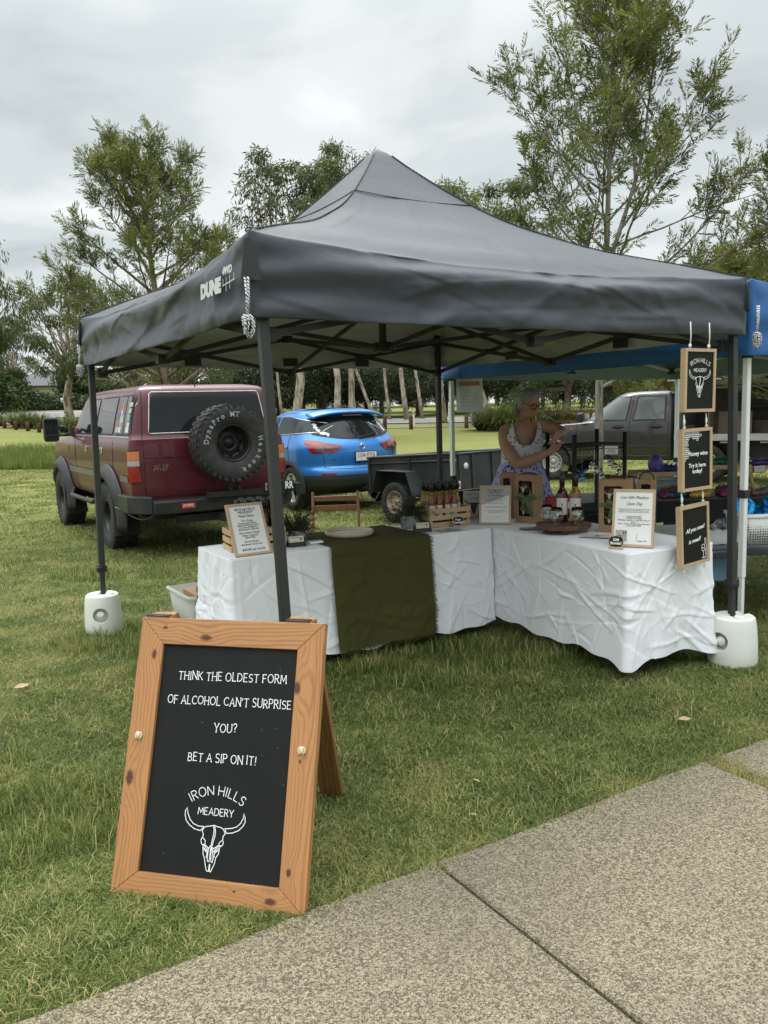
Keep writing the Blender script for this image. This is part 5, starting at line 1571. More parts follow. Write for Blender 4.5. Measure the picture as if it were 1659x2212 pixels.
        MB().box((0, 0.03, H * 0.55), (wx1 - wx0, 0.02, wz1 - wz0)).build('contents', M['mead_red'], o)
    return o
gift_box('tall kraft gift box with green bow, window full, left of the round board', (0.958, 5.47), R(-33), 0.148, 0.125, 0.325, (-0.052, 0.045, 0.045, 0.285))
gift_box('large kraft gift box with green bow partly hidden by the open day notice', (1.405, 4.945), R(-26), 0.185, 0.125, 0.325, (-0.06, 0.050, 0.045, 0.285))
gift_box('small kraft carry box with a black handle behind the price list', (0.872, 5.74), R(-30), 0.10, 0.09, 0.318, (-0.026, 0.026, 0.20, 0.285), False)
gift_box('small kraft carry box with a black handle right of the large gift box', (1.655, 5.12), R(-24), 0.108, 0.09, 0.300, (-0.028, 0.028, 0.24, 0.275), False)

# round slab of timber with two bottles and three glasses
o = thing('serving_board', 'round dark timber slab on feet carrying bottles and glasses', 'board', (1.112, 5.03, TH + 0.002), 0)
M['walnut'] = wood('walnut', (0.135, 0.058, 0.030), (0.060, 0.022, 0.012), 150, 0, 0.4, 5, band=0.5)
gb = random.Random(6)
pf = []
for i in range(60):
    a = 2 * math.pi * i / 60; rr = 0.168 + 0.006 * math.sin(a * 3 + 1) + gb.uniform(-0.003, 0.003)
    pf.append((rr * math.cos(a), rr * math.sin(a)))
MB().prism(pf, 0.028, 0.055).build('slab', M['walnut'], o, bevel=0.005)
for a in (0.6, 2.7, 4.6): MB().lathe([(0.02, 0), (0.026, 0.028)], 12, TR(0.1 * math.cos(a), 0.1 * math.sin(a), 0)).build('foot', M['walnut'], o)
ZB = TH + 0.0575
make_bottle('wine_bottle', 'red wine bottle with white skull label on the round board', 'full size bottles on the round board', 0.0365, 0.30, 0.172, 0.0145, M['mead_red'], (0.045, 0.150), (1.126, 5.118, ZB), R(-12), True)
make_bottle('wine_bottle', 'golden mead bottle with white skull label on the round board', 'full size bottles on the round board', 0.0365, 0.30, 0.172, 0.0145, M['mead_gold'], (0.045, 0.150), (1.203, 5.085, ZB), R(-14), True)
def stemless(lab, x, y):
    o = thing('wine_glass', lab, 'glass', (x, y, ZB), 0, 'stemless glasses on the round board')
    prf = [(0.0, 0.004), (0.018, 0.004), (0.030, 0.012), (0.0405, 0.034), (0.042, 0.048), (0.038, 0.078), (0.0335, 0.104), (0.0322, 0.104), (0.0366, 0.078), (0.0405, 0.048), (0.039, 0.035), (0.029, 0.0145), (0.016, 0.008), (0.0, 0.008)]
    MB().lathe([(0.0, 0.0), (0.017, 0.0)] + prf[1:], 30, None, False, False).build('bowl', M['glass'], o, recalc=False)
    k = MB(); solid_skull(k, 0, 0.07, 0.16, 0); k.v = [(0.0408 * math.sin(a / 0.041), -0.0405 * math.cos(a / 0.041), b_) for a, b_, c in k.v]
    k.build('etched_skull', M['label_paper'], o, recalc=False)
stemless('stemless glass at the back left of the round board', 1.034, 5.135)
stemless('stemless glass at the front of the round board before the red bottle', 1.062, 4.985)
stemless('stemless glass on the right side of the round board before the golden bottle', 1.185, 4.965)

# three chalkboards hung one below the other from the eave
def hang_board(lab, a, zb, tilt, rolla):
    q = gw(a, -1.615)
    o, F = framed('hanging_chalkboard', lab, None, GY + tilt, 0.238, 0.33, 0.0, 0.0165, None, 'chalkboards hanging in a chain from the gazebo', 0.032, (q.x, q.y, zb))
    o.rotation_euler = (0, rolla, GY + tilt); o['category'] = 'chalkboard'
    for ch in list(o.children):
        if ch.name.startswith('sheet'): ch.name = 'chalkboard'; ch.data.materials.clear(); ch.data.materials.append(M['chalkboard']); brd_ = ch
    return o, TR(0, 0, -0.0050), brd_
h1, F1, b1 = hang_board('uppermost hanging chalkboard, showing the meadery name over a bull skull', 0.838, 1.432, R(-2), R(0.5))
m = MB(); bull_logo(m, 0.119, 0.185, 0.80, 0.0026); m.build('bull_skull_drawing', M['chalk'], b1, F1)
h2, F2, b2 = hang_board('middle hanging chalkboard, honeycomb corner and words about honey wine', 0.835, 1.012, R(-1), R(-1.5))
m = MB()
hx = 0.0075
for (i, j) in [(i, 0) for i in range(9)] + [(i, 1) for i in range(10)] + [(i, 2) for i in range(9) if i not in (3, 4)] + [(i, 3) for i in (0, 1, 7)] + [(i, 4) for i in (0, 1)] + [(0, 5), (1, 5), (0, 6), (0, 7), (1, 7), (0, 8), (1, 8), (2, 8), (0, 9), (1, 9), (2, 9), (0, 10), (1, 10), (0, 11), (1, 11), (0, 12)]:
    cx = 0.025 + i * hx * 1.732 + (hx * 0.866 if j % 2 else 0); cy = 0.304 - j * hx * 1.5
    ribbon(m, [(cx + hx * 0.9 * math.cos(R(30 + 60 * q)), cy + hx * 0.9 * math.sin(R(30 + 60 * q))) for q in range(7)], 0.0024, 0.0005 + 0.00002 * (i % 3))
m.build('honeycomb_drawing', M['chalk'], b2, F2)
txt('lettering', 'Honey wine', 0.031, M['chalk'], b2, F2 @ TR(0.128, 0.196, 0), bold=0.0006)
txt('lettering', 'Try it here\ntoday!', 0.031, M['chalk'], b2, F2 @ TR(0.122, 0.118, 0), ls=1.0, bold=0.0006)
h3, F3, b3 = hang_board('lowest hanging chalkboard, script lettering with a glass and bottle drawing', 0.841, 0.602, R(1), R(-3.5))
txt('lettering', 'All you need', 0.0315, M['chalk'], b3, F3 @ TR(0.120, 0.196, 0) @ RZ(R(5)), shear=0.4, bold=0.0005, sx=0.95)
txt('lettering', 'is mead!', 0.0315, M['chalk'], b3, F3 @ TR(0.115, 0.134, 0) @ RZ(R(5)), shear=0.4, bold=0.0005, sx=0.95)
m = MB()
for pl in ([(0.178, 0.100), (0.174, 0.082), (0.178, 0.068), (0.188, 0.062), (0.198, 0.068), (0.202, 0.082), (0.199, 0.100), (0.178, 0.100)], [(0.188, 0.062), (0.188, 0.028)], [(0.176, 0.027), (0.199, 0.027)], [(0.176, 0.083), (0.190, 0.079), (0.201, 0.085)],
           [(0.197, 0.026), (0.217, 0.026), (0.217, 0.085), (0.211, 0.102), (0.211, 0.132), (0.202, 0.132), (0.202, 0.105)], [(0.206, 0.035), (0.206, 0.07), (0.217, 0.072)]):
    ribbon(m, pl, 0.0034, 0.0006)
m.build('glass_and_bottle_drawing', M['chalk'], b3, F3)
# ropes: from eave to first board, then board to board
def local_ropes(o, z_from, z_to, xs, name='hanging_rope', knots=True):
    m = MB()
    for x in xs:
        m.tube([(x, 0.016, z_from), (x + 0.004, 0.015, (z_from + z_to) / 2), (x, 0.016, z_to)], 0.0032, 7)
        if knots: m.sphere((x, 0.016, z_from + 0.018), (0.009, 0.008, 0.011), 8, 6)
    m.build(name, M['rope_white'], o)
local_ropes(h1, 0.33, 0.47, (0.05, 0.195))
for hh in (h2, h3):
    m = MB()
    for x in (0.03, 0.205):
        m.tube([(x - 0.005, 0.012, 0.335), (x - 0.006, 0.01, 0.36), (x - 0.003, 0.014, 0.41)], 0.003, 6).tube([(x + 0.005, 0.018, 0.335), (x + 0.005, 0.018, 0.37), (x + 0.002, 0.016, 0.41)], 0.003, 6)
        m.sphere((x, 0.014, 0.342), (0.008, 0.008, 0.009), 8, 6).sphere((x, 0.014, 0.372), (0.0065, 0.0065, 0.02), 8, 6)
    m.build('hanging_rope', M['rope_white'], hh)
m = MB()
for x in (0.03, 0.205): m.tube([(x, 0.014, 0.0), (x + 0.002, 0.012, -0.02)], 0.003, 6).sphere((x + 0.002, 0.012, -0.022), 0.007, 8, 6)
m.build('rope_end', M['rope_white'], h3)

# folding chair behind the runner, and a storage tub at the left end
o = thing('folding_chair', 'slatted timber folding chair facing the olive runner', 'chair', (-0.40, 6.72, 0), R(3))
M['teak'] = wood('teak', (0.34, 0.165, 0.075), (0.19, 0.085, 0.038), 120, 0, 0.45, 8, band=0.45)
M['teak_v'] = wood('teak_v', (0.32, 0.155, 0.07), (0.18, 0.08, 0.036), 120, 1, 0.45, 8, band=0.45)
for sx in (-1, 1):
    MB().bar((sx * 0.19, 0.16, 0.815), (sx * 0.19, -0.24, 0.0), 0.022, 0.038).build('backrest_leg', M['teak_v'], o, bevel=0.003)
    MB().bar((sx * 0.155, -0.20, 0.45), (sx * 0.155, 0.30, 0.0), 0.022, 0.036).build('rear_leg', M['teak_v'], o, bevel=0.003)
for z in (0.765, 0.690): MB().bar((-0.182, 0.16 - (0.815 - z) * 0.49, z), (0.182, 0.16 - (0.815 - z) * 0.49, z), 0.016, 0.044).build('back_slat', M['teak'], o, bevel=0.004)
m = MB()
for i in range(6): m.box((0, -0.20 + i * 0.066, 0.452), (0.33, 0.05, 0.014))
m.build('seat', M['teak'], o, bevel=0.003)
o = thing('storage_tub', 'frosted clear plastic tub on the grass at the left end of the table', 'tub', (-1.215, 5.33, 0), R(32))
t = NT('frosted_plastic'); t.set('Base Color', (0.72, 0.75, 0.68, 1)); t.set('Roughness', 0.35); t.set('Transmission Weight', 0.55); t.set('IOR', 1.2); M['frosted'] = t.m
def tub_sec(w, d, z, r=0.04):
    pts = []
    for cx, cy, a0 in ((w - r, -d + r, -90), (w - r, d - r, 0), (-w + r, d - r, 90), (-w + r, -d + r, 180)):
        pts += [(cx + r * math.cos(R(a0 + k * 22.5)), cy + r * math.sin(R(a0 + k * 22.5)), z) for k in range(5)]
    return pts
MB().loft([tub_sec(0.14, 0.19, 0.0), tub_sec(0.175, 0.23, 0.35), tub_sec(0.172, 0.227, 0.35), tub_sec(0.137, 0.187, 0.006)], True, True).build('tub_body', M['frosted'], o)
MB().loft([tub_sec(0.187, 0.242, 0.335), tub_sec(0.190, 0.245, 0.350), tub_sec(0.172, 0.228, 0.354)], True, False).build('rim', M['frosted'], o)
tag(MB().box((0, 0, 0.16), (0.22, 0.28, 0.30)).build('carton', M['cardboard'], None, TR(-1.20, 5.33, 0.03) @ RZ(R(32)), bevel=0.002), 'brown cardboard carton sitting inside the frosted tub', 'carton')
# ================================================================== VEHICLES
class Shell:
    """A car body as a stack of horizontal outlines; x forward, y left, z up, rear axle at x = 0."""
    def __init__(s, zk, xr, xf, w, Lr=0.35, nr=2.8, Lf=0.6, nf=2.6):
        s.zk, s.xr, s.xf, s.w, s.Lr, s.nr, s.Lf, s.nf = zk, xr, xf, w, Lr, nr, Lf, nf
    def ip(s, a, z): return float(np.interp(z, s.zk, a))
    def rear(s, y, z, off=0.0):
        w = s.ip(s.w, z); k = min(1.0, abs(y) / w)
        return (s.ip(s.xr, z) + s.Lr * (1 - (1 - k ** s.nr) ** (1 / s.nr)) - off, y, z)
    def side(s, x, z, off=0.0, sg=1):
        w = s.ip(s.w, z); a = s.ip(s.xr, z) + s.Lr; b = s.ip(s.xf, z) - s.Lf
        if x < a: y = w * max(0.0, 1 - min(1, (a - x) / s.Lr) ** s.nr) ** (1 / s.nr)
        elif x > b: y = w * max(0.0, 1 - min(1, (x - b) / s.Lf) ** s.nf) ** (1 / s.nf)
        else: y = w
        return (x, sg * (y + off), z)
    def corner(s, ph, z, off=0.0, sg=1):
        """ph 0 = flank, 90 = middle of the tail."""
        w = s.ip(s.w, z); p = R(ph); e = 2 / s.nr
        x = s.ip(s.xr, z) + s.Lr * (1 - math.sin(p) ** e); y = w * math.cos(p) ** e
        return (x - off * math.sin(p), sg * (y + off * math.cos(p)), z)
    def outline(s, z, N=18):
        w = s.ip(s.w, z); xr = s.ip(s.xr, z); xf = s.ip(s.xf, z); er = 2 / s.nr; ef = 2 / s.nf
        pts = []
        for i in range(N + 1):
            p = math.pi / 2 * i / N
            pts.append((xr + s.Lr * (1 - math.cos(p) ** er), -w * math.sin(p) ** er))     # rear middle -> right flank
        for i in range(N + 1):
            p = math.pi / 2 * (1 - i / N)
            pts.append((xf - s.Lf * (1 - math.cos(p) ** ef), -w * math.sin(p) ** ef))
        left = [(x, -y) for x, y in reversed(pts[1:-1])]
        return [(x, y, z) for x, y in pts + left]
    def body(s, name, mat, parent, zs, cutters=()):
        m = MB().loft([s.outline(z) for z in zs], True, True, True)
        o = m.build(name, mat, parent)
        if cutters:
            cut(o, cutters); o.data.materials.clear(); o.data.materials.append(mat)
        o.data.polygons.foreach_set('use_smooth', np.ones(len(o.data.polygons), dtype=bool))
        try: o.data.set_sharp_from_angle(angle=R(38))
        except Exception: pass
        return o
    def side_pane(s, name, mat, parent, zb, zt, x0, x1, off=0.004, sg=1, nu=14, nv=8, thick=True):
        """x0(v), x1(v): rear and front edge at height fraction v; zb(u), zt(u) lower and upper edge."""
        f = lambda q, t: q(t) if callable(q) else q
        def fn(u, v):
            z = f(zb, u) + (f(zt, u) - f(zb, u)) * v
            return s.side(f(x0, v) + (f(x1, v) - f(x0, v)) * u, z, off, sg)
        return MB().grid(nu, nv, fn).build(name, mat, parent, recalc=False)
    def rear_pane(s, name, mat, parent, zb, zt, y0, y1, off=0.004, nu=20, nv=8):
        f = lambda q, t: q(t) if callable(q) else q
        def fn(u, v):
            z = f(zb, u) + (f(zt, u) - f(zb, u)) * v
            return s.rear(f(y0, v) + (f(y1, v) - f(y0, v)) * u, z, off)
        return MB().grid(nu, nv, fn).build(name, mat, parent, recalc=False)

def wheel(parent, loc, Rt, Wt, rim_r, kind, side=1, name='wheel', lug=True, axis='y', spin=0.0):
    """side +1: outer face towards +axis."""
    rot = RX(-math.pi / 2 * side) if axis == 'y' else RY(-math.pi / 2 * side)
    root = bpy.data.objects.new(name, None); link(root); root.parent = parent
    root.matrix_local = TR(*loc) @ rot @ RZ(spin)          # local z = outwards
    h = Wt / 2; n = 56
    pr = [(rim_r, -h * 0.8), (rim_r * 1.06, -h * 0.92), (Rt * 0.86, -h), (Rt * 0.955, -h * 0.93), (Rt * 0.985, -h * 0.75), (Rt * 0.985, h * 0.75), (Rt * 0.955, h * 0.93), (Rt * 0.86, h), (rim_r * 1.06, h * 0.93), (rim_r, h * 0.80)]
    t = MB().lathe(pr, n, None, False, False)
    k = 34 if lug else 60
    for i in range(k):
        a = 2 * math.pi * i / k; Mx = RZ(a)
        if lug:
            for zz, da in ((-0.62, 0.0), (0.0, 0.5), (0.62, 0.25)):
                Ml = RZ(a + da * 2 * math.pi / k)
                t.box((Rt * 0.993, 0, zz * h), (Rt * 0.035, 2 * math.pi * Rt / k * 0.66, h * 0.50), Ml)
            for sg in (-1, 1):
                t.box((Rt * 0.955, 0, sg * h * 0.90), (Rt * 0.075, 2 * math.pi * Rt / k * (0.62 if i % 2 else 0.4), h * 0.14), Mx)
        else:
            t.box((Rt * 0.988, 0, 0), (Rt * 0.016, 2 * math.pi * Rt / k * 0.75, h * 1.4), Mx)
    t.build('tyre', M['rubber'], root, recalc=False)
    rm = M['alloy'] if kind == 'alloy' else (M['rim_black'] if kind == 'black' else (M['rim_steel'] if kind == 'steel' else M['rim_rust']))
    if kind == 'alloy':
        b = MB().lathe([(rim_r * 1.02, h * 0.80), (rim_r * 0.96, h * 0.84), (rim_r * 0.90, h * 0.72), (rim_r * 0.88, -h * 0.5)], 44, None, False, False)
        for i in range(5):
            a = 2 * math.pi * i / 5
            for d in (-0.15, 0.15):
                b.add([(rim_r * 0.14 * math.cos(a + d * 1.5), rim_r * 0.14 * math.sin(a + d * 1.5), h * 0.66), (rim_r * 0.93 * math.cos(a + d * 0.6), rim_r * 0.93 * math.sin(a + d * 0.6), h * 0.76), (rim_r * 0.93 * math.cos(a + d * 2.0), rim_r * 0.93 * math.sin(a + d * 2.0), h * 0.70), (rim_r * 0.26 * math.cos(a + d * 4.2), rim_r * 0.26 * math.sin(a + d * 4.2), h * 0.56)], [(0, 1, 2, 3)])
            b.add([(rim_r * 0.14 * math.cos(a - 0.22), rim_r * 0.14 * math.sin(a - 0.22), h * 0.66), (rim_r * 0.93 * math.cos(a - 0.09), rim_r * 0.93 * math.sin(a - 0.09), h * 0.76), (rim_r * 0.93 * math.cos(a + 0.09), rim_r * 0.93 * math.sin(a + 0.09), h * 0.76), (rim_r * 0.14 * math.cos(a + 0.22), rim_r * 0.14 * math.sin(a + 0.22), h * 0.66)], [(0, 1, 2, 3)])
        b.lathe([(rim_r * 0.18, h * 0.60), (rim_r * 0.17, h * 0.72), (rim_r * 0.10, h * 0.75), (0, h * 0.75)], 20, None, False, False)
        b.build('rim', rm, root, recalc=False)
        MB().lathe([(0, -h * 0.1), (rim_r * 0.86, -h * 0.1)], 30, None, False, False).build('brake', M['dark_steel'], root, recalc=False)
    else:
        dish = h * (-0.10 if kind == 'black' else 0.35)
        b = MB().lathe([(rim_r * 1.03, h * 0.80), (rim_r * 0.97, h * 0.90), (rim_r * 0.90, h * 0.76), (rim_r * 0.86, h * 0.55), (rim_r * 0.80, dish + h * 0.05), (rim_r * 0.66, dish - h * 0.06), (rim_r * 0.50, dish + h * 0.12), (rim_r * 0.34, dish + h * 0.10), (rim_r * 0.30, dish + h * 0.02), (rim_r * 0.28, dish + h * 0.16), (0.0, dish + h * 0.18)], 44, None, False, False)
        b.build('rim', rm, root, recalc=False)
        c = MB()
        nh = 8 if kind == 'black' else 12
        for i in range(nh):
            a = 2 * math.pi * i / nh
            zz = dish + h * 0.03
            if kind == 'black':
                c.add([(rim_r * 0.54 * math.cos(a), rim_r * 0.54 * math.sin(a), zz + h * 0.08), (rim_r * 0.74 * math.cos(a - 0.17), rim_r * 0.74 * math.sin(a - 0.17), zz + h * 0.04), (rim_r * 0.74 * math.cos(a + 0.17), rim_r * 0.74 * math.sin(a + 0.17), zz + h * 0.04)], [(0, 1, 2)])
            else:
                c.lathe([(0.0, 0), (rim_r * 0.07, 0)], 10, RZ(a) @ TR(rim_r * 0.70, 0, zz), False, False)
        c.build('rim_holes', M['pit'], root, recalc=False)
        nt = MB()
        for i in range(6):
            a = 2 * math.pi * (i + 0.5) / 6
            nt.lathe([(rim_r * 0.045, 0), (rim_r * 0.045, h * 0.12), (0, h * 0.14)], 6, RZ(a) @ TR(rim_r * 0.40, 0, dish + h * 0.1), False, False)
        nt.build('wheel_nuts', M['chrome'] if kind != 'black' else M['dark_steel'], root, recalc=False)
    return root
M['pit'] = pbr('pit', (0.004, 0.004, 0.004), 0.9)
M['rim_black'] = pbr('rim_black', (0.016, 0.016, 0.017), 0.4, 0.3, var=0.2, dirt=((0.1, 0.08, 0.06), 0.2))
M['rim_steel'] = pbr('rim_steel', (0.42, 0.41, 0.39), 0.45, 0.6, var=0.1, dirt=((0.2, 0.15, 0.1), 0.3))
M['rim_rust'] = pbr('rim_rust', (0.34, 0.28, 0.21), 0.6, 0.3, var=0.35, vs=20, dirt=((0.12, 0.05, 0.025), 0.8))
M['red_paint'] = paint('maroon_paint', (0.085, 0.006, 0.012), 0.40, 0.10, dust=0.04)
M['red_paint'].node_tree.nodes['Principled BSDF'].inputs['Coat Weight'].default_value = 0.45
M['blue_paint'] = paint('bright_blue_paint', (0.030, 0.215, 0.60), 0.32, 0.35, dust=0.03)
M['grey_paint'] = paint('graphite_paint', (0.048, 0.046, 0.045), 0.38, 0.35, dust=0.08)
def lens(name, col, em=0.0):
    t = NT(name); t.set('Base Color', (*col, 1)); t.set('Roughness', 0.12); t.set('Coat Weight', 1.0); t.set('Subsurface Weight', 0.0)
    w = t.n.new('ShaderNodeTexWave'); w.inputs['Scale'].default_value = 40; t.l.new(t.tc.outputs['Object'], w.inputs[0])
    t.bump(w.outputs['Fac'], 0.25, 0.003)
    return t.m
M['lens_red'] = lens('lens_red', (0.26, 0.007, 0.009)); M['lens_amber'] = lens('lens_amber', (0.50, 0.115, 0.010)); M['lens_clear'] = lens('lens_clear', (0.30, 0.29, 0.285))
M['lens_smoke'] = lens('lens_smoke', (0.10, 0.09, 0.095))
M['flare_black'] = pbr('flare_black', (0.030, 0.031, 0.033), 0.55, var=0.15, bump=0.1, bs=400)
M['bar_black'] = pbr('bar_black', (0.017, 0.018, 0.020), 0.4, 0.0, var=0.15, dirt=((0.12, 0.10, 0.08), 0.2))

def arch_cyl(x, r, z=0.40): return MB().lathe([(r, -1.5), (r, 1.5)], 40, TR(x, 0, z) @ RX(math.pi / 2))
def box_inner(parent, x0, x1, w, z0, z1):
    MB().box(((x0 + x1) / 2, 0, (z0 + z1) / 2), (x1 - x0, w, z1 - z0)).build('underbody', M['black_plastic'], parent)

def flare(sh, parent, xc, zc, r0, r1, a0, a1, out, mat, sg=1, bolts=0, name='wheel_arch_flare'):
    m = MB(); n = 28
    def fn(u, v):
        a = R(a0 + (a1 - a0) * u)
        # v: 0 outer edge on the body, 0.35 crest, 1 inner lip
        r = r1 + (r0 - r1) * v
        x, z = xc + r * math.cos(a), zc + r * math.sin(a)
        y = sh.side(min(max(x, sh.ip(sh.xr, z) + 0.06), sh.ip(sh.xf, z) - 0.06), max(z, 0.5), 0, 1)[1]
        o = out * (math.sin(min(1, v * 1.5) * math.pi / 2)) if v < 0.99 else out * 0.55
        return (x, sg * (y + 0.003 + o), z)
    m.grid(n, 9, fn)
    f = m.build(name, mat, parent, recalc=False)
    sd = f.modifiers.new('t', 'SOLIDIFY'); sd.thickness = 0.012
    if bolts:
        b = MB()
        for i in range(bolts):
            u = (i + 0.5) / bolts; q = Vector(fn(u, 0.28)); q2 = Vector(fn(u, 0.12))
            b.sphere((q.x, q.y + sg * 0.004, q.z), 0.009, 8, 6)
        b.build('flare_bolts', M['chrome'], f)
        b = MB()
        for i in range(bolts):
            a = R(a0 + (a1 - a0) * (i + 0.5) / bolts); u = (i + 0.5) / bolts
            p = [Vector(fn(u + du, vv)) for du, vv in ((-0.018, 0.62), (0.018, 0.62), (0.006, 0.22), (-0.006, 0.22))]
            b.add([(q.x, q.y + sg * 0.003, q.z) for q in p], [(0, 1, 2, 3)])
        b.build('flare_pockets', M['pit'], f, recalc=False)
    return f

M['ute_glass_daylit'] = pane_mat('ute_glass_daylit', (0.13, 0.15, 0.15), 0.05)  # opaque pane; daylight seen through the cab is put into its grey base
# ------------------------------------------------------------------ maroon four wheel drive
lc = thing('four_wheel_drive', 'maroon four wheel drive wagon with a large spare tyre on its tail', 'car', (-2.491, 10.234, -0.085), 2.121)
S = Shell([0.60, 0.70, 1.00, 1.25, 1.33, 1.345, 1.60, 1.80, 1.87, 1.91, 1.935, 1.943], [-1.03, -1.05, -1.055, -1.05, -1.045, -1.03, -0.985, -0.945, -0.92, -0.86, -0.72, -0.45],
          [3.50, 3.60, 3.62, 3.55, 2.45, 2.28, 2.02, 1.80, 1.70, 1.60, 1.40, 1.10], [0.88, 0.905, 0.925, 0.92, 0.905, 0.895, 0.845, 0.795, 0.765, 0.715, 0.60, 0.40], 0.11, 3.2, 0.30, 3.5)
zs = [0.60, 0.65, 0.70, 0.80, 0.90, 1.0, 1.1, 1.2, 1.25, 1.29, 1.33, 1.345, 1.40, 1.50, 1.60, 1.70, 1.80, 1.84, 1.87, 1.89, 1.91, 1.924, 1.935, 1.943]
lcb = S.body('body', M['red_paint'], lc, zs, [arch_cyl(0, 0.47, 0.43), arch_cyl(2.85, 0.47, 0.43)])
box_inner(lc, -0.9, 3.4, 1.3, 0.42, 1.0)
for x in (0.0, 2.85):
    for sg in (1, -1):
        wheel(lc, (x, sg * 0.845, 0.41), 0.41, 0.29, 0.205, 'black', sg, spin=0.3 * x)
        flare(S, lc, x, 0.43, 0.44, 0.60, -14 if x else -28, 196 if not x else 194, 0.085, M['flare_black'], sg, 7)
# glass: rear window with a pale trim, side windows
S.rear_pane('rear_window', M['lc_glass'] if 'lc_glass' in M else M['dark_pane'], lc, 1.395, lambda u: 1.845 - 0.03 * (2 * u - 1) ** 6, lambda v: 0.70 - 0.055 * v - (0.03 * v ** 6), lambda v: -0.70 + 0.055 * v + (0.03 * v ** 6), 0.006, 24, 12)
tr = [S.rear(0.70 - 0.055 * v, 1.395 + 0.43 * v, 0.006) for v in [i / 8 for i in range(9)]] + [S.rear(0.62 - 1.24 * u, 1.847, 0.006) for u in [i / 12 for i in range(13)]] + [S.rear(-0.645 - 0.055 * v, 1.825 - 0.43 * v, 0.006) for v in [i / 8 for i in range(9)]] + [S.rear(-0.66 + 1.32 * u, 1.393, 0.006) for u in [i / 12 for i in range(13)]]
MB().tube(tr, 0.0065, 6, closed=True).build('window_trim', pbr('trim_silver', (0.60, 0.60, 0.61), 0.3, 0.4), lc)
hl = MB()
for i in range(11):
    z = 1.43 + i * 0.036; hl.tube([S.rear(0.62 - 1.24 * u, z, 0.0075) for u in [k / 10 for k in range(11)]], 0.0009, 3, False)
hl.build('heating_wires', M['dark_steel'], lc)
rubber_trim = M['black_plastic']
for sg in (1, -1):
    for nm, x0b, x0t, x1b, x1t in (('quarter_window', -0.955, -0.90, -0.30, -0.38), ('side_window', -0.19, -0.24, 0.60, 0.50), ('side_window', 0.72, 0.66, 1.74, 1.36)):
        S.side_pane('window_rubber', rubber_trim, lc, 1.372, 1.826, lambda v: x0b - 0.02 + (x0t - x0b) * v, lambda v: x1b + 0.02 + (x1t - x1b) * v, 0.003, sg)
        S.side_pane(nm, M['dark_pane'], lc, 1.392, 1.806, lambda v: x0b + 0.005 + (x0t - x0b) * v, lambda v: x1b - 0.005 + (x1t - x1b) * v, 0.0075, sg)
    S.side_pane('belt_trim', pbr('belt_silver', (0.5, 0.5, 0.5), 0.3, 0.7), lc, 1.352, 1.366, -1.0, 1.9, 0.005, sg, 30, 1)
    S.side_pane('side_moulding', pbr('moulding_grey', (0.17, 0.165, 0.16), 0.45, 0.2), lc, 0.845, 0.925, 0.50, 2.30, 0.014, sg, 30, 2)
    S.side_pane('side_moulding', pbr('moulding_grey', (0.17, 0.165, 0.16), 0.45, 0.2), lc, 0.86, 0.93, -0.90, -0.56, 0.014, sg, 8, 2)
    for xs in (-0.25, 0.66, 1.86):
        MB().tube([S.side(xs, z, 0.0015, sg) for z in [0.62 + 0.073 * i for i in range(11)]], 0.0035, 4, False).build('door_seam', M['pit'], lc)
    for xh in (0.30, 1.16):
        q = S.side(xh, 1.185, 0.0, sg)
        MB().box((q[0], q[1] + sg * 0.008, q[2]), (0.13, 0.02, 0.075)).build('door_handle', M['chrome'], lc, bevel=0.008)
# stickers in the rear quarter window
g = random.Random(12)
cols = [(0.62, 0.62, 0.60), (0.45, 0.40, 0.30), (0.10, 0.11, 0.3), (0.6, 0.6, 0.62), (0.5, 0.42, 0.35), (0.55, 0.54, 0.5), (0.2, 0.3, 0.35), (0.6, 0.1, 0.08)]
sm_ = [pbr('window_sticker', c, 0.5, var=0.45, vs=45) for c in cols]
for x0, n in ((-0.87, 5), (-0.56, 5), (-0.42, 3)):
    z = 1.41
    for k in range(n):
        hgt = g.uniform(0.045, 0.085); wd = g.uniform(0.07, 0.15); xx = x0 + g.uniform(-0.02, 0.03)
        S.side_pane('window_sticker', sm_[(k * 3 + int(x0 * 10)) % 8], lc, z, z + hgt, xx - wd / 2 + 0.04, xx + wd / 2 + 0.04, 0.009, 1, 3, 2)
        z += hgt + g.uniform(0.0, 0.02)
S.side_pane('window_divider', rubber_trim, lc, 1.392, 1.806, -0.675, -0.645, 0.0095, 1, 2, 6)
# tail: lamps, tailgate seams, badge
for sg in (1, -1):
    b = MB()
    def lampg(z0, z1, off): return MB().grid(12, 4, lambda u, v: S.corner(5 + 31 * u, z0 + (z1 - z0) * v, off, sg))
    hs = lampg(0.855, 1.215, 0.012).build('tail_light', M['black_plastic'], lc, recalc=False)
    lampg(1.108, 1.205, 0.022).build('amber_lens', M['lens_amber'], hs, recalc=False)
    lampg(1.045, 1.104, 0.022).build('clear_lens', M['lens_clear'], hs, recalc=False)
    lampg(0.868, 1.041, 0.022).build('red_lens', M['lens_red'], hs, recalc=False)
for z in (1.125, 0.70): MB().tube([S.rear(0.76 - 1.52 * u, z, 0.002) for u in [i / 14 for i in range(15)]], 0.004, 4, False).build('tailgate_seam', M['pit'], lc)
for sg in (1, -1): MB().tube([S.rear(sg * (0.775 if z < 1.36 else 0.775 - (z - 1.36) * 0.1), z, 0.002) for z in [0.70 + 0.058 * i for i in range(21)]], 0.004, 4, False).build('tailgate_seam', M['pit'], lc)
S.rear_pane('tailgate_recess', M['red_paint'], lc, 0.74, 0.99, 0.50, -0.60, 0.004)
BF = fm((-1.066, 0.64, 1.02), (0, -1, 0), (0, 0, 1))
txt('badge', 'FULL TIME', 0.036, M['chrome'], lc, BF @ TR(0.035, 0.014, 0.0), shear=0.3)
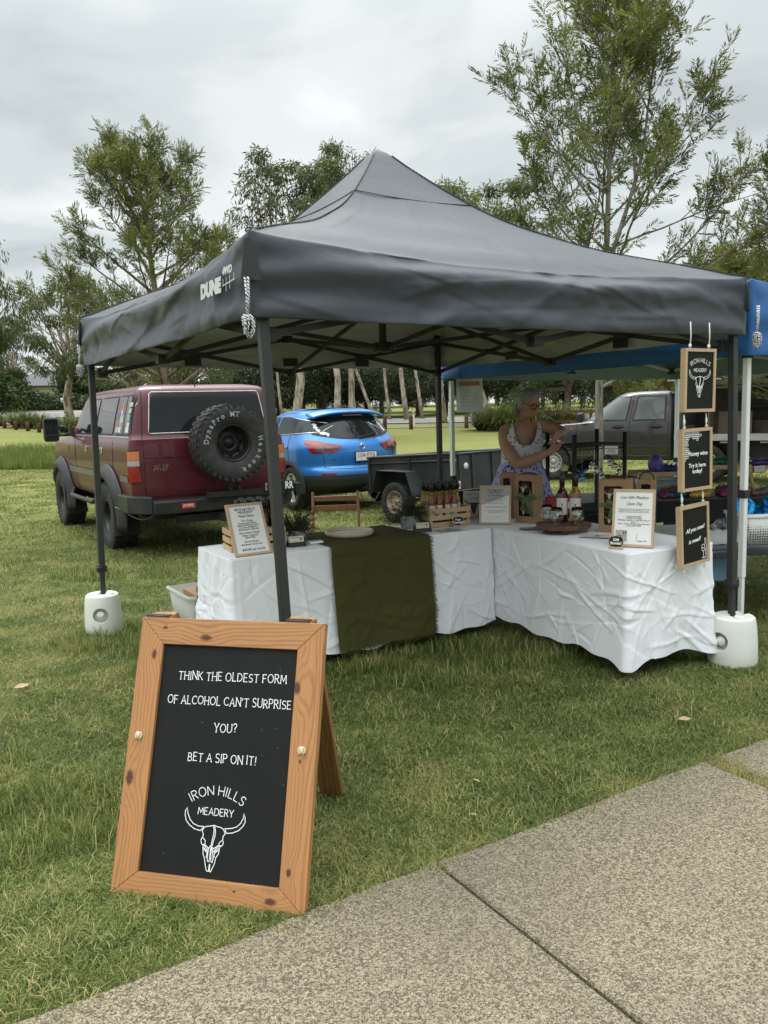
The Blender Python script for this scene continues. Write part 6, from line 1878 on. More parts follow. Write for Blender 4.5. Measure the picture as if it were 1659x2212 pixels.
txt('badge', '4WD', 0.055, M['chrome'], lc, BF @ TR(0.02, -0.022, 0.0), shear=0.3, sx=1.3)
# steel rear bar with sticker, bolts, spare wheel carrier and plate
b = MB()
for (y0, y1, x0, x1, z0, z1) in ((-0.78, 0.78, -1.32, -1.04, 0.52, 0.665),): b.box(((x0 + x1) / 2, 0, (z0 + z1) / 2), (x1 - x0, y1 - y0, z1 - z0))
bar = b.build('rear_bar', M['bar_black'], lc, bevel=0.015)
for sg in (1, -1):
    MB().prism([(-1.30, 0.785), (-1.04, 0.785), (-0.62, 0.95), (-0.62, 0.985), (-1.02, 0.985), (-1.26, 0.86)] if sg > 0 else [(-1.26, -0.86), (-1.02, -0.985), (-0.62, -0.985), (-0.62, -0.95), (-1.04, -0.785), (-1.30, -0.785)], 0.53, 0.72).build('bar_wing', M['bar_black'], bar, bevel=0.012)
RB = fm((-1.3235, 0.40, 0.60), (0, -1, 0), (0, 0, 1))
MB().box((0, 0, 0), (0.15, 0.055, 0.003)).build('bar_sticker', pbr('sticker_red', (0.50, 0.05, 0.035), 0.5), bar, RB)
txt('bar_sticker_text', 'J/H BARS', 0.036, M['chalk'], bar, RB @ TR(0, 0.004, 0.002), sx=0.85)
bb = MB()
for y in (-0.22, -0.31, ):
    for z in (0.57, 0.62): bb.sphere((-1.322, y, z), 0.013, 8, 6)
bb.build('bolts', M['galv'], bar)
MB().box((-1.15, -0.02, 0.44), (0.12, 1.0, 0.09)).box((-1.36, 0.0, 0.44), (0.16, 0.09, 0.08)).tube([(-1.44, 0, 0.47), (-1.44, 0, 0.52)], 0.026, 10).build('tow_hitch', M['bar_black'], bar)
MB().bar((-1.36, -0.88, 0.70), (-1.36, 0.20, 0.70), 0.05, 0.06).bar((-1.34, -0.08, 0.70), (-1.25, -0.08, 1.30), 0.05, 0.07).bar((-1.34, -0.20, 0.70), (-1.22, -0.14, 1.24), 0.04, 0.05).box((-1.36, -0.9, 0.69), (0.07, 0.06, 0.14)).build('spare_carrier', M['bar_black'], lc)
PL = fm((-1.40, -0.66, 0.745), (0, -1, 0), (0, 0, 1))
pl = MB().box((0, 0, 0), (0.372, 0.11, 0.004)).build('number_plate', pbr('plate_black', (0.015, 0.015, 0.016), 0.4), lc, PL, bevel=0.001)
txt('plate_text', 'RR', 0.115, M['chalk'], pl, TR(0.12, 0, 0.002), sx=0.75, bold=0.002)
txt('plate_text', 'Q\nL\nD', 0.032, M['chalk'], pl, TR(-0.165, 0, 0.002), ls=0.9)
sw = wheel(lc, (-1.36, -0.095, 1.265), 0.425, 0.285, 0.205, 'black', 1, 'spare_wheel', axis='x', spin=0.1)
for word, a0, da, sz in (('DynaPro MT', 80, -10.6, 0.078), ('Hankook', -88, -13.0, 0.072)):
    for i, ch in enumerate(word):
        if ch == ' ': continue
        a = a0 + da * i
        # outlined letters: white rim, dark core
        rr = 0.315
        px, py = rr * math.cos(R(a)), rr * math.sin(R(a))
        # wheel local frame: z outwards (towards -x of the car); local x is up on the car
        Mt = TR(px, py, 0.1435) @ RZ(R(a - 90))
        txt('tyre_lettering', ch, sz, M['chalk'], sw, Mt, sx=0.95, bold=0.002, ext=0.0006)
        txt('tyre_lettering_core', ch, sz, M['rubber'], sw, Mt @ TR(0, 0, 0.0014), sx=0.95, bold=-0.0008, ext=0.0006)
# mud flaps, side step, mirrors, roof antenna stub, front indicator
for x in (-0.45, 2.40):
    for sg in (1, -1):
        MB().prism([(0, 0), (0.30, 0), (0.30, 0.34), (0.02, 0.34)], -0.004, 0.004, fm((x, sg * 0.70, 0.22), (0, sg, 0), (0.12, 0, 1))).build('mud_flap', M['rubber'], lc)
for sg in (1, -1):
    MB().tube([(0.62, sg * 0.90, 0.60), (0.75, sg * 0.97, 0.52), (2.05, sg * 0.97, 0.52), (2.2, sg * 0.90, 0.60)], 0.03, 8).build('side_step', M['bar_black'], lc)
    mr = MB().loft([[(2.16 + 0.045 * a_, sg * (1.17 + 0.10 * b_), 1.435 + 0.165 * c_) for b_, c_ in ((-1, -0.8), (-0.8, -1), (0.8, -1), (1, -0.8), (1, 0.85), (0.75, 1), (-0.75, 1), (-1, 0.85))] for a_ in (-1, 0.2)] +
                   [[(2.16 + 0.07, sg * (1.17 + 0.08 * b_), 1.435 + 0.13 * c_) for b_, c_ in ((-1, -0.8), (-0.8, -1), (0.8, -1), (1, -0.8), (1, 0.85), (0.75, 1), (-0.75, 1), (-1, 0.85))]]).build('towing_mirror', M['flare_black'], lc, bevel=0.012)
    MB().box((2.112, sg * 1.17, 1.475), (0.004, 0.165, 0.20)).build('mirror_glass', M['mirror'] if 'mirror' in M else M['dark_pane'], mr)
    MB().box((2.112, sg * 1.17, 1.325), (0.004, 0.165, 0.06)).build('mirror_glass', M['dark_pane'], mr)
    MB().tube([(2.14, sg * 1.08, 1.475), (2.12, sg * 1.0, 1.475), (2.12, sg * 0.97, 1.40)], 0.022, 8).tube([(2.14, sg * 1.08, 1.36), (2.12, sg * 0.93, 1.36)], 0.02, 8).box((2.05, sg * 0.915, 1.40), (0.16, 0.05, 0.12)).build('mirror_arm', M['black_plastic'], mr)
    q = S.side(2.33, 1.17, 0.004, sg); MB().box(q, (0.045, 0.012, 0.06)).build('indicator', M['lens_amber'], lc, bevel=0.004)
MB().tube([(-0.80, 0.08, 1.92), (-0.84, 0.08, 1.96)], 0.008, 6).build('antenna_stub', M['black_plastic'], lc)
MB().bar((-1.055, 0.15, 1.41), (-1.035, -0.32, 1.44), 0.012, 0.02).build('rear_wiper', M['black_plastic'], lc)
ch = MB()
for i in range(40):
    u = i / 39; ch.sphere((-0.50 - 0.35 * u, 0.99 - 0.42 * u, 0.56 - 0.30 * math.sin(math.pi * min(1, 0.25 + u * 0.75)) * u), 0.008, 6, 4)
ch.build('flap_chain', M['galv'], lc)

# ------------------------------------------------------------------ blue hatchback
qq = thing('hatchback', 'bright blue hatchback with white paw stickers on its rear window', 'car', (-0.72, 13.507, -0.05), 2.124)
SQ = Shell([0.24, 0.30, 0.38, 0.50, 0.62, 0.665, 0.70, 0.85, 0.98, 1.06, 1.11, 1.30, 1.45, 1.515, 1.55, 1.585, 1.600],
           [-0.52, -0.68, -0.80, -0.835, -0.825, -0.80, -0.775, -0.79, -0.785, -0.75, -0.70, -0.545, -0.42, -0.38, -0.30, -0.02, 0.45],
           [3.30, 3.45, 3.50, 3.54, 3.54, 3.53, 3.52, 3.45, 3.20, 2.75, 2.25, 1.90, 1.55, 1.36, 1.25, 1.08, 0.90],
           [0.72, 0.80, 0.855, 0.885, 0.895, 0.895, 0.897, 0.905, 0.905, 0.885, 0.865, 0.780, 0.705, 0.655, 0.60, 0.47, 0.25], 0.62, 2.35, 0.9, 2.4)
zq = [0.24, 0.27, 0.30, 0.34, 0.38, 0.44, 0.50, 0.56, 0.62, 0.65, 0.675, 0.70, 0.75, 0.80, 0.85, 0.91, 0.96, 1.0, 1.04, 1.08, 1.11, 1.16, 1.22, 1.28, 1.34, 1.40, 1.45, 1.49, 1.52, 1.55, 1.572, 1.588, 1.600]
SQ.body('body', M['blue_paint'], qq, zq, [arch_cyl(0, 0.375, 0.35), arch_cyl(2.646, 0.375, 0.35)])
box_inner(qq, -0.5, 3.2, 1.2, 0.25, 0.9)
clad = M['flare_black']
for x in (0.0, 2.646):
    for sg in (1, -1):
        wheel(qq, (x, sg * 0.795, 0.345), 0.345, 0.215, 0.232, 'alloy', sg, lug=False, spin=0.5)
        flare(SQ, qq, x, 0.35, 0.368, 0.445, -10, 192, 0.016, clad, sg, 0)
for sg in (1, -1):
    SQ.side_pane('sill_cladding', clad, qq, 0.26, lambda u: 0.43, 0.42, 2.24, 0.010, sg, 24, 5)
# black lower bumper wraps round the tail
MB().grid(60, 10, lambda u, v: SQ.corner(2 + 176 * u if u <= 0.5 else 178 - 176 * u + 0, 0.25 + (0.565 - 0.25) * v + 0.0, 0.010, 1) if u <= 0.5 else SQ.corner(2 + 176 * (1 - u), 0.25 + (0.565 - 0.25) * v, 0.010, -1)).build('lower_bumper', clad, qq, recalc=False)
MB().grid(40, 2, lambda u, v: SQ.rear(0.66 - 1.32 * u, 0.545 + 0.018 * v + 0.008 * abs(2 * u - 1) ** 4, 0.016)).build('bumper_lip', pbr('lip_black', (0.05, 0.05, 0.052), 0.3), qq, recalc=False)
SQ.rear_pane('diffuser', pbr('diffuser_black', (0.014, 0.014, 0.015), 0.35), qq, 0.26, lambda u: 0.385 - 0.10 * abs(2 * u - 1) ** 5, 0.50, -0.50, 0.016)
for sg in (1, -1):
    SQ.rear_pane('reflector', M['lens_red'], qq, 0.568, 0.596, sg * 0.68, sg * 0.46, 0.014, 8, 1)
# hatch glass with black surround
yb = lambda v: 0.66 + 0.10 * v - 0.14 * v * v
SQ.rear_pane('window_surround', M['black_plastic'], qq, lambda u: 1.105 + 0.085 * abs(2 * u - 1) ** 2.2, lambda u: 1.47 - 0.02 * abs(2 * u - 1) ** 2, lambda v: 0.695 - 0.065 * v, lambda v: -0.695 + 0.065 * v, 0.005, 30, 12)
SQ.rear_pane('rear_window', M['q_glass'] if 'q_glass' in M else M['dark_pane'], qq, lambda u: 1.125 + 0.085 * abs(2 * u - 1) ** 2.2, lambda u: 1.445 - 0.02 * abs(2 * u - 1) ** 2, lambda v: 0.665 - 0.06 * v, lambda v: -0.665 + 0.06 * v, 0.008, 30, 12)
# roof spoiler over the hatch
def spo(u, v):
    y = 0.66 - 1.32 * u; c = abs(2 * u - 1)
    x0 = -0.16; x1 = -0.50 + 0.13 * c ** 2.4
    x = x0 + (x1 - x0) * v
    z = 1.560 - 0.055 * v ** 1.5 - 0.055 * c ** 3 * 1.2 - 0.012 * c ** 2
    return (x, y, z)
sp = MB().grid(30, 6, spo).build('roof_spoiler', M['blue_paint'], qq, recalc=False)
sd = sp.modifiers.new('t', 'SOLIDIFY'); sd.thickness = 0.035; sd.offset = -1
MB().box((-0.475, 0, 1.482), (0.02, 0.34, 0.016)).build('high_brake_light', M['lens_red'], sp)
# paw stickers and an oval sticker
pw = MB()
def paw(y, z, k):
    for dy, dz, r in ((0, 0, 0.016), (-0.018, 0.016, 0.008), (-0.006, 0.024, 0.008), (0.008, 0.023, 0.008), (0.019, 0.013, 0.008)):
        c = [SQ.rear(y + k * (dy + r * math.cos(t)), z + k * (dz + r * math.sin(t)), 0.0105) for t in [q * math.pi / 4 for q in range(8)]]
        pw.add(c, [tuple(range(8))])
for y, z in ((0.60, 1.33), (0.605, 1.285), (0.59, 1.24), (0.49, 1.18), (-0.53, 1.33), (-0.56, 1.30), (-0.575, 1.265), (-0.585, 1.23)): paw(y, z, 1.15)
pw.add([SQ.rear(0.545 + 0.05 * math.cos(t), 1.212 + 0.022 * math.sin(t), 0.0105) for t in [q * math.pi / 9 for q in range(18)]], [tuple(range(18))])
pw.build('window_stickers', M['chalk'], qq, recalc=False)
MB().bar(SQ.rear(-0.02, 1.135, 0.03), SQ.rear(-0.34, 1.185, 0.03), 0.014, 0.03).tube([SQ.rear(0.0, 1.115, 0.0), SQ.rear(-0.02, 1.14, 0.035)], 0.02, 8).build('rear_wiper', M['black_plastic'], qq, bevel=0.004)
# wraparound lamps
for sg in (1, -1):
    def lz0(u): return 1.09 - 0.185 * (u / 0.27) ** 0.8 if u < 0.27 else (0.905 + 0.02 * (u - 0.27) if u < 0.82 else 0.916 + 0.085 * ((u - 0.82) / 0.18) ** 1.3)
    def lz1(u): return 1.118 - 0.035 * u if u < 0.42 else 1.103 - 0.085 * (u - 0.42) / 0.58
    def lg_(u, v, o_): ph = 22 + 49 * u; return SQ.corner(ph, lz0(u) + (lz1(u) - lz0(u)) * v, o_, sg)
    L_ = MB().grid(26, 6, lambda u, v: lg_(u, v, 0.010)).build('tail_light', M['lens_red'], qq, recalc=False)
    MB().grid(14, 4, lambda u, v: SQ.corner(40 + 11 * u, lz0(0.38) + 0.028 + (0.085) * v * (0.6 + 0.4 * u) , 0.018, sg)).build('clear_lens', M['lens_smoke'], L_, recalc=False)
    MB().grid(14, 4, lambda u, v: SQ.corner(53 + 8 * u, 0.962 + 0.055 * v, 0.018, sg)).build('clear_lens', M['lens_smoke'], L_, recalc=False)
# hatch seams, emblem, plate, model script, antenna
for pts in ([SQ.rear(sg_ * (0.66 - 0.05 * i / 12), 1.10 - 0.43 * i / 12, 0.001) for i in range(13)] for sg_ in (1, -1)): MB().tube(pts, 0.004, 4, False).build('hatch_seam', M['pit'], qq)
MB().tube([SQ.rear(0.60 - 1.20 * i / 20, 0.668 - 0.012 * (1 - (2 * i / 20 - 1) ** 4), 0.001) for i in range(21)], 0.004, 4, False).build('hatch_seam', M['pit'], qq)
ex = SQ.rear(0, 0.99, 0.0)[0]
MB().tube([(ex - 0.012, 0.042 * math.cos(t), 0.995 + 0.042 * math.sin(t)) for t in [q * math.pi / 12 for q in range(24)]], 0.006, 6, closed=True).box((ex - 0.014, 0, 0.995), (0.008, 0.115, 0.018)).build('emblem', M['chrome'], qq)
PQ = fm((-0.812, 0, 0.835), (0, -1, 0), (0, 0, 1)) @ TR(0.05, 0, 0)
MB().box((0, 0, -0.008), (0.40, 0.16, 0.012)).build('plate_surround', M['black_plastic'], qq, PQ, bevel=0.004)
pl = MB().box((0, 0, 0), (0.372, 0.135, 0.004)).build('number_plate', pbr('plate_white', (0.72, 0.71, 0.70), 0.45, var=0.03), qq, PQ)
txt('plate_text', '104\u00b7FY6', 0.105, pbr('plate_maroon', (0.20, 0.02, 0.03), 0.5), pl, TR(0, 0.014, 0.002), sx=0.93)
MB().box((0, -0.054, 0.0025), (0.28, 0.016, 0.002)).build('dealer_strip', pbr('dealer_strip', (0.62, 0.61, 0.60), 0.4, var=0.5, vs=120), pl)
txt('model_badge', 'QASHQAI', 0.05, M['chrome'], qq, fm(SQ.rear(0.46, 0.80, 0.005), (0.25, -1, 0), (0, 0, 1)), sx=0.9)
MB().loft([[(0.30 - 0.10 + 0.11 * 0, 0.02 * a, 1.595 + 0.0) for a in (-1, 1)] + [(0.37, 0.0, 1.597)], [(0.215, 0.004 * a, 1.66) for a in (-1, 1)] + [(0.235, 0.0, 1.66)]], True, True, False).build('antenna_fin', M['blue_paint'], qq, bevel=0.003)
# side glass
for sg in (1, -1):
    zbt = lambda u: 1.235 - 0.075 * u ** 0.8; ztp = lambda u: 1.33 + 0.135 * min(1, u * 3.0) ** 0.7
    tpu = lambda u: ztp(u) * (1 if u < 0.8 else 1 - (u - 0.8) * 0.75)
    MB().tube([SQ.side(-0.50 + 2.35 * u, zbt(u) - 0.008, 0.008, sg) for u in [0.01 + i / 28 * 0.85 for i in range(29)]], 0.008, 5).tube([SQ.side(-0.50 + 2.35 * u, tpu(u) + 0.008, 0.008, sg) for u in [0.01 + i / 28 * 0.85 for i in range(29)]], 0.007, 5).tube([SQ.side(-0.485, zbt(0) + 0.012 * q, 0.008, sg) for q in range(9)], 0.007, 5).build('window_chrome', M['chrome'], qq)
    for nm, u0, u1 in (('quarter_window', 0.02, 0.15), ('rear_door_window', 0.21, 0.47), ('front_door_window', 0.50, 0.86)):
        MB().grid(12, 6, lambda u, v: (lambda U: SQ.side(-0.50 + 2.35 * U, zbt(U) + (ztp(U) * (1 if U < 0.8 else 1 - (U - 0.8) * 0.75) - zbt(U)) * v, 0.008, sg))(u0 + (u1 - u0) * u)).build(nm, M['dark_pane'], qq, recalc=False)
    MB().grid(4, 6, lambda u, v: (lambda U: SQ.side(-0.50 + 2.35 * U, zbt(U) + (ztp(U) - zbt(U)) * v, 0.007, sg))(0.15 + 0.06 * u)).build('door_pillar', M['black_plastic'], qq, recalc=False)
    q = SQ.side(0.14, 0.99, 0.012, sg); MB().box(q, (0.17, 0.03, 0.028)).build('door_handle', M['blue_paint'], qq, bevel=0.01)
    MB().tube([SQ.side(0.02 + 0.10 * max(0, z - 0.8), z, 0.001, sg) for z in [0.78 + 0.045 * i for i in range(10)]], 0.004, 4, False).build('door_seam', M['pit'], qq)
    MB().loft([[(1.72 + 0.08 * a, sg * (0.99 + 0.09 * b), 1.14 + 0.07 * c) for b, c in ((-1, -1), (1, -0.8), (1, 0.8), (-1, 1))] for a in (-1, 1)]).build('door_mirror', M['blue_paint'], qq, bevel=0.02)
# tow bar and safety chains
MB().bar((-0.78, 0, 0.34), (-1.0, 0, 0.34), 0.05).sphere((-1.02, 0, 0.42), 0.027, 10, 7).build('tow_bar', M['black_plastic'], qq)

# ------------------------------------------------------------------ box trailer hitched to it
tr_ = thing('box_trailer', 'dark steel box trailer with a rusty wheel hitched to the blue car', 'trailer', (0.95, 11.6, -0.075), 2.286)
M['trailer_steel'] = pbr('trailer_steel', (0.028, 0.030, 0.033), 0.42, 0.2, var=0.2, vs=4, dirt=((0.16, 0.15, 0.14), 0.25))
tb = bpy.data.objects.new('tray_body', None); link(tb); tb.parent = tr_; tb.matrix_local = RY(R(3.4)) @ TR(0, 0, 0.0)
xr_, xf_, w_, z0, z1 = -0.755, 1.0, 0.615, 0.44, 0.925
m = MB(); th = 0.004
m.box(((xr_ + xf_) / 2, w_, (z0 + z1) / 2), (xf_ - xr_, th, z1 - z0)).box(((xr_ + xf_) / 2, -w_, (z0 + z1) / 2), (xf_ - xr_, th, z1 - z0)).box((xf_ - th, 0, (z0 + z1) / 2), (th, 2 * w_ - 0.008, z1 - z0))
m.box(((xr_ + xf_) / 2, 0, z0), (xf_ - xr_, 2 * w_ - 0.008, th))
m.build('side_panels', M['trailer_steel'], tb)
m = MB()
for y in (w_, -w_): m.tube([(xr_, y, z1 + 0.012), (xf_ + 0.03, y, z1 + 0.012)], 0.017, 8).tube([(xr_, y + math.copysign(0.008, y), z1 - 0.075), (xf_ + 0.06, y + math.copysign(0.008, y), z1 - 0.075)], 0.011, 8)
m.tube([(xf_, w_, z1 + 0.012), (xf_, -w_, z1 + 0.012)], 0.017, 8)
m.build('top_rail', M['trailer_steel'], tb)
m = MB()
for x in (xr_ + 0.03, 0.12, xf_ - 0.02): m.box((x, w_ + 0.012, (z0 + z1) / 2), (0.04, 0.022, z1 - z0 - 0.02))
m.build('stiffener', M['trailer_steel'], tb)
MB().box((xr_, 0, (z0 + z1) / 2 + 0.005), (0.006, 2 * w_ - 0.02, z1 - z0 - 0.01)).build('tailgate', M['trailer_steel'], tb)
m = MB()
for y in (-0.55, -0.1, 0.3, 0.55): m.box((xr_ - 0.014, y, (z0 + z1) / 2), (0.022, 0.035, z1 - z0 - 0.03))
m.tube([(xr_ - 0.012, w_ - 0.02, z1), (xr_ - 0.012, -w_ + 0.02, z1)], 0.016, 8)
m.build('tailgate_ribs', M['trailer_steel'], tb)
MB().lathe([(0, 0), (0.045, 0), (0.045, 0.002), (0, 0.002)], 16, TR(xr_ - 0.008, 0.42, 0.76) @ RY(-math.pi / 2), False, False).build('round_sticker', M['label_paper'], tb)
MB().tube([(xr_ + 0.02 + 0.035 * math.cos(t), w_ + 0.02, z1 - 0.03 + 0.045 * math.sin(t)) for t in [q * math.pi / 7 for q in range(14)]], 0.004, 5, closed=True).box((xr_ + 0.02, w_ + 0.02, z1 - 0.075), (0.09, 0.025, 0.03)).build('latch', M['galv'], tb)
wheel(tr_, (0.29, 0.735, 0.285), 0.285, 0.165, 0.165, 'rust', 1, lug=False)
wheel(tr_, (0.29, -0.735, 0.285), 0.285, 0.165, 0.165, 'rust', -1, lug=False)
for sg in (1, -1):
    gp = [(0.72, 0.40), (0.60, 0.72), (0.00, 0.72), (-0.13, 0.40)]
    m = MB()
    for (a, b), (c, d) in zip(gp[:-1], gp[1:]): m.add([(a, sg * w_, b), (c, sg * w_, d), (c, sg * 0.86, d), (a, sg * 0.86, b)], [(0, 1, 2, 3)])
    mg = m.build('mudguard', pbr('guard_grey', (0.060, 0.063, 0.068), 0.35, 0.4, var=0.15, dirt=((0.3, 0.3, 0.3), 0.15)), tr_, recalc=False)
    sd = mg.modifiers.new('t', 'SOLIDIFY'); sd.thickness = 0.006
    tl = MB().box((xr_ - 0.02, sg * 0.70, 0.57), (0.05, 0.17, 0.105)).build('tail_light', pbr('lamp_white', (0.66, 0.66, 0.66), 0.3), tr_, bevel=0.006)
    MB().box((xr_ - 0.047, sg * 0.70, 0.57), (0.006, 0.13, 0.045)).build('red_lens', M['lens_red'], tl)
m = MB().bar((1.0, 0.35, 0.42), (1.95, 0, 0.38), 0.05).bar((1.0, -0.35, 0.42), (1.95, 0, 0.38), 0.05).box((2.02, 0, 0.42), (0.2, 0.09, 0.08))
m.build('drawbar', M['trailer_steel'], tr_)
MB().bar((0.29, -0.65, 0.285), (0.29, 0.65, 0.285), 0.045).box((0.29, 0.5, 0.36), (0.7, 0.045, 0.03)).box((0.29, -0.5, 0.36), (0.7, 0.045, 0.03)).build('axle', M['black_plastic'], tr_)
ch = MB()
for dy in (-0.1, 0.08):
    for i in range(24):
        u = i / 23; ch.tube([(1.98 - 0.36 * u + 0.012 * math.cos(t), dy + 0.006 * math.sin(t) * (i % 2), 0.37 - 0.22 * math.sin(math.pi * u) + 0.012 * math.sin(t) * ((i + 1) % 2)) for t in [q * math.pi / 3 for q in range(6)]], 0.004, 4, closed=True)
ch.build('safety_chain', M['galv'], tr_)

# ------------------------------------------------------------------ grey dual cab with a tray canopy
ut = thing('utility_truck', 'dark grey dual cab ute with an open sided tray canopy', 'truck', (6.613, 16.262, -0.06), 2.585)
SU = Shell([0.42, 0.50, 0.70, 0.95, 1.08, 1.14, 1.18, 1.22, 1.45, 1.64, 1.72, 1.765, 1.78],
           [0.60, 0.60, 0.60, 0.60, 0.60, 0.60, 0.60, 0.60, 0.61, 0.62, 0.64, 0.70, 0.95],
           [3.80, 3.92, 3.95, 3.90, 3.70, 3.2, 2.62, 2.48, 2.17, 1.92, 1.80, 1.66, 1.45],
           [0.82, 0.86, 0.885, 0.89, 0.882, 0.875, 0.868, 0.858, 0.775, 0.71, 0.67, 0.60, 0.45], 0.10, 3.5, 0.55, 2.8)
zu = [0.42, 0.46, 0.50, 0.60, 0.70, 0.82, 0.95, 1.02, 1.08, 1.11, 1.14, 1.16, 1.18, 1.20, 1.22, 1.30, 1.38, 1.45, 1.54, 1.60, 1.64, 1.68, 1.72, 1.745, 1.765, 1.78]
SU.body('cab', M['grey_paint'], ut, zu, [arch_cyl(3.05, 0.42, 0.38)])
box_inner(ut, -1.6, 3.7, 1.2, 0.42, 0.85)
for x in (0.0, 3.05):
    for sg in (1, -1): wheel(ut, (x, sg * 0.77, 0.37), 0.37, 0.25, 0.215, 'steel', sg, lug=False, spin=0.2)
for sg in (1, -1):
    flare(SU, ut, 3.05, 0.38, 0.41, 0.47, -8, 190, 0.02, M['grey_paint'], sg, 0)
    for nm, x0b, x0t, x1b, x1t in (('rear_door_window', 0.78, 0.80, 1.37, 1.30), ('front_door_window', 1.53, 1.47, 2.36, 1.95)):
        SU.side_pane('window_rubber', M['black_plastic'], ut, 1.205, 1.685, lambda v: x0b - 0.03 + (x0t - x0b) * v, lambda v: x1b + 0.03 + (x1t - x1b) * v, 0.004, sg)
        SU.side_pane(nm, M['ute_glass_daylit'] if 'ute_glass_daylit' in M else M['dark_pane'], ut, 1.23, 1.662, lambda v: x0b + (x0t - x0b) * v, lambda v: x1b + (x1t - x1b) * v, 0.008, sg)
    for xs, xt in ((1.45, 1.40), (0.70, 0.70), (2.52, 2.50)):
        MB().tube([SU.side(xs + (xt - xs) * max(0, z - 1.2) * 2, z, 0.001, sg) for z in [0.50 + 0.06 * i for i in range(21 if xs < 2 else 12)]], 0.0045, 4, False).build('door_seam', M['pit'], ut)
    for xh in (0.93, 1.68):
        q = SU.side(xh, 1.085, 0.012, sg); MB().box(q, (0.24, 0.035, 0.035)).box((q[0], q[1] - sg * 0.008, q[2]), (0.14, 0.02, 0.085)).build('door_handle', M['black_plastic'], ut, bevel=0.01)
    SU.side_pane('side_moulding', pbr('dark_moulding', (0.045, 0.044, 0.044), 0.4), ut, 0.675, 0.735, 0.68, 2.5, 0.012, sg, 24, 2)
    SU.side_pane('sill_trim', pbr('sill_grey', (0.12, 0.12, 0.12), 0.35, 0.4), ut, 0.505, 0.525, 0.65, 2.55, 0.006, sg, 24, 1)
    MB().loft([[(2.40 + 0.06 * a, sg * (1.0 + 0.10 * b), 1.29 + 0.10 * c) for b, c in ((-1, -0.9), (0.9, -1), (1, 0.8), (-0.8, 1))] for a in (-1, 1)]).build('door_mirror', M['black_plastic'], ut, bevel=0.025)
    q = SU.side(2.62, 1.06, 0.004, sg); MB().box(q, (0.05, 0.01, 0.03)).build('indicator', M['lens_amber'], ut, bevel=0.004)
M['ally'] = pbr('ally', (0.50, 0.50, 0.47), 0.5, 0.3, var=0.12, vs=5, dirt=((0.25, 0.20, 0.14), 0.4))
m = MB().box((-0.62, 0, 0.90), (2.35, 1.80, 0.03)).box((-0.62, 0.90, 0.865), (2.40, 0.035, 0.125)).box((-0.62, -0.90, 0.865), (2.40, 0.035, 0.125)).box((-1.80, 0, 0.865), (0.035, 1.80, 0.125))
tray = m.build('tray', M['ally'], ut, bevel=0.006)
MB().box((0.545, 0, 1.30), (0.05, 1.76, 0.78)).build('headboard', M['ally'], tray, bevel=0.004)
m = MB().box((-0.62, 0, 1.88), (2.38, 1.82, 0.07)).box((-0.62, -0.89, 1.40), (2.35, 0.02, 0.95)).box((-1.78, 0, 1.40), (0.02, 1.78, 0.95)).box((-0.62, 0.86, 1.80), (2.36, 0.03, 0.05))
can = m.build('tray_canopy', pbr('canopy_brown', (0.10, 0.085, 0.068), 0.55, var=0.15), ut, bevel=0.004)
m = MB().box((-0.25, -0.35, 1.10), (0.70, 0.5, 0.36)).box((-1.15, -0.30, 1.04), (0.9, 0.6, 0.24)).box((-0.9, -0.55, 1.42), (1.2, 0.3, 0.03))
m.build('stowed_boxes', pbr('stowed_box', (0.13, 0.10, 0.075), 0.8, var=0.3, vs=6), can)
MB().box((-0.02, 0.50, 1.16), (0.02, 0.55, 0.46)).box((-0.42, 0.30, 1.13), (0.60, 0.02, 0.42)).build('plywood_sheet', pbr('ply', (0.20, 0.155, 0.11), 0.8, var=0.15), can)
MB().box((0.33, 0.70, 1.02), (0.22, 0.22, 0.16)).build('toolbox', M['black_plastic'], can, bevel=0.01)
m = MB()
for x in (-0.4, -1.1): m.bar((x, 0.80, 0.80), (x - 0.05, 0.78, 0.45), 0.05, 0.02).box((x, 0.82, 0.77), (0.32, 0.05, 0.03))
m.bar((-0.62, 0.85, 0.80), (-0.78, 0.83, 0.36), 0.03, 0.06)
m.build('tray_bracket', M['ally'], tray)
m = MB().grid(16, 3, lambda u, v: (0.43 * math.cos(R(20 + 140 * u)), 0.66 + 0.22 * v, 0.37 + 0.43 * math.sin(R(20 + 140 * u)))).grid(16, 3, lambda u, v: (0.43 * math.cos(R(20 + 140 * u)), -0.66 - 0.22 * v, 0.37 + 0.43 * math.sin(R(20 + 140 * u))))
mg = m.build('mudguard', M['black_plastic'], ut, recalc=False)
# solar panel bracket on the cab roof edge and a bonnet-side bull bar edge
MB().box((0.30, 0.55, 1.965), (0.9, 0.5, 0.03)).build('roof_panel', M['ally'], can)
# ================================================================== THE STALLHOLDER
def skin_mesh(nodes, edges, root=0, sub=1):
    """Continuous surface grown over a jointed skeleton: nodes (x, y, z, rx, ry)."""
    me = bpy.data.meshes.new('body'); me.from_pydata([n[:3] for n in nodes], edges, [])
    o = link(bpy.data.objects.new('body', me))
    md = o.modifiers.new('skin', 'SKIN'); md.use_smooth_shade = True; md.branch_smoothing = 0.6
    lay = me.skin_vertices[0].data if len(me.skin_vertices) else None
    if lay is None:
        bm = bmesh.new(); bm.from_mesh(me); bm.verts.layers.skin.verify(); bm.to_mesh(me); bm.free(); lay = me.skin_vertices[0].data
    for i, n in enumerate(nodes):
        lay[i].radius = (n[3], n[4] if len(n) > 4 else n[3]); lay[i].use_root = (i == root)
    sb = o.modifiers.new('sub', 'SUBSURF'); sb.levels = sub; sb.render_levels = sub
    bpy.context.view_layer.update(); bake(o)
    return o
wm_ = thing('person', 'grey haired woman in glasses and a pale floral dress arranging hanging ornaments', 'person', (1.06, 6.34, -0.01), 0)
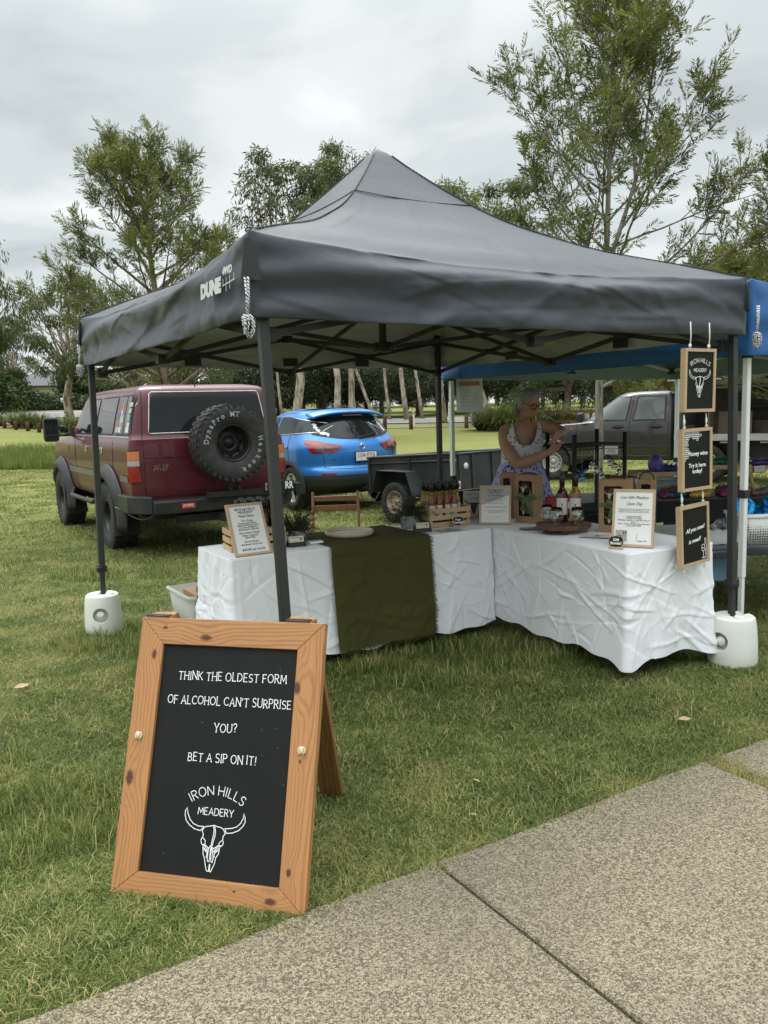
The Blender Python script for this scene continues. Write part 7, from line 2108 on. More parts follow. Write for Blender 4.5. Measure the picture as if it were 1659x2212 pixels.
N = [(0, 0, 0.93, .145, .115), (0, -.01, 1.07, .135, .105), (.02, -.03, 1.22, .150, .115), (.035, -.03, 1.335, .085, .075), (.045, -.05, 1.405, .055, .055), (.06, -.085, 1.465, .064, .07), (.06, -.085, 1.53, .080, .09), (.055, -.075, 1.585, .062, .07),
     (-.125, -.02, 1.325, .062), (-.105, -.09, 1.19, .056), (-.045, -.20, 1.065, .050), (.06, -.25, 1.10, .045), (.155, -.27, 1.15, .030), (.20, -.275, 1.170, .030, .017),
     (.185, .005, 1.35, .060), (.255, -.05, 1.325, .054), (.315, -.12, 1.30, .046), (.275, -.20, 1.285, .040), (.235, -.255, 1.275, .028), (.218, -.285, 1.245, .030, .017),
     (-.085, 0, .85, .105), (-.095, -.02, .47, .062), (-.095, .02, .09, .040), (-.10, -.11, .035, .035, .028), (.085, 0, .85, .105), (.095, -.02, .47, .062), (.095, .02, .09, .040), (.10, -.11, .035, .035, .028)]
E_ = [(0, 1), (1, 2), (2, 3), (3, 4), (4, 5), (5, 6), (6, 7), (3, 8), (8, 9), (9, 10), (10, 11), (11, 12), (12, 13), (3, 14), (14, 15), (15, 16), (16, 17), (17, 18), (18, 19), (0, 20), (20, 21), (21, 22), (22, 23), (0, 24), (24, 25), (25, 26), (26, 27)]
def fingers(pi, d, side, up, lens_, curl):
    p = Vector(N[pi][:3]); d = Vector(d).normalized(); s_ = Vector(side).normalized(); u = Vector(up).normalized()
    for k, L in enumerate(lens_):
        q = p + s_ * (0.021 - 0.014 * k) + d * 0.012
        dd = d.copy(); prev = pi
        for j in range(3):
            dd = (dd + u * curl * (0.5 + 0.3 * k * 0.4)).normalized(); q = q + dd * L / 3
            N.append((q.x, q.y, q.z, .0082 - .0008 * j)); E_.append((prev, len(N) - 1)); prev = len(N) - 1
    q = p + s_ * 0.026; prev = pi; dd = (d + s_ * 0.9 + u * 0.4).normalized()
    for j in range(2):
        q = q + dd * 0.028; dd = (dd + u * 0.3).normalized(); N.append((q.x, q.y, q.z, .0095 - .001 * j)); E_.append((prev, len(N) - 1)); prev = len(N) - 1
fingers(13, (.9, -.1, .35), (0, -.3, 1), (-.1, -.6, .6), (.075, .082, .078, .062), 0.35)
fingers(19, (-.15, -.35, -.9), (-.6, -.6, .1), (-.7, .1, -.3), (.075, .082, .078, .062), 0.35)
t = NT('skin'); sn = t.noise(14, 4)
t.set('Base Color', t.ramp(sn, [(0.3, (0.35, 0.185, 0.125)), (0.7, (0.46, 0.260, 0.185))])); t.set('Roughness', 0.5); t.set('Subsurface Weight', 0.12); t.set('Subsurface Radius', (0.02, 0.008, 0.004)); M['skin'] = t.m
bo = skin_mesh(N, E_, 0, 1); bo.parent = wm_; bo.data.materials.clear(); bo.data.materials.append(M['skin'])
HC = Vector((.06, -.088, 1.52)); FD = Vector((.50, -.78, -.30)).normalized(); FR = FD.cross(Vector((0, 0, 1))).normalized() * -1; FU = FR.cross(FD).normalized() * -1
if FU.z < 0: FU = -FU
HF = Matrix(((FR.x, FU.x, FD.x, HC.x), (FR.y, FU.y, FD.y, HC.y), (FR.z, FU.z, FD.z, HC.z), (0, 0, 0, 1)))   # x sideways, y up, z forwards
# face: jaw, nose, brow, lips, ears, eyes
fc = MB().sphere((0, 0.0, 0.010), (.072, .098, .086), 18, 12, HF).sphere((0, -.055, .045), (.048, .045, .045), 12, 8, HF).sphere((0, -.012, .100), (.012, .022, .018), 10, 7, HF).sphere((0, -.024, .104), (.015, .011, .014), 10, 7, HF)
for sx in (-1, 1): fc.sphere((sx * .074, -.012, -.005), (.010, .026, .016), 8, 6, HF).sphere((sx * .03, -.03, .074), (.026, .022, .020), 8, 6, HF)
fc.build('head', M['skin'], bo, recalc=False)
MB().sphere((0, -.055, .088), (.017, .004, .005), 10, 6, HF).build('lips', pbr('lip', (0.30, 0.13, 0.10), 0.4), bo, recalc=False)
for sx in (-1, 1): MB().sphere((sx * .03, .010, .082), (.011, .007, .009), 8, 6, HF).build('eye', pbr('eye_dark', (0.10, 0.07, 0.06), 0.2), bo, recalc=False)
gl_ = MB()
for sx in (-1, 1):
    gl_.tube([tuple(HF @ Vector((sx * .033 + .025 * math.cos(a), .008 + .021 * math.sin(a), .104 - .06 * abs(sx * .033 + .025 * math.cos(a)) ** 1.3))) for a in [q * math.pi / 9 for q in range(18)]], .0032, 6, closed=True)
    gl_.tube([tuple(HF @ Vector(q)) for q in ((sx * .058, .012, .095), (sx * .074, .012, .04), (sx * .077, .004, -.01))], .0028, 5)
gl_.tube([tuple(HF @ Vector(q)) for q in ((-.01, .012, .108), (.01, .012, .108))], .003, 5)
gl_.build('glasses', M['black_plastic'], bo)
hm = MB(); hv = []
hs = MB().sphere((0, 0, 0), (1, 1, 1), 40, 26)
for x, y, z in hs.v:
    q = Vector((x, y, z)); w = 1.0 + 0.035 * mnoise.noise(Vector((x * 2, y * 9, z * 2))) + 0.02 * mnoise.noise(Vector((x * 9, y * 14, z * 9)))
    face = q.z > 0.34 and y < 0.62 - 0.25 * abs(x); low = y < -0.62
    if face: w *= 0.86
    if low: w *= 0.80
    hv.append(tuple(HF @ Vector((x * .084 * w, y * .112 * w + .008, z * .103 * w - .004))))
hm.v = hv; hm.f = hs.f; hm.sm = hs.sm
for k in range(14):
    a = k * 0.45; hm.tube([tuple(HF @ Vector((.07 * math.cos(a) * (1 if k % 2 else .9), -.02 + .10 * (k / 14.0) - .05, -.05 - .02 * math.sin(a)))), tuple(HF @ Vector((.062 * math.cos(a), -.10 + .02 * math.sin(a * 3), -.055)))], [.012, .004], 6)
t = NT('grey_hair'); st_ = t.noise(40, 3, 0.6, 0.5, t.map(scale=(3, 1, 0.35)))
t.set('Base Color', t.ramp(st_, [(0.3, (0.12, 0.12, 0.12)), (0.6, (0.30, 0.30, 0.295)), (0.8, (0.30, 0.19, 0.17))])); t.set('Roughness', 0.5); t.bump(st_, 0.6, 0.01); M['hair'] = t.m
hm.build('hair', M['hair'], bo, recalc=False)
def floral(name, base, spot, scale, thr):
    t = NT(name); d = t.voro(scale); n = t.noise(scale * 2.5, 2)
    f = t.rng(t.math('ADD', d, t.math('MULTIPLY', n, 0.25)), thr, thr + 0.06, 1.0, 0.0)
    t.set('Base Color', t.mix(f, base, spot)); t.set('Roughness', 0.8); t.set('Sheen Weight', 0.2); return t.m
def bodice(u, v):
    ph = u * 2 * math.pi; c, s_ = math.sin(ph), -math.cos(ph)          # ph = 0 faces front (-y)
    a = abs(((ph + math.pi) % (2 * math.pi)) - math.pi)                  # 0 front .. pi back
    pk = math.exp(-((a - 0.72) / 0.24) ** 2) + math.exp(-((a - 2.35) / 0.26) ** 2)
    zt_ = 1.225 + 0.155 * min(1, pk) - 0.02 * math.exp(-(a / 0.5) ** 2)
    z = 1.06 + (zt_ - 1.06) * v
    ry = float(np.interp(z, [1.06, 1.15, 1.24, 1.30, 1.345, 1.385], [.125, .130, .142, .130, .095, .04])); rx = float(np.interp(z, [1.06, 1.15, 1.24, 1.30, 1.385], [.150, .155, .168, .165, .15]))
    cx, cy = 0.035 * (z - 0.95) / 0.4, -0.035 * (z - 0.95) / 0.4
    return (cx + rx * c, cy + ry * s_, z)
MB().grid(64, 18, bodice).build('bodice', floral('white_floral', (0.60, 0.61, 0.66), (0.06, 0.06, 0.20), 40, 0.40), bo, recalc=False)
def skirt(u, v):
    ph = u * 2 * math.pi; pl = 1 + (0.035 + 0.03 * v) * math.sin(ph * 17 + 2 * math.sin(ph * 3)) * min(1, v * 4)
    rx, ry = (.148 + .20 * v ** .75) * pl, (.123 + .17 * v ** .75) * pl
    return (0.01 + rx * math.sin(ph), -0.01 - ry * math.cos(ph), 1.07 - 0.72 * v)
MB().grid(136, 18, skirt).build('skirt', floral('lavender_floral', (0.36, 0.36, 0.62), (0.05, 0.06, 0.22), 30, 0.42), bo, recalc=False)
for sx in (-1, 1): MB().sphere((sx * .098, -.05, .035), (.045, .11, .04), 12, 7).build('shoe', M['black_plastic'], bo, recalc=False)
# the ornament she is tying on
o = thing('hanging_ornament', 'small pale yellow box ornament held on a thread by the woman', 'ornament', (1.352, 6.06, 1.03), 0.3)
MB().box((0, 0, 0), (.042, .042, .042)).build('box', pbr('pale_yellow', (0.62, 0.58, 0.26), 0.6), o, RX(0.3), bevel=.003)
MB().tube([(0, 0, .02), (0, 0, .17)], .0015, 5).tube([(-.02, 0, .03), (.0, 0, .045), (.02, 0, .03)], .004, 5).build('thread', pbr('violet_thread', (0.10, 0.06, 0.16), 0.7), o)

# ================================================================== WIRE RACK WITH CRYSTALS
rk = thing('wire_rack', 'black wire shelving rack hung with crystal ornaments', 'rack', (1.41, 6.0, 0), 0)
cn = [Vector((0, 0, 0)), Vector((.445, .25, 0)), Vector((.31, .55, 0)), Vector((-.135, .30, 0))]
for k, c in enumerate(cn):
    p_ = MB().tube([c, c + Vector((0, 0, 1.275 + (.02 if k > 1 else 0)))], .0165, 10).build('post', M['black_plastic'], rk)
for zs_ in (1.19, .70, .30):
    m = MB()
    for k in range(4):
        a, b = cn[k] + Vector((0, 0, zs_)), cn[(k + 1) % 4] + Vector((0, 0, zs_)); dn = Vector((0, 0, -.032))
        m.tube([a, b], .005, 6).tube([a + dn, b + dn], .004, 6)
        n = int((b - a).length / .035)
        m.tube([a + (b - a) * (i / (2 * n)) + (dn if i % 2 else Vector()) for i in range(2 * n + 1)], .0025, 4)
    for i in range(1, 16): m.tube([cn[0].lerp(cn[3], i / 16) + Vector((0, 0, zs_)), cn[1].lerp(cn[2], i / 16) + Vector((0, 0, zs_))], .002, 4)
    m.build('wire_shelf', M['black_plastic'], rk)
pt = thing('price_ticket', 'white price ticket hanging from the black wire rack', 'sign', (1.70, 6.105, 1.148), R(27), None)
pt.rotation_euler = (0, R(3), R(20))
MB().box((0, -.02, 0), (.118, .002, .062)).build('card', M['paper'], pt)
txt('printed_text', 'Dragonflies & Butterflies\n$10 each\nMore available', .0135, M['ink'], pt, fm((0, -.0215, 0), (1, 0, 0), (0, 0, 1)), ls=1.0)
gc = random.Random(3)
cry = [(1.571, 1.03, (.05, .02, .03)), (1.606, 1.0, (.02, .05, .08)), (1.649, .948, (.10, .06, .02)), (1.709, 1.047, (.02, .02, .02)), (1.735, 1.03, (.12, .12, .13)), (1.779, .983, (.12, .02, .04)), (1.50, .94, (.05, .16, .42))]
crl = ['crystal drop under a dark red butterfly on the wire rack', 'crystal drop under a teal butterfly beside the rack post', 'crystal drop under a bronze butterfly, lowest right of the post', 'crystal drop under a black dragonfly on the rack', 'crystal drop under a silver butterfly on the rack', 'crystal drop under a crimson butterfly by the right post', 'blue crystal drop hanging low between the front posts']
for (x, z, c), lb in zip(cry, crl):
    o = thing('crystal_drop', lb, 'ornament', (x, 6.13 + .0 * x, z), gc.uniform(0, 3), 'crystal drops hanging on the wire rack')
    cm = M['glass'] if lb[0] != 'b' else liquid_glass('blue_crystal', (.2, .5, .95))
    MB().lathe([(0, -.03), (.016, -.018), (.022, 0), (.015, .016), (.005, .03), (0, .032)], 8, None, False, False).build('crystal', cm, o, recalc=False)
    w = MB()
    for sg in (-1, 1):
        w.add([(0, 0, .045), (sg * .035, .004, .075), (sg * .042, .01, .052)], [(0, 1, 2)]).add([(0, 0, .045), (sg * .03, .006, .04), (sg * .022, .01, .022)], [(0, 1, 2)])
    w.tube([(0, 0, .03), (0, 0, .08)], .003, 5)
    w.build('winged_charm', pbr('charm', c, .4, .3), o, recalc=False)
    MB().tube([(0, 0, .03), (0, 0, 1.155 - z)], .0007, 4).build('thread', M['paper'], o)
# red gift bag and dark foliage on the dark table behind the bottles
o = thing('gift_bag', 'red paper gift bag behind the two bottles', 'bag', (1.335, 6.02, .703), R(8))
MB().loft([[(-.125, -.04, 0), (.125, -.04, 0), (.125, .04, 0), (-.125, .04, 0)], [(-.13, -.035, .115), (.13, -.035, .115), (.13, .035, .115), (-.13, .035, .115)]], True, False, False).build('bag', pbr('red_paper', (.36, .015, .025), .5), o)
MB().box((.02, -.042, .055), (.03, .002, .05)).box((.105, -.042, .07), (.025, .002, .05)).each('ticket', M['paper'], o)

# ================================================================== THE CRAFT STALL ON THE RIGHT
M['black_cloth'] = cloth_mat('black_cloth', (0.020, 0.021, 0.024), 0.85, 900, 0.3, 0.2)
def stall_table(lab, x0, x1, y0, y1, z, yaw, drop):
    o = thing('folding_table', lab, 'table', (x0, y0, 0), yaw, 'black clothed craft tables')
    W, D = x1 - x0, y1 - y0
    def fn(u, v):
        f = (v * (D + drop)); x = u * W
        if f < D: return (x, D - f, z + .003 * mnoise.noise(Vector((x * 7, f * 7, 1))))
        h = f - D
        return (x, -.008 - .03 * h / drop - .012 * math.sin(x * 17) * h / drop, z - h - .015 * mnoise.noise(Vector((x * 5, h * 9, 4))) * h / drop)
    MB().grid(60, 30, fn).build('cloth', M['black_cloth'], o, recalc=False)
    MB().box((W / 2, D / 2, z - .02), (W - .02, D - .02, .025)).build('tabletop', M['dark_steel'], o)
    for x in (.10, W - .1):
        for y in (.06, D - .06): MB().tube([(x, y, z - .03), (x, y, .0)], .016, 8).build('leg', M['dark_steel'], o)
        MB().bar((x, .06, z * .42), (x, D - .06, z * .42), .02).build('stretcher', M['dark_steel'], o)
    MB().bar((.1, .3, z * .42), (W * .5, .35, z - .04), .018).build('brace', M['dark_steel'], o)
    return o
stall_table('taller black clothed craft table crowded with dragons and trays', 1.0, 4.0, 6.52, 7.3, .70, R(1), .16)
stall_table('low black clothed craft table holding the white basket', 2.10, 3.25, 5.30, 6.15, .52, R(4), .045)
M['bamboo'] = wood('bamboo', (.50, .35, .19), (.38, .25, .12), 130, 0, .5, 8, band=.35)
def bed_tray(lab, x, y, yaw, W, D, H, zb=.702):
    o = thing('bed_tray', lab, 'tray', (x, y, zb), yaw, 'bamboo bed trays used as display stands')
    MB().box((0, 0, H - .03), (W, D, .008)).build('board', M['bamboo'], o)
    for sy in (-1, 1): MB().prism([(-W / 2, H - .055), (-W / 2 + .14, H - .06), (-W / 2 + .17, H - .035), (W / 2 - .17, H - .035), (W / 2 - .14, H - .06), (W / 2, H - .055), (W / 2, H), (-W / 2, H)], -.006, .006, fm((0, sy * D / 2, 0), (1, 0, 0), (0, 0, 1))).build('side_rail', M['bamboo'], o)
    for sx in (-1, 1):
        for sy in (-1, 1): MB().bar((sx * (W / 2 - .03), sy * (D / 2 - .015), H - .03), (sx * (W / 2 - .075 if sx < 0 else W / 2 - .075), sy * (D / 2 - .015), 0), .012, .022).build('leg', M['bamboo'], o)
        MB().bar((sx * (W / 2 - .06), -D / 2 + .015, .06), (sx * (W / 2 - .06), D / 2 - .015, .06), .012, .02).build('stretcher', M['bamboo'], o)
    return o
bed_tray('bamboo bed tray carrying the purple dragon egg', 2.33, 6.78, R(-3), .50, .30, .225)
bed_tray('bamboo bed tray behind the middle hanging chalkboard', 2.80, 6.82, R(-8), .46, .30, .265)
bed_tray('bamboo bed tray right of the white gazebo pole', 3.22, 6.90, R(8), .46, .30, .245)
ptk = pbr('ticket_white', (.6, .6, .6), .6)
for x, y, z, lb in ((2.33 + .12, 6.61, .905, 'small printed ticket on the rail of the left bamboo tray'), (3.10, 6.70, .925, 'small printed ticket on the rail of the right bamboo tray')):
    o = tag(MB().box((0, 0, 0), (.085, .003, .05)).build('ticket', ptk, None, TR(x, y, z) @ RY(R(-4))), lb, 'ticket', 'tickets on the bamboo trays')
    txt('printed_text', '------\n----', .016, M['ink'], o, fm((0, -.002, 0), (1, 0, 0), (0, 0, 1)), ls=.8)
def scaly(name, c1, c2):
    t = NT(name); d = t.voro(60); n = t.noise(7, 3, .6, 1.0)
    t.set('Base Color', t.ramp(n, [(.35, c1), (.65, c2)])); t.set('Roughness', .35); t.bump(d, .6, .01); return t.m
def dragon(lab, x, y, z, yaw, L, c1, c2, seed, grp='printed dragons on the craft stall'):
    g = random.Random(seed); o = thing('toy_dragon', lab, 'toy', (x, y, z), yaw, grp); m = scaly('dragon_skin', c1, c2)
    ph = g.uniform(0, 6); pts = []; rs = []
    for i in range(19):
        u = i / 18; pts.append((L * (u - .5), .045 * math.sin(u * 7 + ph) * (.4 + u), .028 + .012 * math.sin(u * 5))); rs.append(.026 * math.sin(math.pi * min(1, .16 + u * .8)) ** .7 + .003)
    b = MB().tube(pts, rs, 8)
    for i in range(1, 18):
        p = Vector(pts[i]); r = rs[i]
        for k, (dy, dz) in enumerate(((0, 1), (-.8, .6), (.8, .6))):
            d = Vector((g.uniform(.2, .7), dy, dz)).normalized(); h = r * g.uniform(1.1, 1.9); s_ = d.orthogonal().normalized() * r * .35; s2 = d.cross(s_).normalized() * r * .35
            q = p + d * r * .7
            b.add([q + s_, q + s2, q - s_, q - s2, q + d * h], [(0, 1, 4), (1, 2, 4), (2, 3, 4), (3, 0, 4)])
    b.build('body', m, o)
    h = MB().sphere((-L / 2 - .02, pts[0][1], .04), (.035, .022, .022), 10, 7)
    for sg in (-1, 1): h.tube([(-L / 2 - .01, pts[0][1] + sg * .012, .055), (-L / 2 + .03, pts[0][1] + sg * .025, .085)], [.007, .001], 5)
    h.build('head', m, o)
P_, B_, Y_, R_, G_, K_, T_2 = (.07, .035, .22), (.015, .035, .17), (.48, .24, .015), (.22, .012, .025), (.012, .09, .045), (.24, .05, .13), (.02, .13, .16)
for i, (x, c1, c2, nm) in enumerate(((1.98, P_, K_, 'purple and pink'), (2.12, G_, (.4, .38, .3), 'green and cream'), (2.30, R_, P_, 'dark red and violet'), (2.44, B_, T_2, 'deep blue'), (2.60, Y_, (.6, .4, .05), 'bright yellow'), (2.78, R_, (.25, .03, .15), 'crimson'), (2.93, R_, Y_, 'red and orange'), (3.10, G_, K_, 'green and pink'), (3.28, P_, R_, 'violet and red'), (3.46, K_, G_, 'pink and green'))):
    dragon(nm + ' scaly toy dragon lying on the front of the craft table', x, 6.60 + .03 * (i % 2), .705, R(25 + 17 * (i % 3)), .24, c1, c2, i)
for i, (x, c1, c2, nm) in enumerate(((2.06, B_, P_, 'navy and purple'), (2.52, Y_, R_, 'orange and red'), (2.68, G_, B_, 'green and navy'), (3.02, P_, B_, 'purple and navy'), (3.36, R_, B_, 'red and navy'))):
    dragon(nm + ' scaly toy dragon in the second row on the craft table', x, 6.92 + .05 * (i % 2), .705, R(15 + 23 * (i % 3)), .26, c1, c2, 70 + i)
o = thing('dragon_egg', 'purple scaled dragon egg on the left bamboo tray', 'toy', (2.27, 6.78, .905), 0)
MB().sphere((0, 0, .075), (.062, .062, .082), 20, 14).build('egg', scaly('egg_skin', (.10, .055, .30), (.16, .10, .42)), o, recalc=False)
dragon('blue toy dragon curled beside the purple egg', 2.40, 6.76, .905, R(10), .22, B_, (.05, .10, .36), 31)
dragon('green toy dragon on the middle bamboo tray', 2.86, 6.82, .945, R(20), .22, G_, (.03, .22, .06), 32)
dragon('violet toy dragon on the right bamboo tray', 3.22, 6.86, .925, R(-10), .26, P_, B_, 33)
o = thing('plastic_tub', 'pale blue plastic tub of small goods behind the left bamboo tray', 'tub', (2.42, 7.08, .703), R(4))
MB().loft([tub_sec(.20, .10, 0), tub_sec(.22, .12, .13), tub_sec(.214, .114, .13), tub_sec(.195, .095, .006)]).build('tub_body', pbr('pale_blue', (.50, .60, .64), .4), o)
MB().box((-.05, 0, .10), (.1, .08, .05)).box((.07, .01, .09), (.08, .1, .07)).each('packet', M['label_paper'], o)
# low table: basket of blue foil bags, sealed packets, pale tray, trinkets
o = thing('basket', 'white woven plastic basket full of blue foil bags', 'basket', (2.66, 5.56, .523), R(6))
def lattice():
    t = NT('lattice'); v = t.map(scale=(1, 1, 1)); d = t.voro(58, v, 'Distance', 'F1', .15)
    t.set('Base Color', t.mix(t.rng(d, .30, .38, 1, 0), (.66, .66, .64), (.06, .06, .06))); t.set('Roughness', .45); return t.m
MB().loft([tub_sec(.24, .13, 0, .03), tub_sec(.265, .15, .20, .03), tub_sec(.258, .143, .20, .03), tub_sec(.235, .125, .006, .03)]).build('basket_body', lattice(), o)
MB().loft([tub_sec(.27, .155, .185, .03), tub_sec(.272, .157, .205, .03), tub_sec(.255, .14, .208, .03)], True, False).build('rim', pbr('basket_white', (.68, .68, .66), .45), o)
t = NT('blue_foil'); t.set('Base Color', t.ramp(t.noise(7, 3, .6, 1.5), [(.35, (.01, .10, .45)), (.55, (.02, .35, .60)), (.7, (.05, .5, .55))])); t.set('Metallic', .85); t.set('Roughness', .22); t.bump(t.noise(18, 3, .5, 1.0), .6, .02); M['blue_foil'] = t.m
g = random.Random(5)
for k in range(6):
    x = -.20 + .08 * k; a = g.uniform(-.5, .5)
    def bag(u, v, k=k): return ((u - .5) * .17, .012 * math.sin(u * 9 + k) + .03 * v * math.sin(u * 3.1 + k), v * (.20 + .03 * math.sin(u * 6 + k)))
    tag(MB().grid(14, 10, bag).build('foil_bag', M['blue_foil'], None, TR(2.66 + x, 5.56 + g.uniform(-.05, .05), .60 + g.uniform(0, .03)) @ RZ(g.uniform(-.6, .6)) @ RX(R(-8)) @ RY(a), recalc=False), 'crumpled shiny blue foil bag standing in the white basket', 'bag', 'blue foil bags in the basket')
t = NT('clear_wrap'); t.set('Base Color', (.55, .56, .57, 1)); t.set('Roughness', .18); t.set('Coat Weight', 1); t.bump(t.noise(20, 3, .5, 1.2), .5, .01); M['wrap'] = t.m
for k in range(4):
    tag(MB().grid(8, 8, lambda u, v: ((u - .5) * .15, (v - .5) * .12, .012 * math.sin(u * 3.1) * math.sin(v * 3.1) + .004 * math.sin(u * 14 + v * 9))).build('sealed_packet', M['wrap'], None, TR(2.14 + .07 * k, 5.47 + .01 * k, .565) @ RZ(R(-20)) @ RX(R(42)) @ RY(R(-18)), recalc=False), 'clear wrapped packet leaning in a row on the low craft table', 'packet', 'wrapped packets on the low table')
tag(MB().loft([tub_sec(.33, .17, 0, .08), tub_sec(.35, .19, .02, .08), tub_sec(.34, .18, .02, .08), tub_sec(.32, .16, .006, .08)]).build('display_tray', pbr('tray_grey', (.46, .47, .45), .5), None, TR(2.10, 5.86, .545) @ RZ(R(12)) @ RX(R(4))), 'large flat pale grey tray on the low craft table', 'tray')
for x, y, c1, c2, lb, sd_ in ((1.93, 6.56, K_, Y_, 'pink and orange small toy at the left end of the taller craft table', 51), (2.52, 5.98, (.5, .5, .48), P_, 'white and violet small toy on the low craft table', 52)): dragon(lb, x, y, .53 if x > 2 else .705, R(15), .17, c1, c2, sd_)
tag(MB().grid(8, 8, lambda u, v: ((u - .5) * .13, .01 * math.sin(v * 5), (v - .5) * .20)).build('hanging_sheet', pbr('slate_blue', (.06, .13, .18), .7, var=.2), None, TR(2.19, 5.29, .41) @ RZ(R(6)), recalc=False), 'slate blue cloth hanging from the corner of the low craft table', 'cloth')
o = thing('red_crate', 'red metal storage frame under the taller craft table', 'crate', (2.72, 6.75, .2), R(3))
MB().box((.14, 0, .2), (.06, .3, .40)).box((-.2, 0, .35), (.5, .02, .02)).each('panel', pbr('red_metal', (.33, .02, .03), .4), o)
MB().box((-.12, .05, .18), (.42, .25, .30)).build('dark_tub', M['grey_plastic'], o, bevel=.01)
# ================================================================== ROAD, FENCES AND STREET FURNITURE
def road_y(x): return 61 - 0.26 * x
def strip(name, off0, off1, lift, mat, x0=-150, x1=140, n=120):
    m = MB()
    def fn(u, v):
        x = x0 + (x1 - x0) * u; y = road_y(x) + off0 + (off1 - off0) * v
        return (x, y, gz(x, y) + lift)
    m.grid(n, 4, fn); return m.build(name, mat, None, recalc=False)
M['asphalt'] = pbr('asphalt', (.19, .19, .195), .9, var=.08, vs=.8)
M['dirt'] = pbr('dirt', (.19, .15, .10), .95, var=.25, vs=1.5)
tag(strip('road', 0, 8.5, .06, M['asphalt']), kind='structure')
tag(strip('road_marking', .35, .6, .075, pbr('line_paint', (.62, .62, .60), .7)), kind='structure'); tag(strip('road_marking', 7.6, 7.95, .075, pbr('line_paint', (.62, .62, .60), .7)), kind='structure')
tag(strip('road_verge', 8.5, 11.5, .05, M['dirt']), kind='structure')
tag(strip('garden_bed', -7.2, -4.6, .03, M['dirt'], -60, 22), kind='structure')
def px(u, Y): return (u - 829.5) / 1762.7 * Y           # lateral position of a bearing read off the photograph at distance Y
M['timber_red'] = pbr('timber_red', (.10, .038, .028), .8, var=.25, vs=8)
proto = None
for i, (u, Y) in enumerate([(21, 57), (45.5, 55.2), (70.7, 53.6), (94.5, 52), (122, 50.6), (174, 48)] + [(837, 52), (893, 51.6), (951, 51.2), (1012, 51)] + [(1100, 50), (1160, 49.6)]):
    x = px(u, Y); z = gz(x, Y); left = i < 6
    if proto is None:
        proto = MB().lathe([(.13, -.1), (.13, .80), (.115, .84), (0, .85)], 12).build('bollard', M['timber_red'])
        o = proto
    else: o = proto.copy(); link(o)
    o.location = (x, Y, z - .05); o.scale = (.95, .95, .75 if left else 1.05)
    tag(o, 'short dark red timber bollard in the row by the left hand grass clumps' if left else ('dark red timber bollard before the road, %s' % ('right beside the blue car', 'left of the black gazebo pole', 'between the two gazebo poles', 'left of the big grass clump', 'behind the big grass clump', 'behind the woman')[i - 6]), 'bollard', 'timber bollards along the road')
for u, Y, lb in ((899, 55, 'white guide post left of the black gazebo pole across the lawn'), (1023, 54.5, 'white guide post beside the tall strappy grass'), (975, 71, 'white guide post on the far side of the road')):
    x = px(u, Y); o = thing('guide_post', lb, 'post', (x, Y, gz(x, Y)), 0, 'white roadside guide posts')
    MB().box((0, 0, .5), (.12, .06, 1.15)).build('post', M['white_paint'], o); MB().box((0, -.034, .9), (.06, .006, .13)).build('reflector', M['lens_red'], o)
x = px(956, 58); o = thing('road_sign', 'grey backed diamond road sign on a steel pole beside the road', 'sign', (x, 58, gz(x, 58)), R(50))
MB().tube([(0, 0, -.2), (0, 0, 3.2)], .04, 8).build('pole', M['galv'], o)
MB().prism([(-.48, 0), (0, -.48), (.48, 0), (0, .48)], -.01, .01, fm((0, -.05, 2.75), (1, 0, 0), (0, 0, 1))).build('diamond_plate', M['galv'], o); MB().box((0, -.05, 1.95), (.5, .015, .42)).build('lower_plate', M['galv'], o)
x0 = px(1188, 47); fe = thing('rail_fence', 'dark red timber post and rail fence behind the grey ute', 'fence', (x0, 47, gz(x0, 47)), R(-4))
for i in range(6): MB().box((i * 2.4, 0, .5), (.17, .15, 1.15)).build('post', M['timber_red'], fe)
for z in (.95, .42): MB().box((6.0, -.09, z), (12.4, .05, .16)).build('rail', M['timber_red'], fe)
x = px(1514, 42); o = thing('street_lamp', 'galvanised street lamp rising above the trees at right', 'street lamp', (x, 42, gz(x, 42)), R(-4))
MB().tube([(0, 0, 0), (0, 0, 9.2), (.06, 0, 9.9), (.28, 0, 10.55), (.75, 0, 10.75)], [.11, .085, .075, .06, .05], 10).build('pole', M['galv'], o)
MB().loft([[(.62, -.12, 10.70), (.62, .12, 10.70), (.62, .10, 10.84), (.62, -.10, 10.84)], [(1.25, -.16, 10.62), (1.25, .16, 10.62), (1.25, .10, 10.78), (1.25, -.10, 10.78)]]).build('lamp_head', pbr('lamp_grey', (.16, .16, .165), .5), o, bevel=.03)
for u, Y, h, lb in ((264, 78, 9.5, 'grey power pole behind the red car'),):
    x = px(u, Y); o = thing('power_pole', lb, 'pole', (x, Y, gz(x, Y)), R(15))
    MB().tube([(0, 0, 0), (0, 0, h)], [.17, .12], 10).build('pole', pbr('pole_grey', (.30, .30, .29), .8), o); MB().box((0, 0, h - .5), (2.0, .1, .1)).build('crossarm', M['timber_red'], o)
    for j, (z, dx, lc_) in enumerate(((h - .4, -.8, 'uppermost'), (h - .45, .8, 'second'), (h - 1.6, 0, 'lowest'))):
        p0 = Vector((x + dx, Y, gz(x, Y) + z)); p1 = Vector((-75, 62, gz(x, Y) + z + .6 - j * .3)); pts = [p0.lerp(p1, i / 24) - Vector((0, 0, 1.2 * math.sin(math.pi * i / 24))) for i in range(25)]
        tag(MB().tube(pts, .022, 4).build('power_line', M['grey_plastic']), lc_ + ' power line running left from the grey pole', 'cable', 'power lines at left')
x = px(152, 74); o = thing('letterbox', 'grey letterbox on a thin black stand across the road', 'letterbox', (x, 74, gz(x, 74)), R(20))
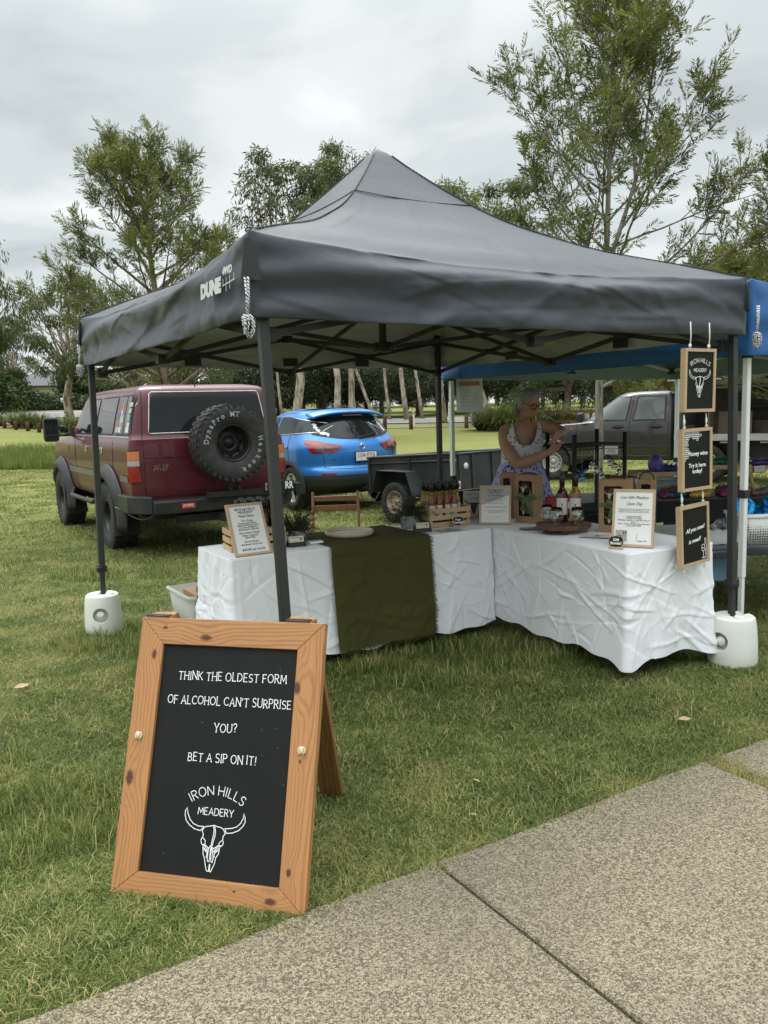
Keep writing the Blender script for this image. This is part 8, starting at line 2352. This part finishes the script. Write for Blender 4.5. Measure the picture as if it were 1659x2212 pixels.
MB().lathe([(.2, -.26), (.2, .26)], 14, TR(0, 0, 1.25) @ RY(math.pi / 2)).build('box', M['galv'], o); MB().tube([(0, 0, 0), (0, 0, 1.0)], .05, 6).build('stand', M['black_plastic'], o)

# ================================================================== HOUSES ACROSS THE ROAD
def tiles(name, c):
    t = NT(name); w = t.n.new('ShaderNodeTexWave'); w.bands_direction = 'Z'; w.inputs['Scale'].default_value = 2.4; w.inputs['Distortion'].default_value = .6
    t.l.new(t.tc.outputs['Object'], w.inputs[0]); t.set('Base Color', t.mix(w.outputs['Fac'], tuple(a * .62 for a in c), c)); t.set('Roughness', .7); t.bump(w.outputs['Fac'], .5, .05); return t.m
def house(lab, u, Y, W, D, hw, hr, zb, yaw, roof, wall, over=.6, win=True):
    x = px(u, Y); o = thing('house', lab, 'house', (x, Y, zb), yaw, None)
    MB().box((0, D / 2, hw / 2), (W, D, hw)).build('wall', wall, o)
    a, b = W / 2 + over, D / 2 + over; r = max(.5, a - b)
    rf = MB().add([(-a, D / 2 - b, hw), (a, D / 2 - b, hw), (a, D / 2 + b, hw), (-a, D / 2 + b, hw), (-r, D / 2, hw + hr), (r, D / 2, hw + hr)], [(0, 1, 5, 4), (1, 2, 5), (2, 3, 4, 5), (3, 0, 4), (3, 2, 1, 0)]).build('roof', roof, o, recalc=True)
    MB().box((0, D / 2 - b - .06, hw - .06), (2 * a, .12, .16)).build('gutter', M['dark_steel'], rf)
    if win:
        for wx in (-W * .28, W * .22):
            f = MB().box((wx, -.03, hw * .55), (1.8, .08, 1.2)).build('window', M['white_paint'], o); MB().box((wx, -.08, hw * .55), (1.65, .03, 1.05)).build('pane', M['dark_pane'], f)
        MB().box((W * .42, -.03, 1.05), (.95, .07, 2.1)).build('door', M['timber_red'], o)
        sl = MB()
        for k in range(5): sl.box((-W * .05, -.06, hw * .5 + k * .28), (3.0, .05, .16))
        sl.build('shade_slats', pbr('cream_slat', (.58, .54, .42), .7), o)
brick = pbr('brick', (.40, .30, .21), .85, var=.15, vs=20); cream = pbr('cream_wall', (.50, .46, .36), .8, var=.06)
house('cream house with a dark grey tiled hip roof among garden shrubs', 118, 98, 11, 8, 2.9, 2.0, 2.6, R(8), tiles('slate_tiles', (.075, .08, .095)), cream)
house('brick house with a terracotta tiled roof behind the red car', 285, 100, 9, 8, 2.6, 1.3, 2.6, R(-12), tiles('terracotta_tiles', (.38, .15, .09)), brick)
house('low tan house with a pale metal roof behind the leaning gum trunks', 460, 112, 10, 7, 2.7, 1.1, 3.2, R(10), pbr('pale_roof', (.55, .58, .60), .4, .2), brick, win=False)

# ================================================================== TREES AND SHRUBS
M['bark_pale'] = NT('bark_pale')
def bark(name, c0, c1, c2, sc):
    t = NT(name); n = t.noise(sc, 5, .6, .8, t.map(scale=(1, 1, .3))); t.set('Base Color', t.ramp(n, [(.36, c0), (.5, c1), (.66, c2)])); t.set('Roughness', .85); t.bump(n, .5, .03); return t.m
M['bark_pale'] = bark('bark_pale', (.11, .07, .045), (.33, .28, .215), (.47, .43, .36), 4.5)
M['bark_brown'] = bark('bark_brown', (.07, .05, .04), (.15, .11, .085), (.24, .19, .15), 5)
M['bark_grey'] = bark('bark_grey', (.09, .075, .06), (.19, .165, .14), (.33, .30, .27), 9)
M['leaf_silky'] = leaf_mat('leaf_silky', (.038, .054, .014), (.155, .175, .044), (.34, .29, .075), .40)
M['leaf_gum'] = leaf_mat('leaf_gum', (.036, .052, .018), (.130, .150, .055), (.24, .23, .09), .3)
M['leaf_dark'] = leaf_mat('leaf_dark', (.017, .026, .010), (.075, .095, .034), (.15, .16, .05), .28)
M['leaf_shrub'] = leaf_mat('leaf_shrub', (.014, .030, .009), (.060, .100, .024), (.13, .17, .04), .25)
M['leaf_strap'] = leaf_mat('leaf_strap', (.035, .055, .015), (.16, .19, .055), (.36, .34, .15), .3)

def leaf_quads(P, D, L, W, g, tone):
    """Diamond leaves from base P along D."""
    n = len(P); D = D / (np.linalg.norm(D, axis=1, keepdims=True) + 1e-9)
    Sd = np.cross(D, g.normal(0, 1, (n, 3))); Sd /= (np.linalg.norm(Sd, axis=1, keepdims=True) + 1e-9)
    m = P + D * (L * .45)[:, None]; s_ = Sd * (W / 2)[:, None]
    V = np.stack([P, m - s_, P + D * L[:, None], m + s_], 1).reshape(-1, 3)
    F = np.arange(n * 4).reshape(-1, 4)
    return V, F, np.repeat(tone, 4)
def crown_obj(parent, mat, parts, name='crown'):
    V = np.concatenate([q[0] for q in parts]); T_ = np.concatenate([q[2] for q in parts]); F = np.arange(len(V)).reshape(-1, 4)
    return mobj(name, from_arrays(name, V, F, False, T_), mat, parent)
def unit(g, n):
    v = g.normal(0, 1, (n, 3)); return v / np.linalg.norm(v, axis=1, keepdims=True)

def silky(lab, x, y, H, spread, r, seed, nb, base=.28, dens=1.0, leafk=1.0, grp=None, two=True):
    """Feathery silky oak: ascending limbs carrying pinnate fronds."""
    g = np.random.default_rng(seed); o = thing('feathery_tree', lab, 'tree', (x, y, gz(x, y)), 0, grp)
    wd = MB(); fr_p = []; fr_d = []; fr_t = []
    def limb(p, d, L, r0, up, n=9, wob=.10):
        pts = [p.copy()]
        for i in range(n): d = d + np.array([0, 0, up]) + g.normal(0, wob, 3); d /= np.linalg.norm(d); p = p + d * L / n; pts.append(p.copy())
        wd.tube([tuple(q) for q in pts], [max(.004, r0 * (1 - .85 * i / n)) for i in range(n + 1)], 7 if r0 > .03 else 4, False)
        return pts, d
    lead, _ = limb(np.zeros(3), np.array([0., 0, 1]), H, r, .25, 18, .035)
    tops = [lead]
    if two:
        q = lead[8]; d0 = np.array([.30, -.05, 1.]); l2, _ = limb(q, d0 / np.linalg.norm(d0), H * .50, r * .55, .06, 10, .04); tops.append(l2)
    def twigs(pts, L, k0, cnt):
        n = len(pts) - 1
        for _ in range(cnt):
            u = k0 + (1 - k0) * g.random() ** .8; i = min(n - 1, int(u * n)); p = pts[i] + (pts[i + 1] - pts[i]) * (u * n - i); ax = pts[i + 1] - pts[i]; ax = ax / np.linalg.norm(ax)
            d = ax * .7 + unit(g, 1)[0] * .75 + np.array([0, 0, .25]); d /= np.linalg.norm(d); tl = L * g.uniform(.5, 1.1) * (1.15 - .6 * u)
            tp, _ = limb(p, d, tl, .010, .10, 4, .08)
            tn = g.uniform(.0, .75)
            for q in range(int(9 * dens)):
                v = g.uniform(.15, 1); j = min(3, int(v * 4)); b = tp[j] + (tp[j + 1] - tp[j]) * (v * 4 - j); td = tp[j + 1] - tp[j]; td = td / np.linalg.norm(td)
                fr_p.append(b); fr_d.append(td * .75 + unit(g, 1)[0] * .75 + np.array([0, 0, .12])); fr_t.append(min(1, max(0, tn + g.normal(0, .12) + .25 * u)))
    for ti, tp in enumerate(tops): twigs(tp[-8:], .55 * spread / 2.4, .0, int(26 * dens))
    for k in range(nb):
        f = (k + g.random() * .6) / nb; i = int((base + (.94 - base) * f) * 18); i = min(17, i); p = lead[i] if not (two and k % 3 == 0 and i > 9) else tops[1][min(9, max(0, i - 8))]
        az = k * 2.4 + g.normal(0, .3); th = 1.30 - .70 * f + g.normal(0, .08); d = np.array([np.cos(az) * np.sin(th), np.sin(az) * np.sin(th), np.cos(th)])
        L = spread * (1.05 - .68 * f) * g.uniform(.75, 1.15)
        pts, _ = limb(p, d, L, r * .42 * (1 - .55 * f), .035, 9, .07); twigs(pts, .75 * spread / 2.4, .28, int(13 * dens))
    P_ = np.array(fr_p); D_ = np.array(fr_d); T_ = np.array(fr_t); n = len(P_); D_ /= np.linalg.norm(D_, axis=1, keepdims=True)
    Sd = np.cross(D_, unit(g, n)); Sd /= np.linalg.norm(Sd, axis=1, keepdims=True); parts = []
    FL = .27 * leafk * g.uniform(.7, 1.2, n)
    for j in range(7):
        for sg in (-1, 1):
            b = P_ + D_ * (FL * (j + .6) / 7.5)[:, None]; dd = D_ * .75 + Sd * sg * .66 + g.normal(0, .10, (n, 3)) + np.array([0, 0, -.05])
            parts.append(leaf_quads(b, dd, FL * (.46 - .035 * abs(j - 2.5)), np.full(n, .020 * leafk), g, np.clip(T_ + g.normal(0, .05, n), 0, 1)))
    wd.build('trunk', M['bark_grey'] if two else M['bark_brown'], o, recalc=False); crown_obj(o, M['leaf_silky'], parts); return o

def gum(name, lab, x, y, H, r, seed, clumps, crown_h, cw, leaf, mat, bk, lean=(0, 0), fork=.45, per=90, droop=.8, csize=.9, grp=None, z=None):
    """Open crowned tree: forked trunk, limbs ending in hanging leaf clumps."""
    g = np.random.default_rng(seed); o = thing(name, lab, 'tree', (x, y, gz(x, y) if z is None else z), 0, grp); wd = MB()
    fk = np.array([lean[0] * fork, lean[1] * fork, H * fork]); mid = fk * .5 + g.normal(0, r * .8, 3) * [1, 1, 0]
    wd.tube([(0, 0, -.1), tuple(mid * .5), tuple(mid), tuple(fk)], [r * 1.25, r, r * .9, r * .75], 9)
    P_ = []; D_ = []; T_ = []; ends = []
    for k in range(clumps):
        a = k * 2.4 + g.normal(0, .4); f = ((k + .5) / clumps); rad = cw * np.sqrt(1 - (2 * f - 1) ** 2 * .8) * g.uniform(.35, 1.0)
        e = np.array([lean[0] + rad * np.cos(a), lean[1] + rad * np.sin(a), H * (1 - crown_h) + H * crown_h * f + g.normal(0, .25)]); m = (fk + e) / 2 + g.normal(0, .35, 3) * cw / 3 + np.array([0, 0, .08 * H * (1 - f)])
        wd.tube([tuple(fk), tuple(fk * .5 + m * .5 + g.normal(0, .1, 3)), tuple(m), tuple(e)], [r * .42, r * .3, r * .2, .02], 5, False)
        tn = g.uniform(.0, .6); nl = int(per * g.uniform(.6, 1.3)); c = g.normal(0, 1, (nl, 3)); c = c / np.linalg.norm(c, axis=1, keepdims=True) * (g.random((nl, 1)) ** .45)
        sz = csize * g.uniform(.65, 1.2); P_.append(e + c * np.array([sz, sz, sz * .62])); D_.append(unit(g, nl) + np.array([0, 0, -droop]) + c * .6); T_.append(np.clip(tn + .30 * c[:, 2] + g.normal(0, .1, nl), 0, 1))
    P_ = np.concatenate(P_); D_ = np.concatenate(D_); T_ = np.concatenate(T_); n = len(P_)
    wd.build('trunk', bk, o, recalc=False); crown_obj(o, mat, [leaf_quads(P_, D_, leaf * g.uniform(.7, 1.3, n), leaf * .22 * g.uniform(.7, 1.3, n), g, T_)]); return o

def bushy(name, lab, cat, x, y, H, W, seed, N_, leaf, mat, low=.08, trunk=.12, grp=None, droop=.3, z=None, lw=.4):
    """Dense crown reaching almost to the ground, uneven outline, gaps between clumps."""
    g = np.random.default_rng(seed); o = thing(name, lab, cat, (x, y, gz(x, y) if z is None else z), 0, grp)
    nc = 46; u = unit(g, nc); u[:, 2] = np.abs(u[:, 2]) * 1.75 - .92; cen = u * (g.random((nc, 1)) ** .35) * np.array([W / 2, W / 2, H * .46]) * g.uniform(.7, 1.08, (nc, 1)) + np.array([0, 0, H * (.46 + low * .5)])
    ci = g.integers(0, nc, N_); rad = (W * .17) * g.uniform(.6, 1.3, nc); c = unit(g, N_) * (g.random((N_, 1)) ** .4)
    P_ = cen[ci] + c * rad[ci][:, None] * np.array([1, 1, .8]); P_[:, 2] = np.maximum(P_[:, 2], .04)
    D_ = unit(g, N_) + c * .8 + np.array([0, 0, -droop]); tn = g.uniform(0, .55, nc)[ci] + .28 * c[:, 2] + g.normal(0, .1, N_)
    wd = MB()
    for k in range(5): a = k * 1.3; e = cen[k * 7]; wd.tube([(0, 0, -.1), (.1 * math.cos(a), .1 * math.sin(a), H * .2), tuple(e)], [trunk, trunk * .7, trunk * .2], 6, False)
    wd.build('trunk' if cat == 'tree' else 'stem', M['bark_brown'], o, recalc=False)
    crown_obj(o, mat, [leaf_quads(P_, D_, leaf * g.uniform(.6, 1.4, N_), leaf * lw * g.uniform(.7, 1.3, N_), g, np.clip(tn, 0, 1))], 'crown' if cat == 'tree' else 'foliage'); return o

def dup(o, lab, x, y, rz, sc, z=None):
    c = copy_tree(o); c.location = (x, y, gz(x, y) if z is None else z); c.rotation_euler = (0, 0, rz); c.scale = (sc, sc, sc) if isinstance(sc, (int, float)) else sc; c['label'] = lab; return c

# the two feathery trees of the picture, and one at the right edge
s1 = silky('slender feathery silky oak rising behind the right side of the gazebo', px(1297, 14.5), 14.5, 8.3, 3.75, .085, 4, 38, .27, .90, 1.0, 'feathery silky oaks')
s2 = silky('full feathery silky oak behind the maroon four wheel drive', px(375, 30), 30, 10.6, 4.9, .20, 7, 40, .22, .95, 1.55, 'feathery silky oaks', False)
dup(s1, 'feathery silky oak only just reaching into the right edge', px(1795, 13.5), 13.5, 2.0, (.85, .85, .66))
dup(s2, 'low yellow green feathery tree above the blue canopy', px(1600, 24), 24, 1.0, (.72, .72, .50)); dup(s2, 'feathery tree between the blue canopy and the silky oak trunk', px(1440, 27), 27, 3.0, (.75, .75, .46))
# gums behind the roof peak, and at left
G_ = 'gum trees beyond the lawn'
gA = gum('gum_tree', 'open crowned gum tree standing behind the gazebo peak', px(640, 45), 45, 14.8, .26, 3, 54, .52, 4.2, .32, M['leaf_gum'], M['bark_pale'], (.6, 0), .42, 260, .9, .85, G_)
dup(gA, 'tall gum tree whose tufts show right of the gazebo peak', px(765, 47), 47, 2.2, (.72, .72, 1.06)); dup(gA, 'greyish gum tree left of the slender silky oak', px(1065, 50), 50, 4.0, (1.25, 1.25, .95)); dup(gA, 'distant gum tree peeping over the right slope of the gazebo roof', px(965, 60), 60, 5.0, (.8, .8, .88))
gB = gum('gum_tree', 'drooping dark gum tree above the grey roofed house', px(165, 60), 60, 10.5, .3, 5, 46, .66, 4.2, .34, M['leaf_gum'], M['bark_pale'], (.5, 0), .34, 230, 1.4, 1.05, G_)
dup(gB, 'drooping gum tree with a leaning trunk behind the red car roof', px(300, 52), 52, 1.5, (.85, .85, .72)); dup(gB, 'drooping gum tree at the far left edge of the picture', px(-48, 34), 34, 3.0, (.62, .62, .90)); dup(gB, 'gum tree spreading behind the left of the gazebo canopy', px(420, 60), 60, 4.4, (.9, .9, .74)); dup(gB, 'wispy gum tree left of the grey roofed house', px(30, 80), 80, .7, (.8, .8, .85))
# the pale trunked gums in front of the dark wood across the road
tr_l = ['forked slim', 'stout peeling', 'straight white', 'leaning bent', 'forked yellow', 'thick cream', 'slanting white']
gC = None
for (u, Y, lean, k, w), nm in zip(((617, 68, -.8, .95, .75), (734, 66, -.3, 1.0, 1.9), (774, 68, -.2, 1.05, 1.15), (815, 70, -4.2, .9, 1.0), (848, 69, -1.0, .9, .9), (884, 68, -1.2, 1.0, 1.35), (918, 69, -1.8, 1.0, .95)), tr_l):
    gC = gum('gum_tree', nm + ' pale trunked gum tree across the road', px(u, Y), Y, 13.5 * k, .15 * w, int(u), 12, .42, 3.0, .42, M['leaf_gum'], M['bark_pale'], (lean, 0), .50, 60, 1.2, 1.0, 'pale trunked gums across the road')
# dark wood behind: dense trees one beside the other
dk = [bushy('dense_tree', 'dark bushy tree in the wood across the road', 'tree', px(590, 80), 80, 12, 9, 11, 17000, .34, M['leaf_dark'], .10, .30, 'dense dark trees across the road', .9, None, .28), bushy('dense_tree', 'dark bushy tree in the wood across the road', 'tree', px(700, 84), 84, 13, 10, 12, 17000, .34, M['leaf_dark'], .05, .30, 'dense dark trees across the road', .9, None, .28)]
g = random.Random(21)
for i, u in enumerate(range(540, 1760, 42)):
    for row in (0, 1):
        if row and i % 2: continue
        Y = (78 if row == 0 else 92) + g.uniform(-4, 4); s_ = g.uniform(.62, .95) * (1.1 if row else 1.0)
        dup(dk[(i + row) % 2], 'dark bushy tree in the wood across the road', px(u + g.uniform(-14, 14), Y), Y, g.uniform(0, 6), (s_ * g.uniform(.85, 1.15), s_, s_ * (.62 if u < 640 else .85)))
for i, u in enumerate(range(520, 1760, 62)):
    Y = 118 + g.uniform(-6, 6); dup(dk[i % 2], 'dark bushy tree in the wood across the road', px(u, Y), Y, g.uniform(0, 6), (1.25, 1.0, .95))
for u, Y, sc in ((1525, 52, (.75, .75, 1.12)), (1630, 46, (.85, .85, 1.0)), (1720, 50, (.9, .9, 1.1)), (1230, 56, (.8, .8, .92)), (1400, 58, (.9, .9, .98))): dup(dk[0], 'dark rounded tree beyond the ute at right, lit from above', px(u, Y), Y, u, sc)
# garden shrubs and small trees at left
sh = [bushy('shrub', 'dark glossy garden shrub before the grey roofed house', 'shrub', px(97, 84), 84, 1.7, 4.6, 31, 5200, .30, M['leaf_shrub'], 0, .1, 'garden shrubs across the road', .2), bushy('garden_tree', 'spreading green garden tree left of the house', 'tree', px(30, 80), 80, 4.2, 5.2, 32, 7000, .34, M['leaf_shrub'], .25, .16, 'garden trees across the road', .2)]
for u, Y, sc, lb in ((70, 86, 1.0, 'broad shrub under the grey tiled roof'), (128, 84, 1.0, 'tall dense shrub at the right end of the house'), (118, 82, .48, 'small light green shrub by the letterbox'), (5, 80, .42, 'clipped round bush at the far left'), (20, 79, .38, 'second clipped round bush at the far left'), (34, 80, .40, 'clipped bush beside the garden tree trunk'), (180, 84, 1.15, 'leafy shrub behind the left gazebo leg'), (215, 82, .85, 'shrub right of the left gazebo leg'), (450, 96, 1.0, 'shrub before the pale roofed house')): dup(sh[0], lb, px(u, Y), Y, u * .7, (sc, sc, sc * .72))
for u, Y, sc, lb in ((-8, 66, 1.15, 'bright green tree at the left edge of the picture'), (190, 88, 1.1, 'garden tree right of the grey roof'), (236, 92, 1.0, 'garden tree before the terracotta roof'), (395, 96, 1.05, 'small tree behind the red car roof'), (505, 98, 1.1, 'small tree right of the red car roof'), (548, 92, 1.0, 'tree between the two parked cars')): dup(sh[1], lb, px(u, Y), Y, u * .9, (sc, sc, sc))
# strappy grass clumps
def strap_clump(lab, x, y, H, seed, nb=420):
    g = np.random.default_rng(seed); az = g.random(nb) * 6.283; L = H * g.uniform(.8, 1.5, nb); rr = .35 * np.sqrt(g.random(nb)); p = np.stack([rr * np.cos(az), rr * np.sin(az), np.zeros(nb)], 1); el = g.uniform(.75, 1.5, nb); w = .022 * g.uniform(.7, 1.3, nb)
    V = []; sd = np.stack([-np.sin(az), np.cos(az), np.zeros(nb)], 1)
    for k in range(6):
        V += [p - sd * (w * (1 - k / 6.2))[:, None], p + sd * (w * (1 - k / 6.2))[:, None]]; e = el - k * .30 * g.uniform(.5, 1.3, nb); p = p + np.stack([np.cos(az) * np.cos(e), np.sin(az) * np.cos(e), np.sin(e)], 1) * (L / 6)[:, None]; p[:, 2] = np.maximum(p[:, 2], .02)
    V = np.stack(V, 1); i = (np.arange(nb) * 12)[:, None]; F = np.concatenate([i + np.array([[2 * k, 2 * k + 1, 2 * k + 3, 2 * k + 2]]) for k in range(5)])
    me = from_arrays('strappy_grass', V.reshape(-1, 3), F, True, np.repeat(g.uniform(0, 1, nb), 12)); me.materials.append(M['leaf_strap'])
    ob = link(bpy.data.objects.new('strappy_grass', me)); ob.location = (x, y, gz(x, y)); return tag(ob, lab, 'grass clump', 'strappy grass clumps in the garden bed', 'thing')
c0 = strap_clump('large strappy grass clump left of the woman', px(1075, 47), 47, 2.0, 1, 620)
for u, Y, sc, lb in ((1045, 48, .8, 'smaller strappy grass clump at the left of the big one'), (1110, 46.5, 1.0, 'strappy grass clump touching the woman in the picture'), (1150, 47, 1.0, 'strappy grass clump behind the woman'), (1205, 48, .95, 'strappy grass clump behind the fence post'), (1245, 48.5, .8, 'strappy grass clump before the ute bonnet'),
                     (-12, 60, .9, 'strappy grass clump at the left edge'), (12, 60, .95, 'strappy grass clump behind the first left bollards'), (48, 58, 1.1, 'bushy strappy grass clump in the left bed'), (72, 57, 1.15, 'tallest strappy grass clump in the left bed'), (98, 56, 1.0, 'strappy grass clump at the right end of the left bed'), (148, 52, 1.0, 'strappy grass clump behind the towing mirror'), (170, 51, 1.0, 'strappy grass clump beside the left gazebo leg'), (190, 51, .9, 'strappy grass clump right of the left gazebo leg')):
    sc = sc * (.66 if u < 300 else 1); c = c0.copy(); link(c); x = px(u, Y); c.location = (x, Y, gz(x, Y)); c.rotation_euler = (0, 0, u); c.scale = (sc, sc, sc); c['label'] = lb
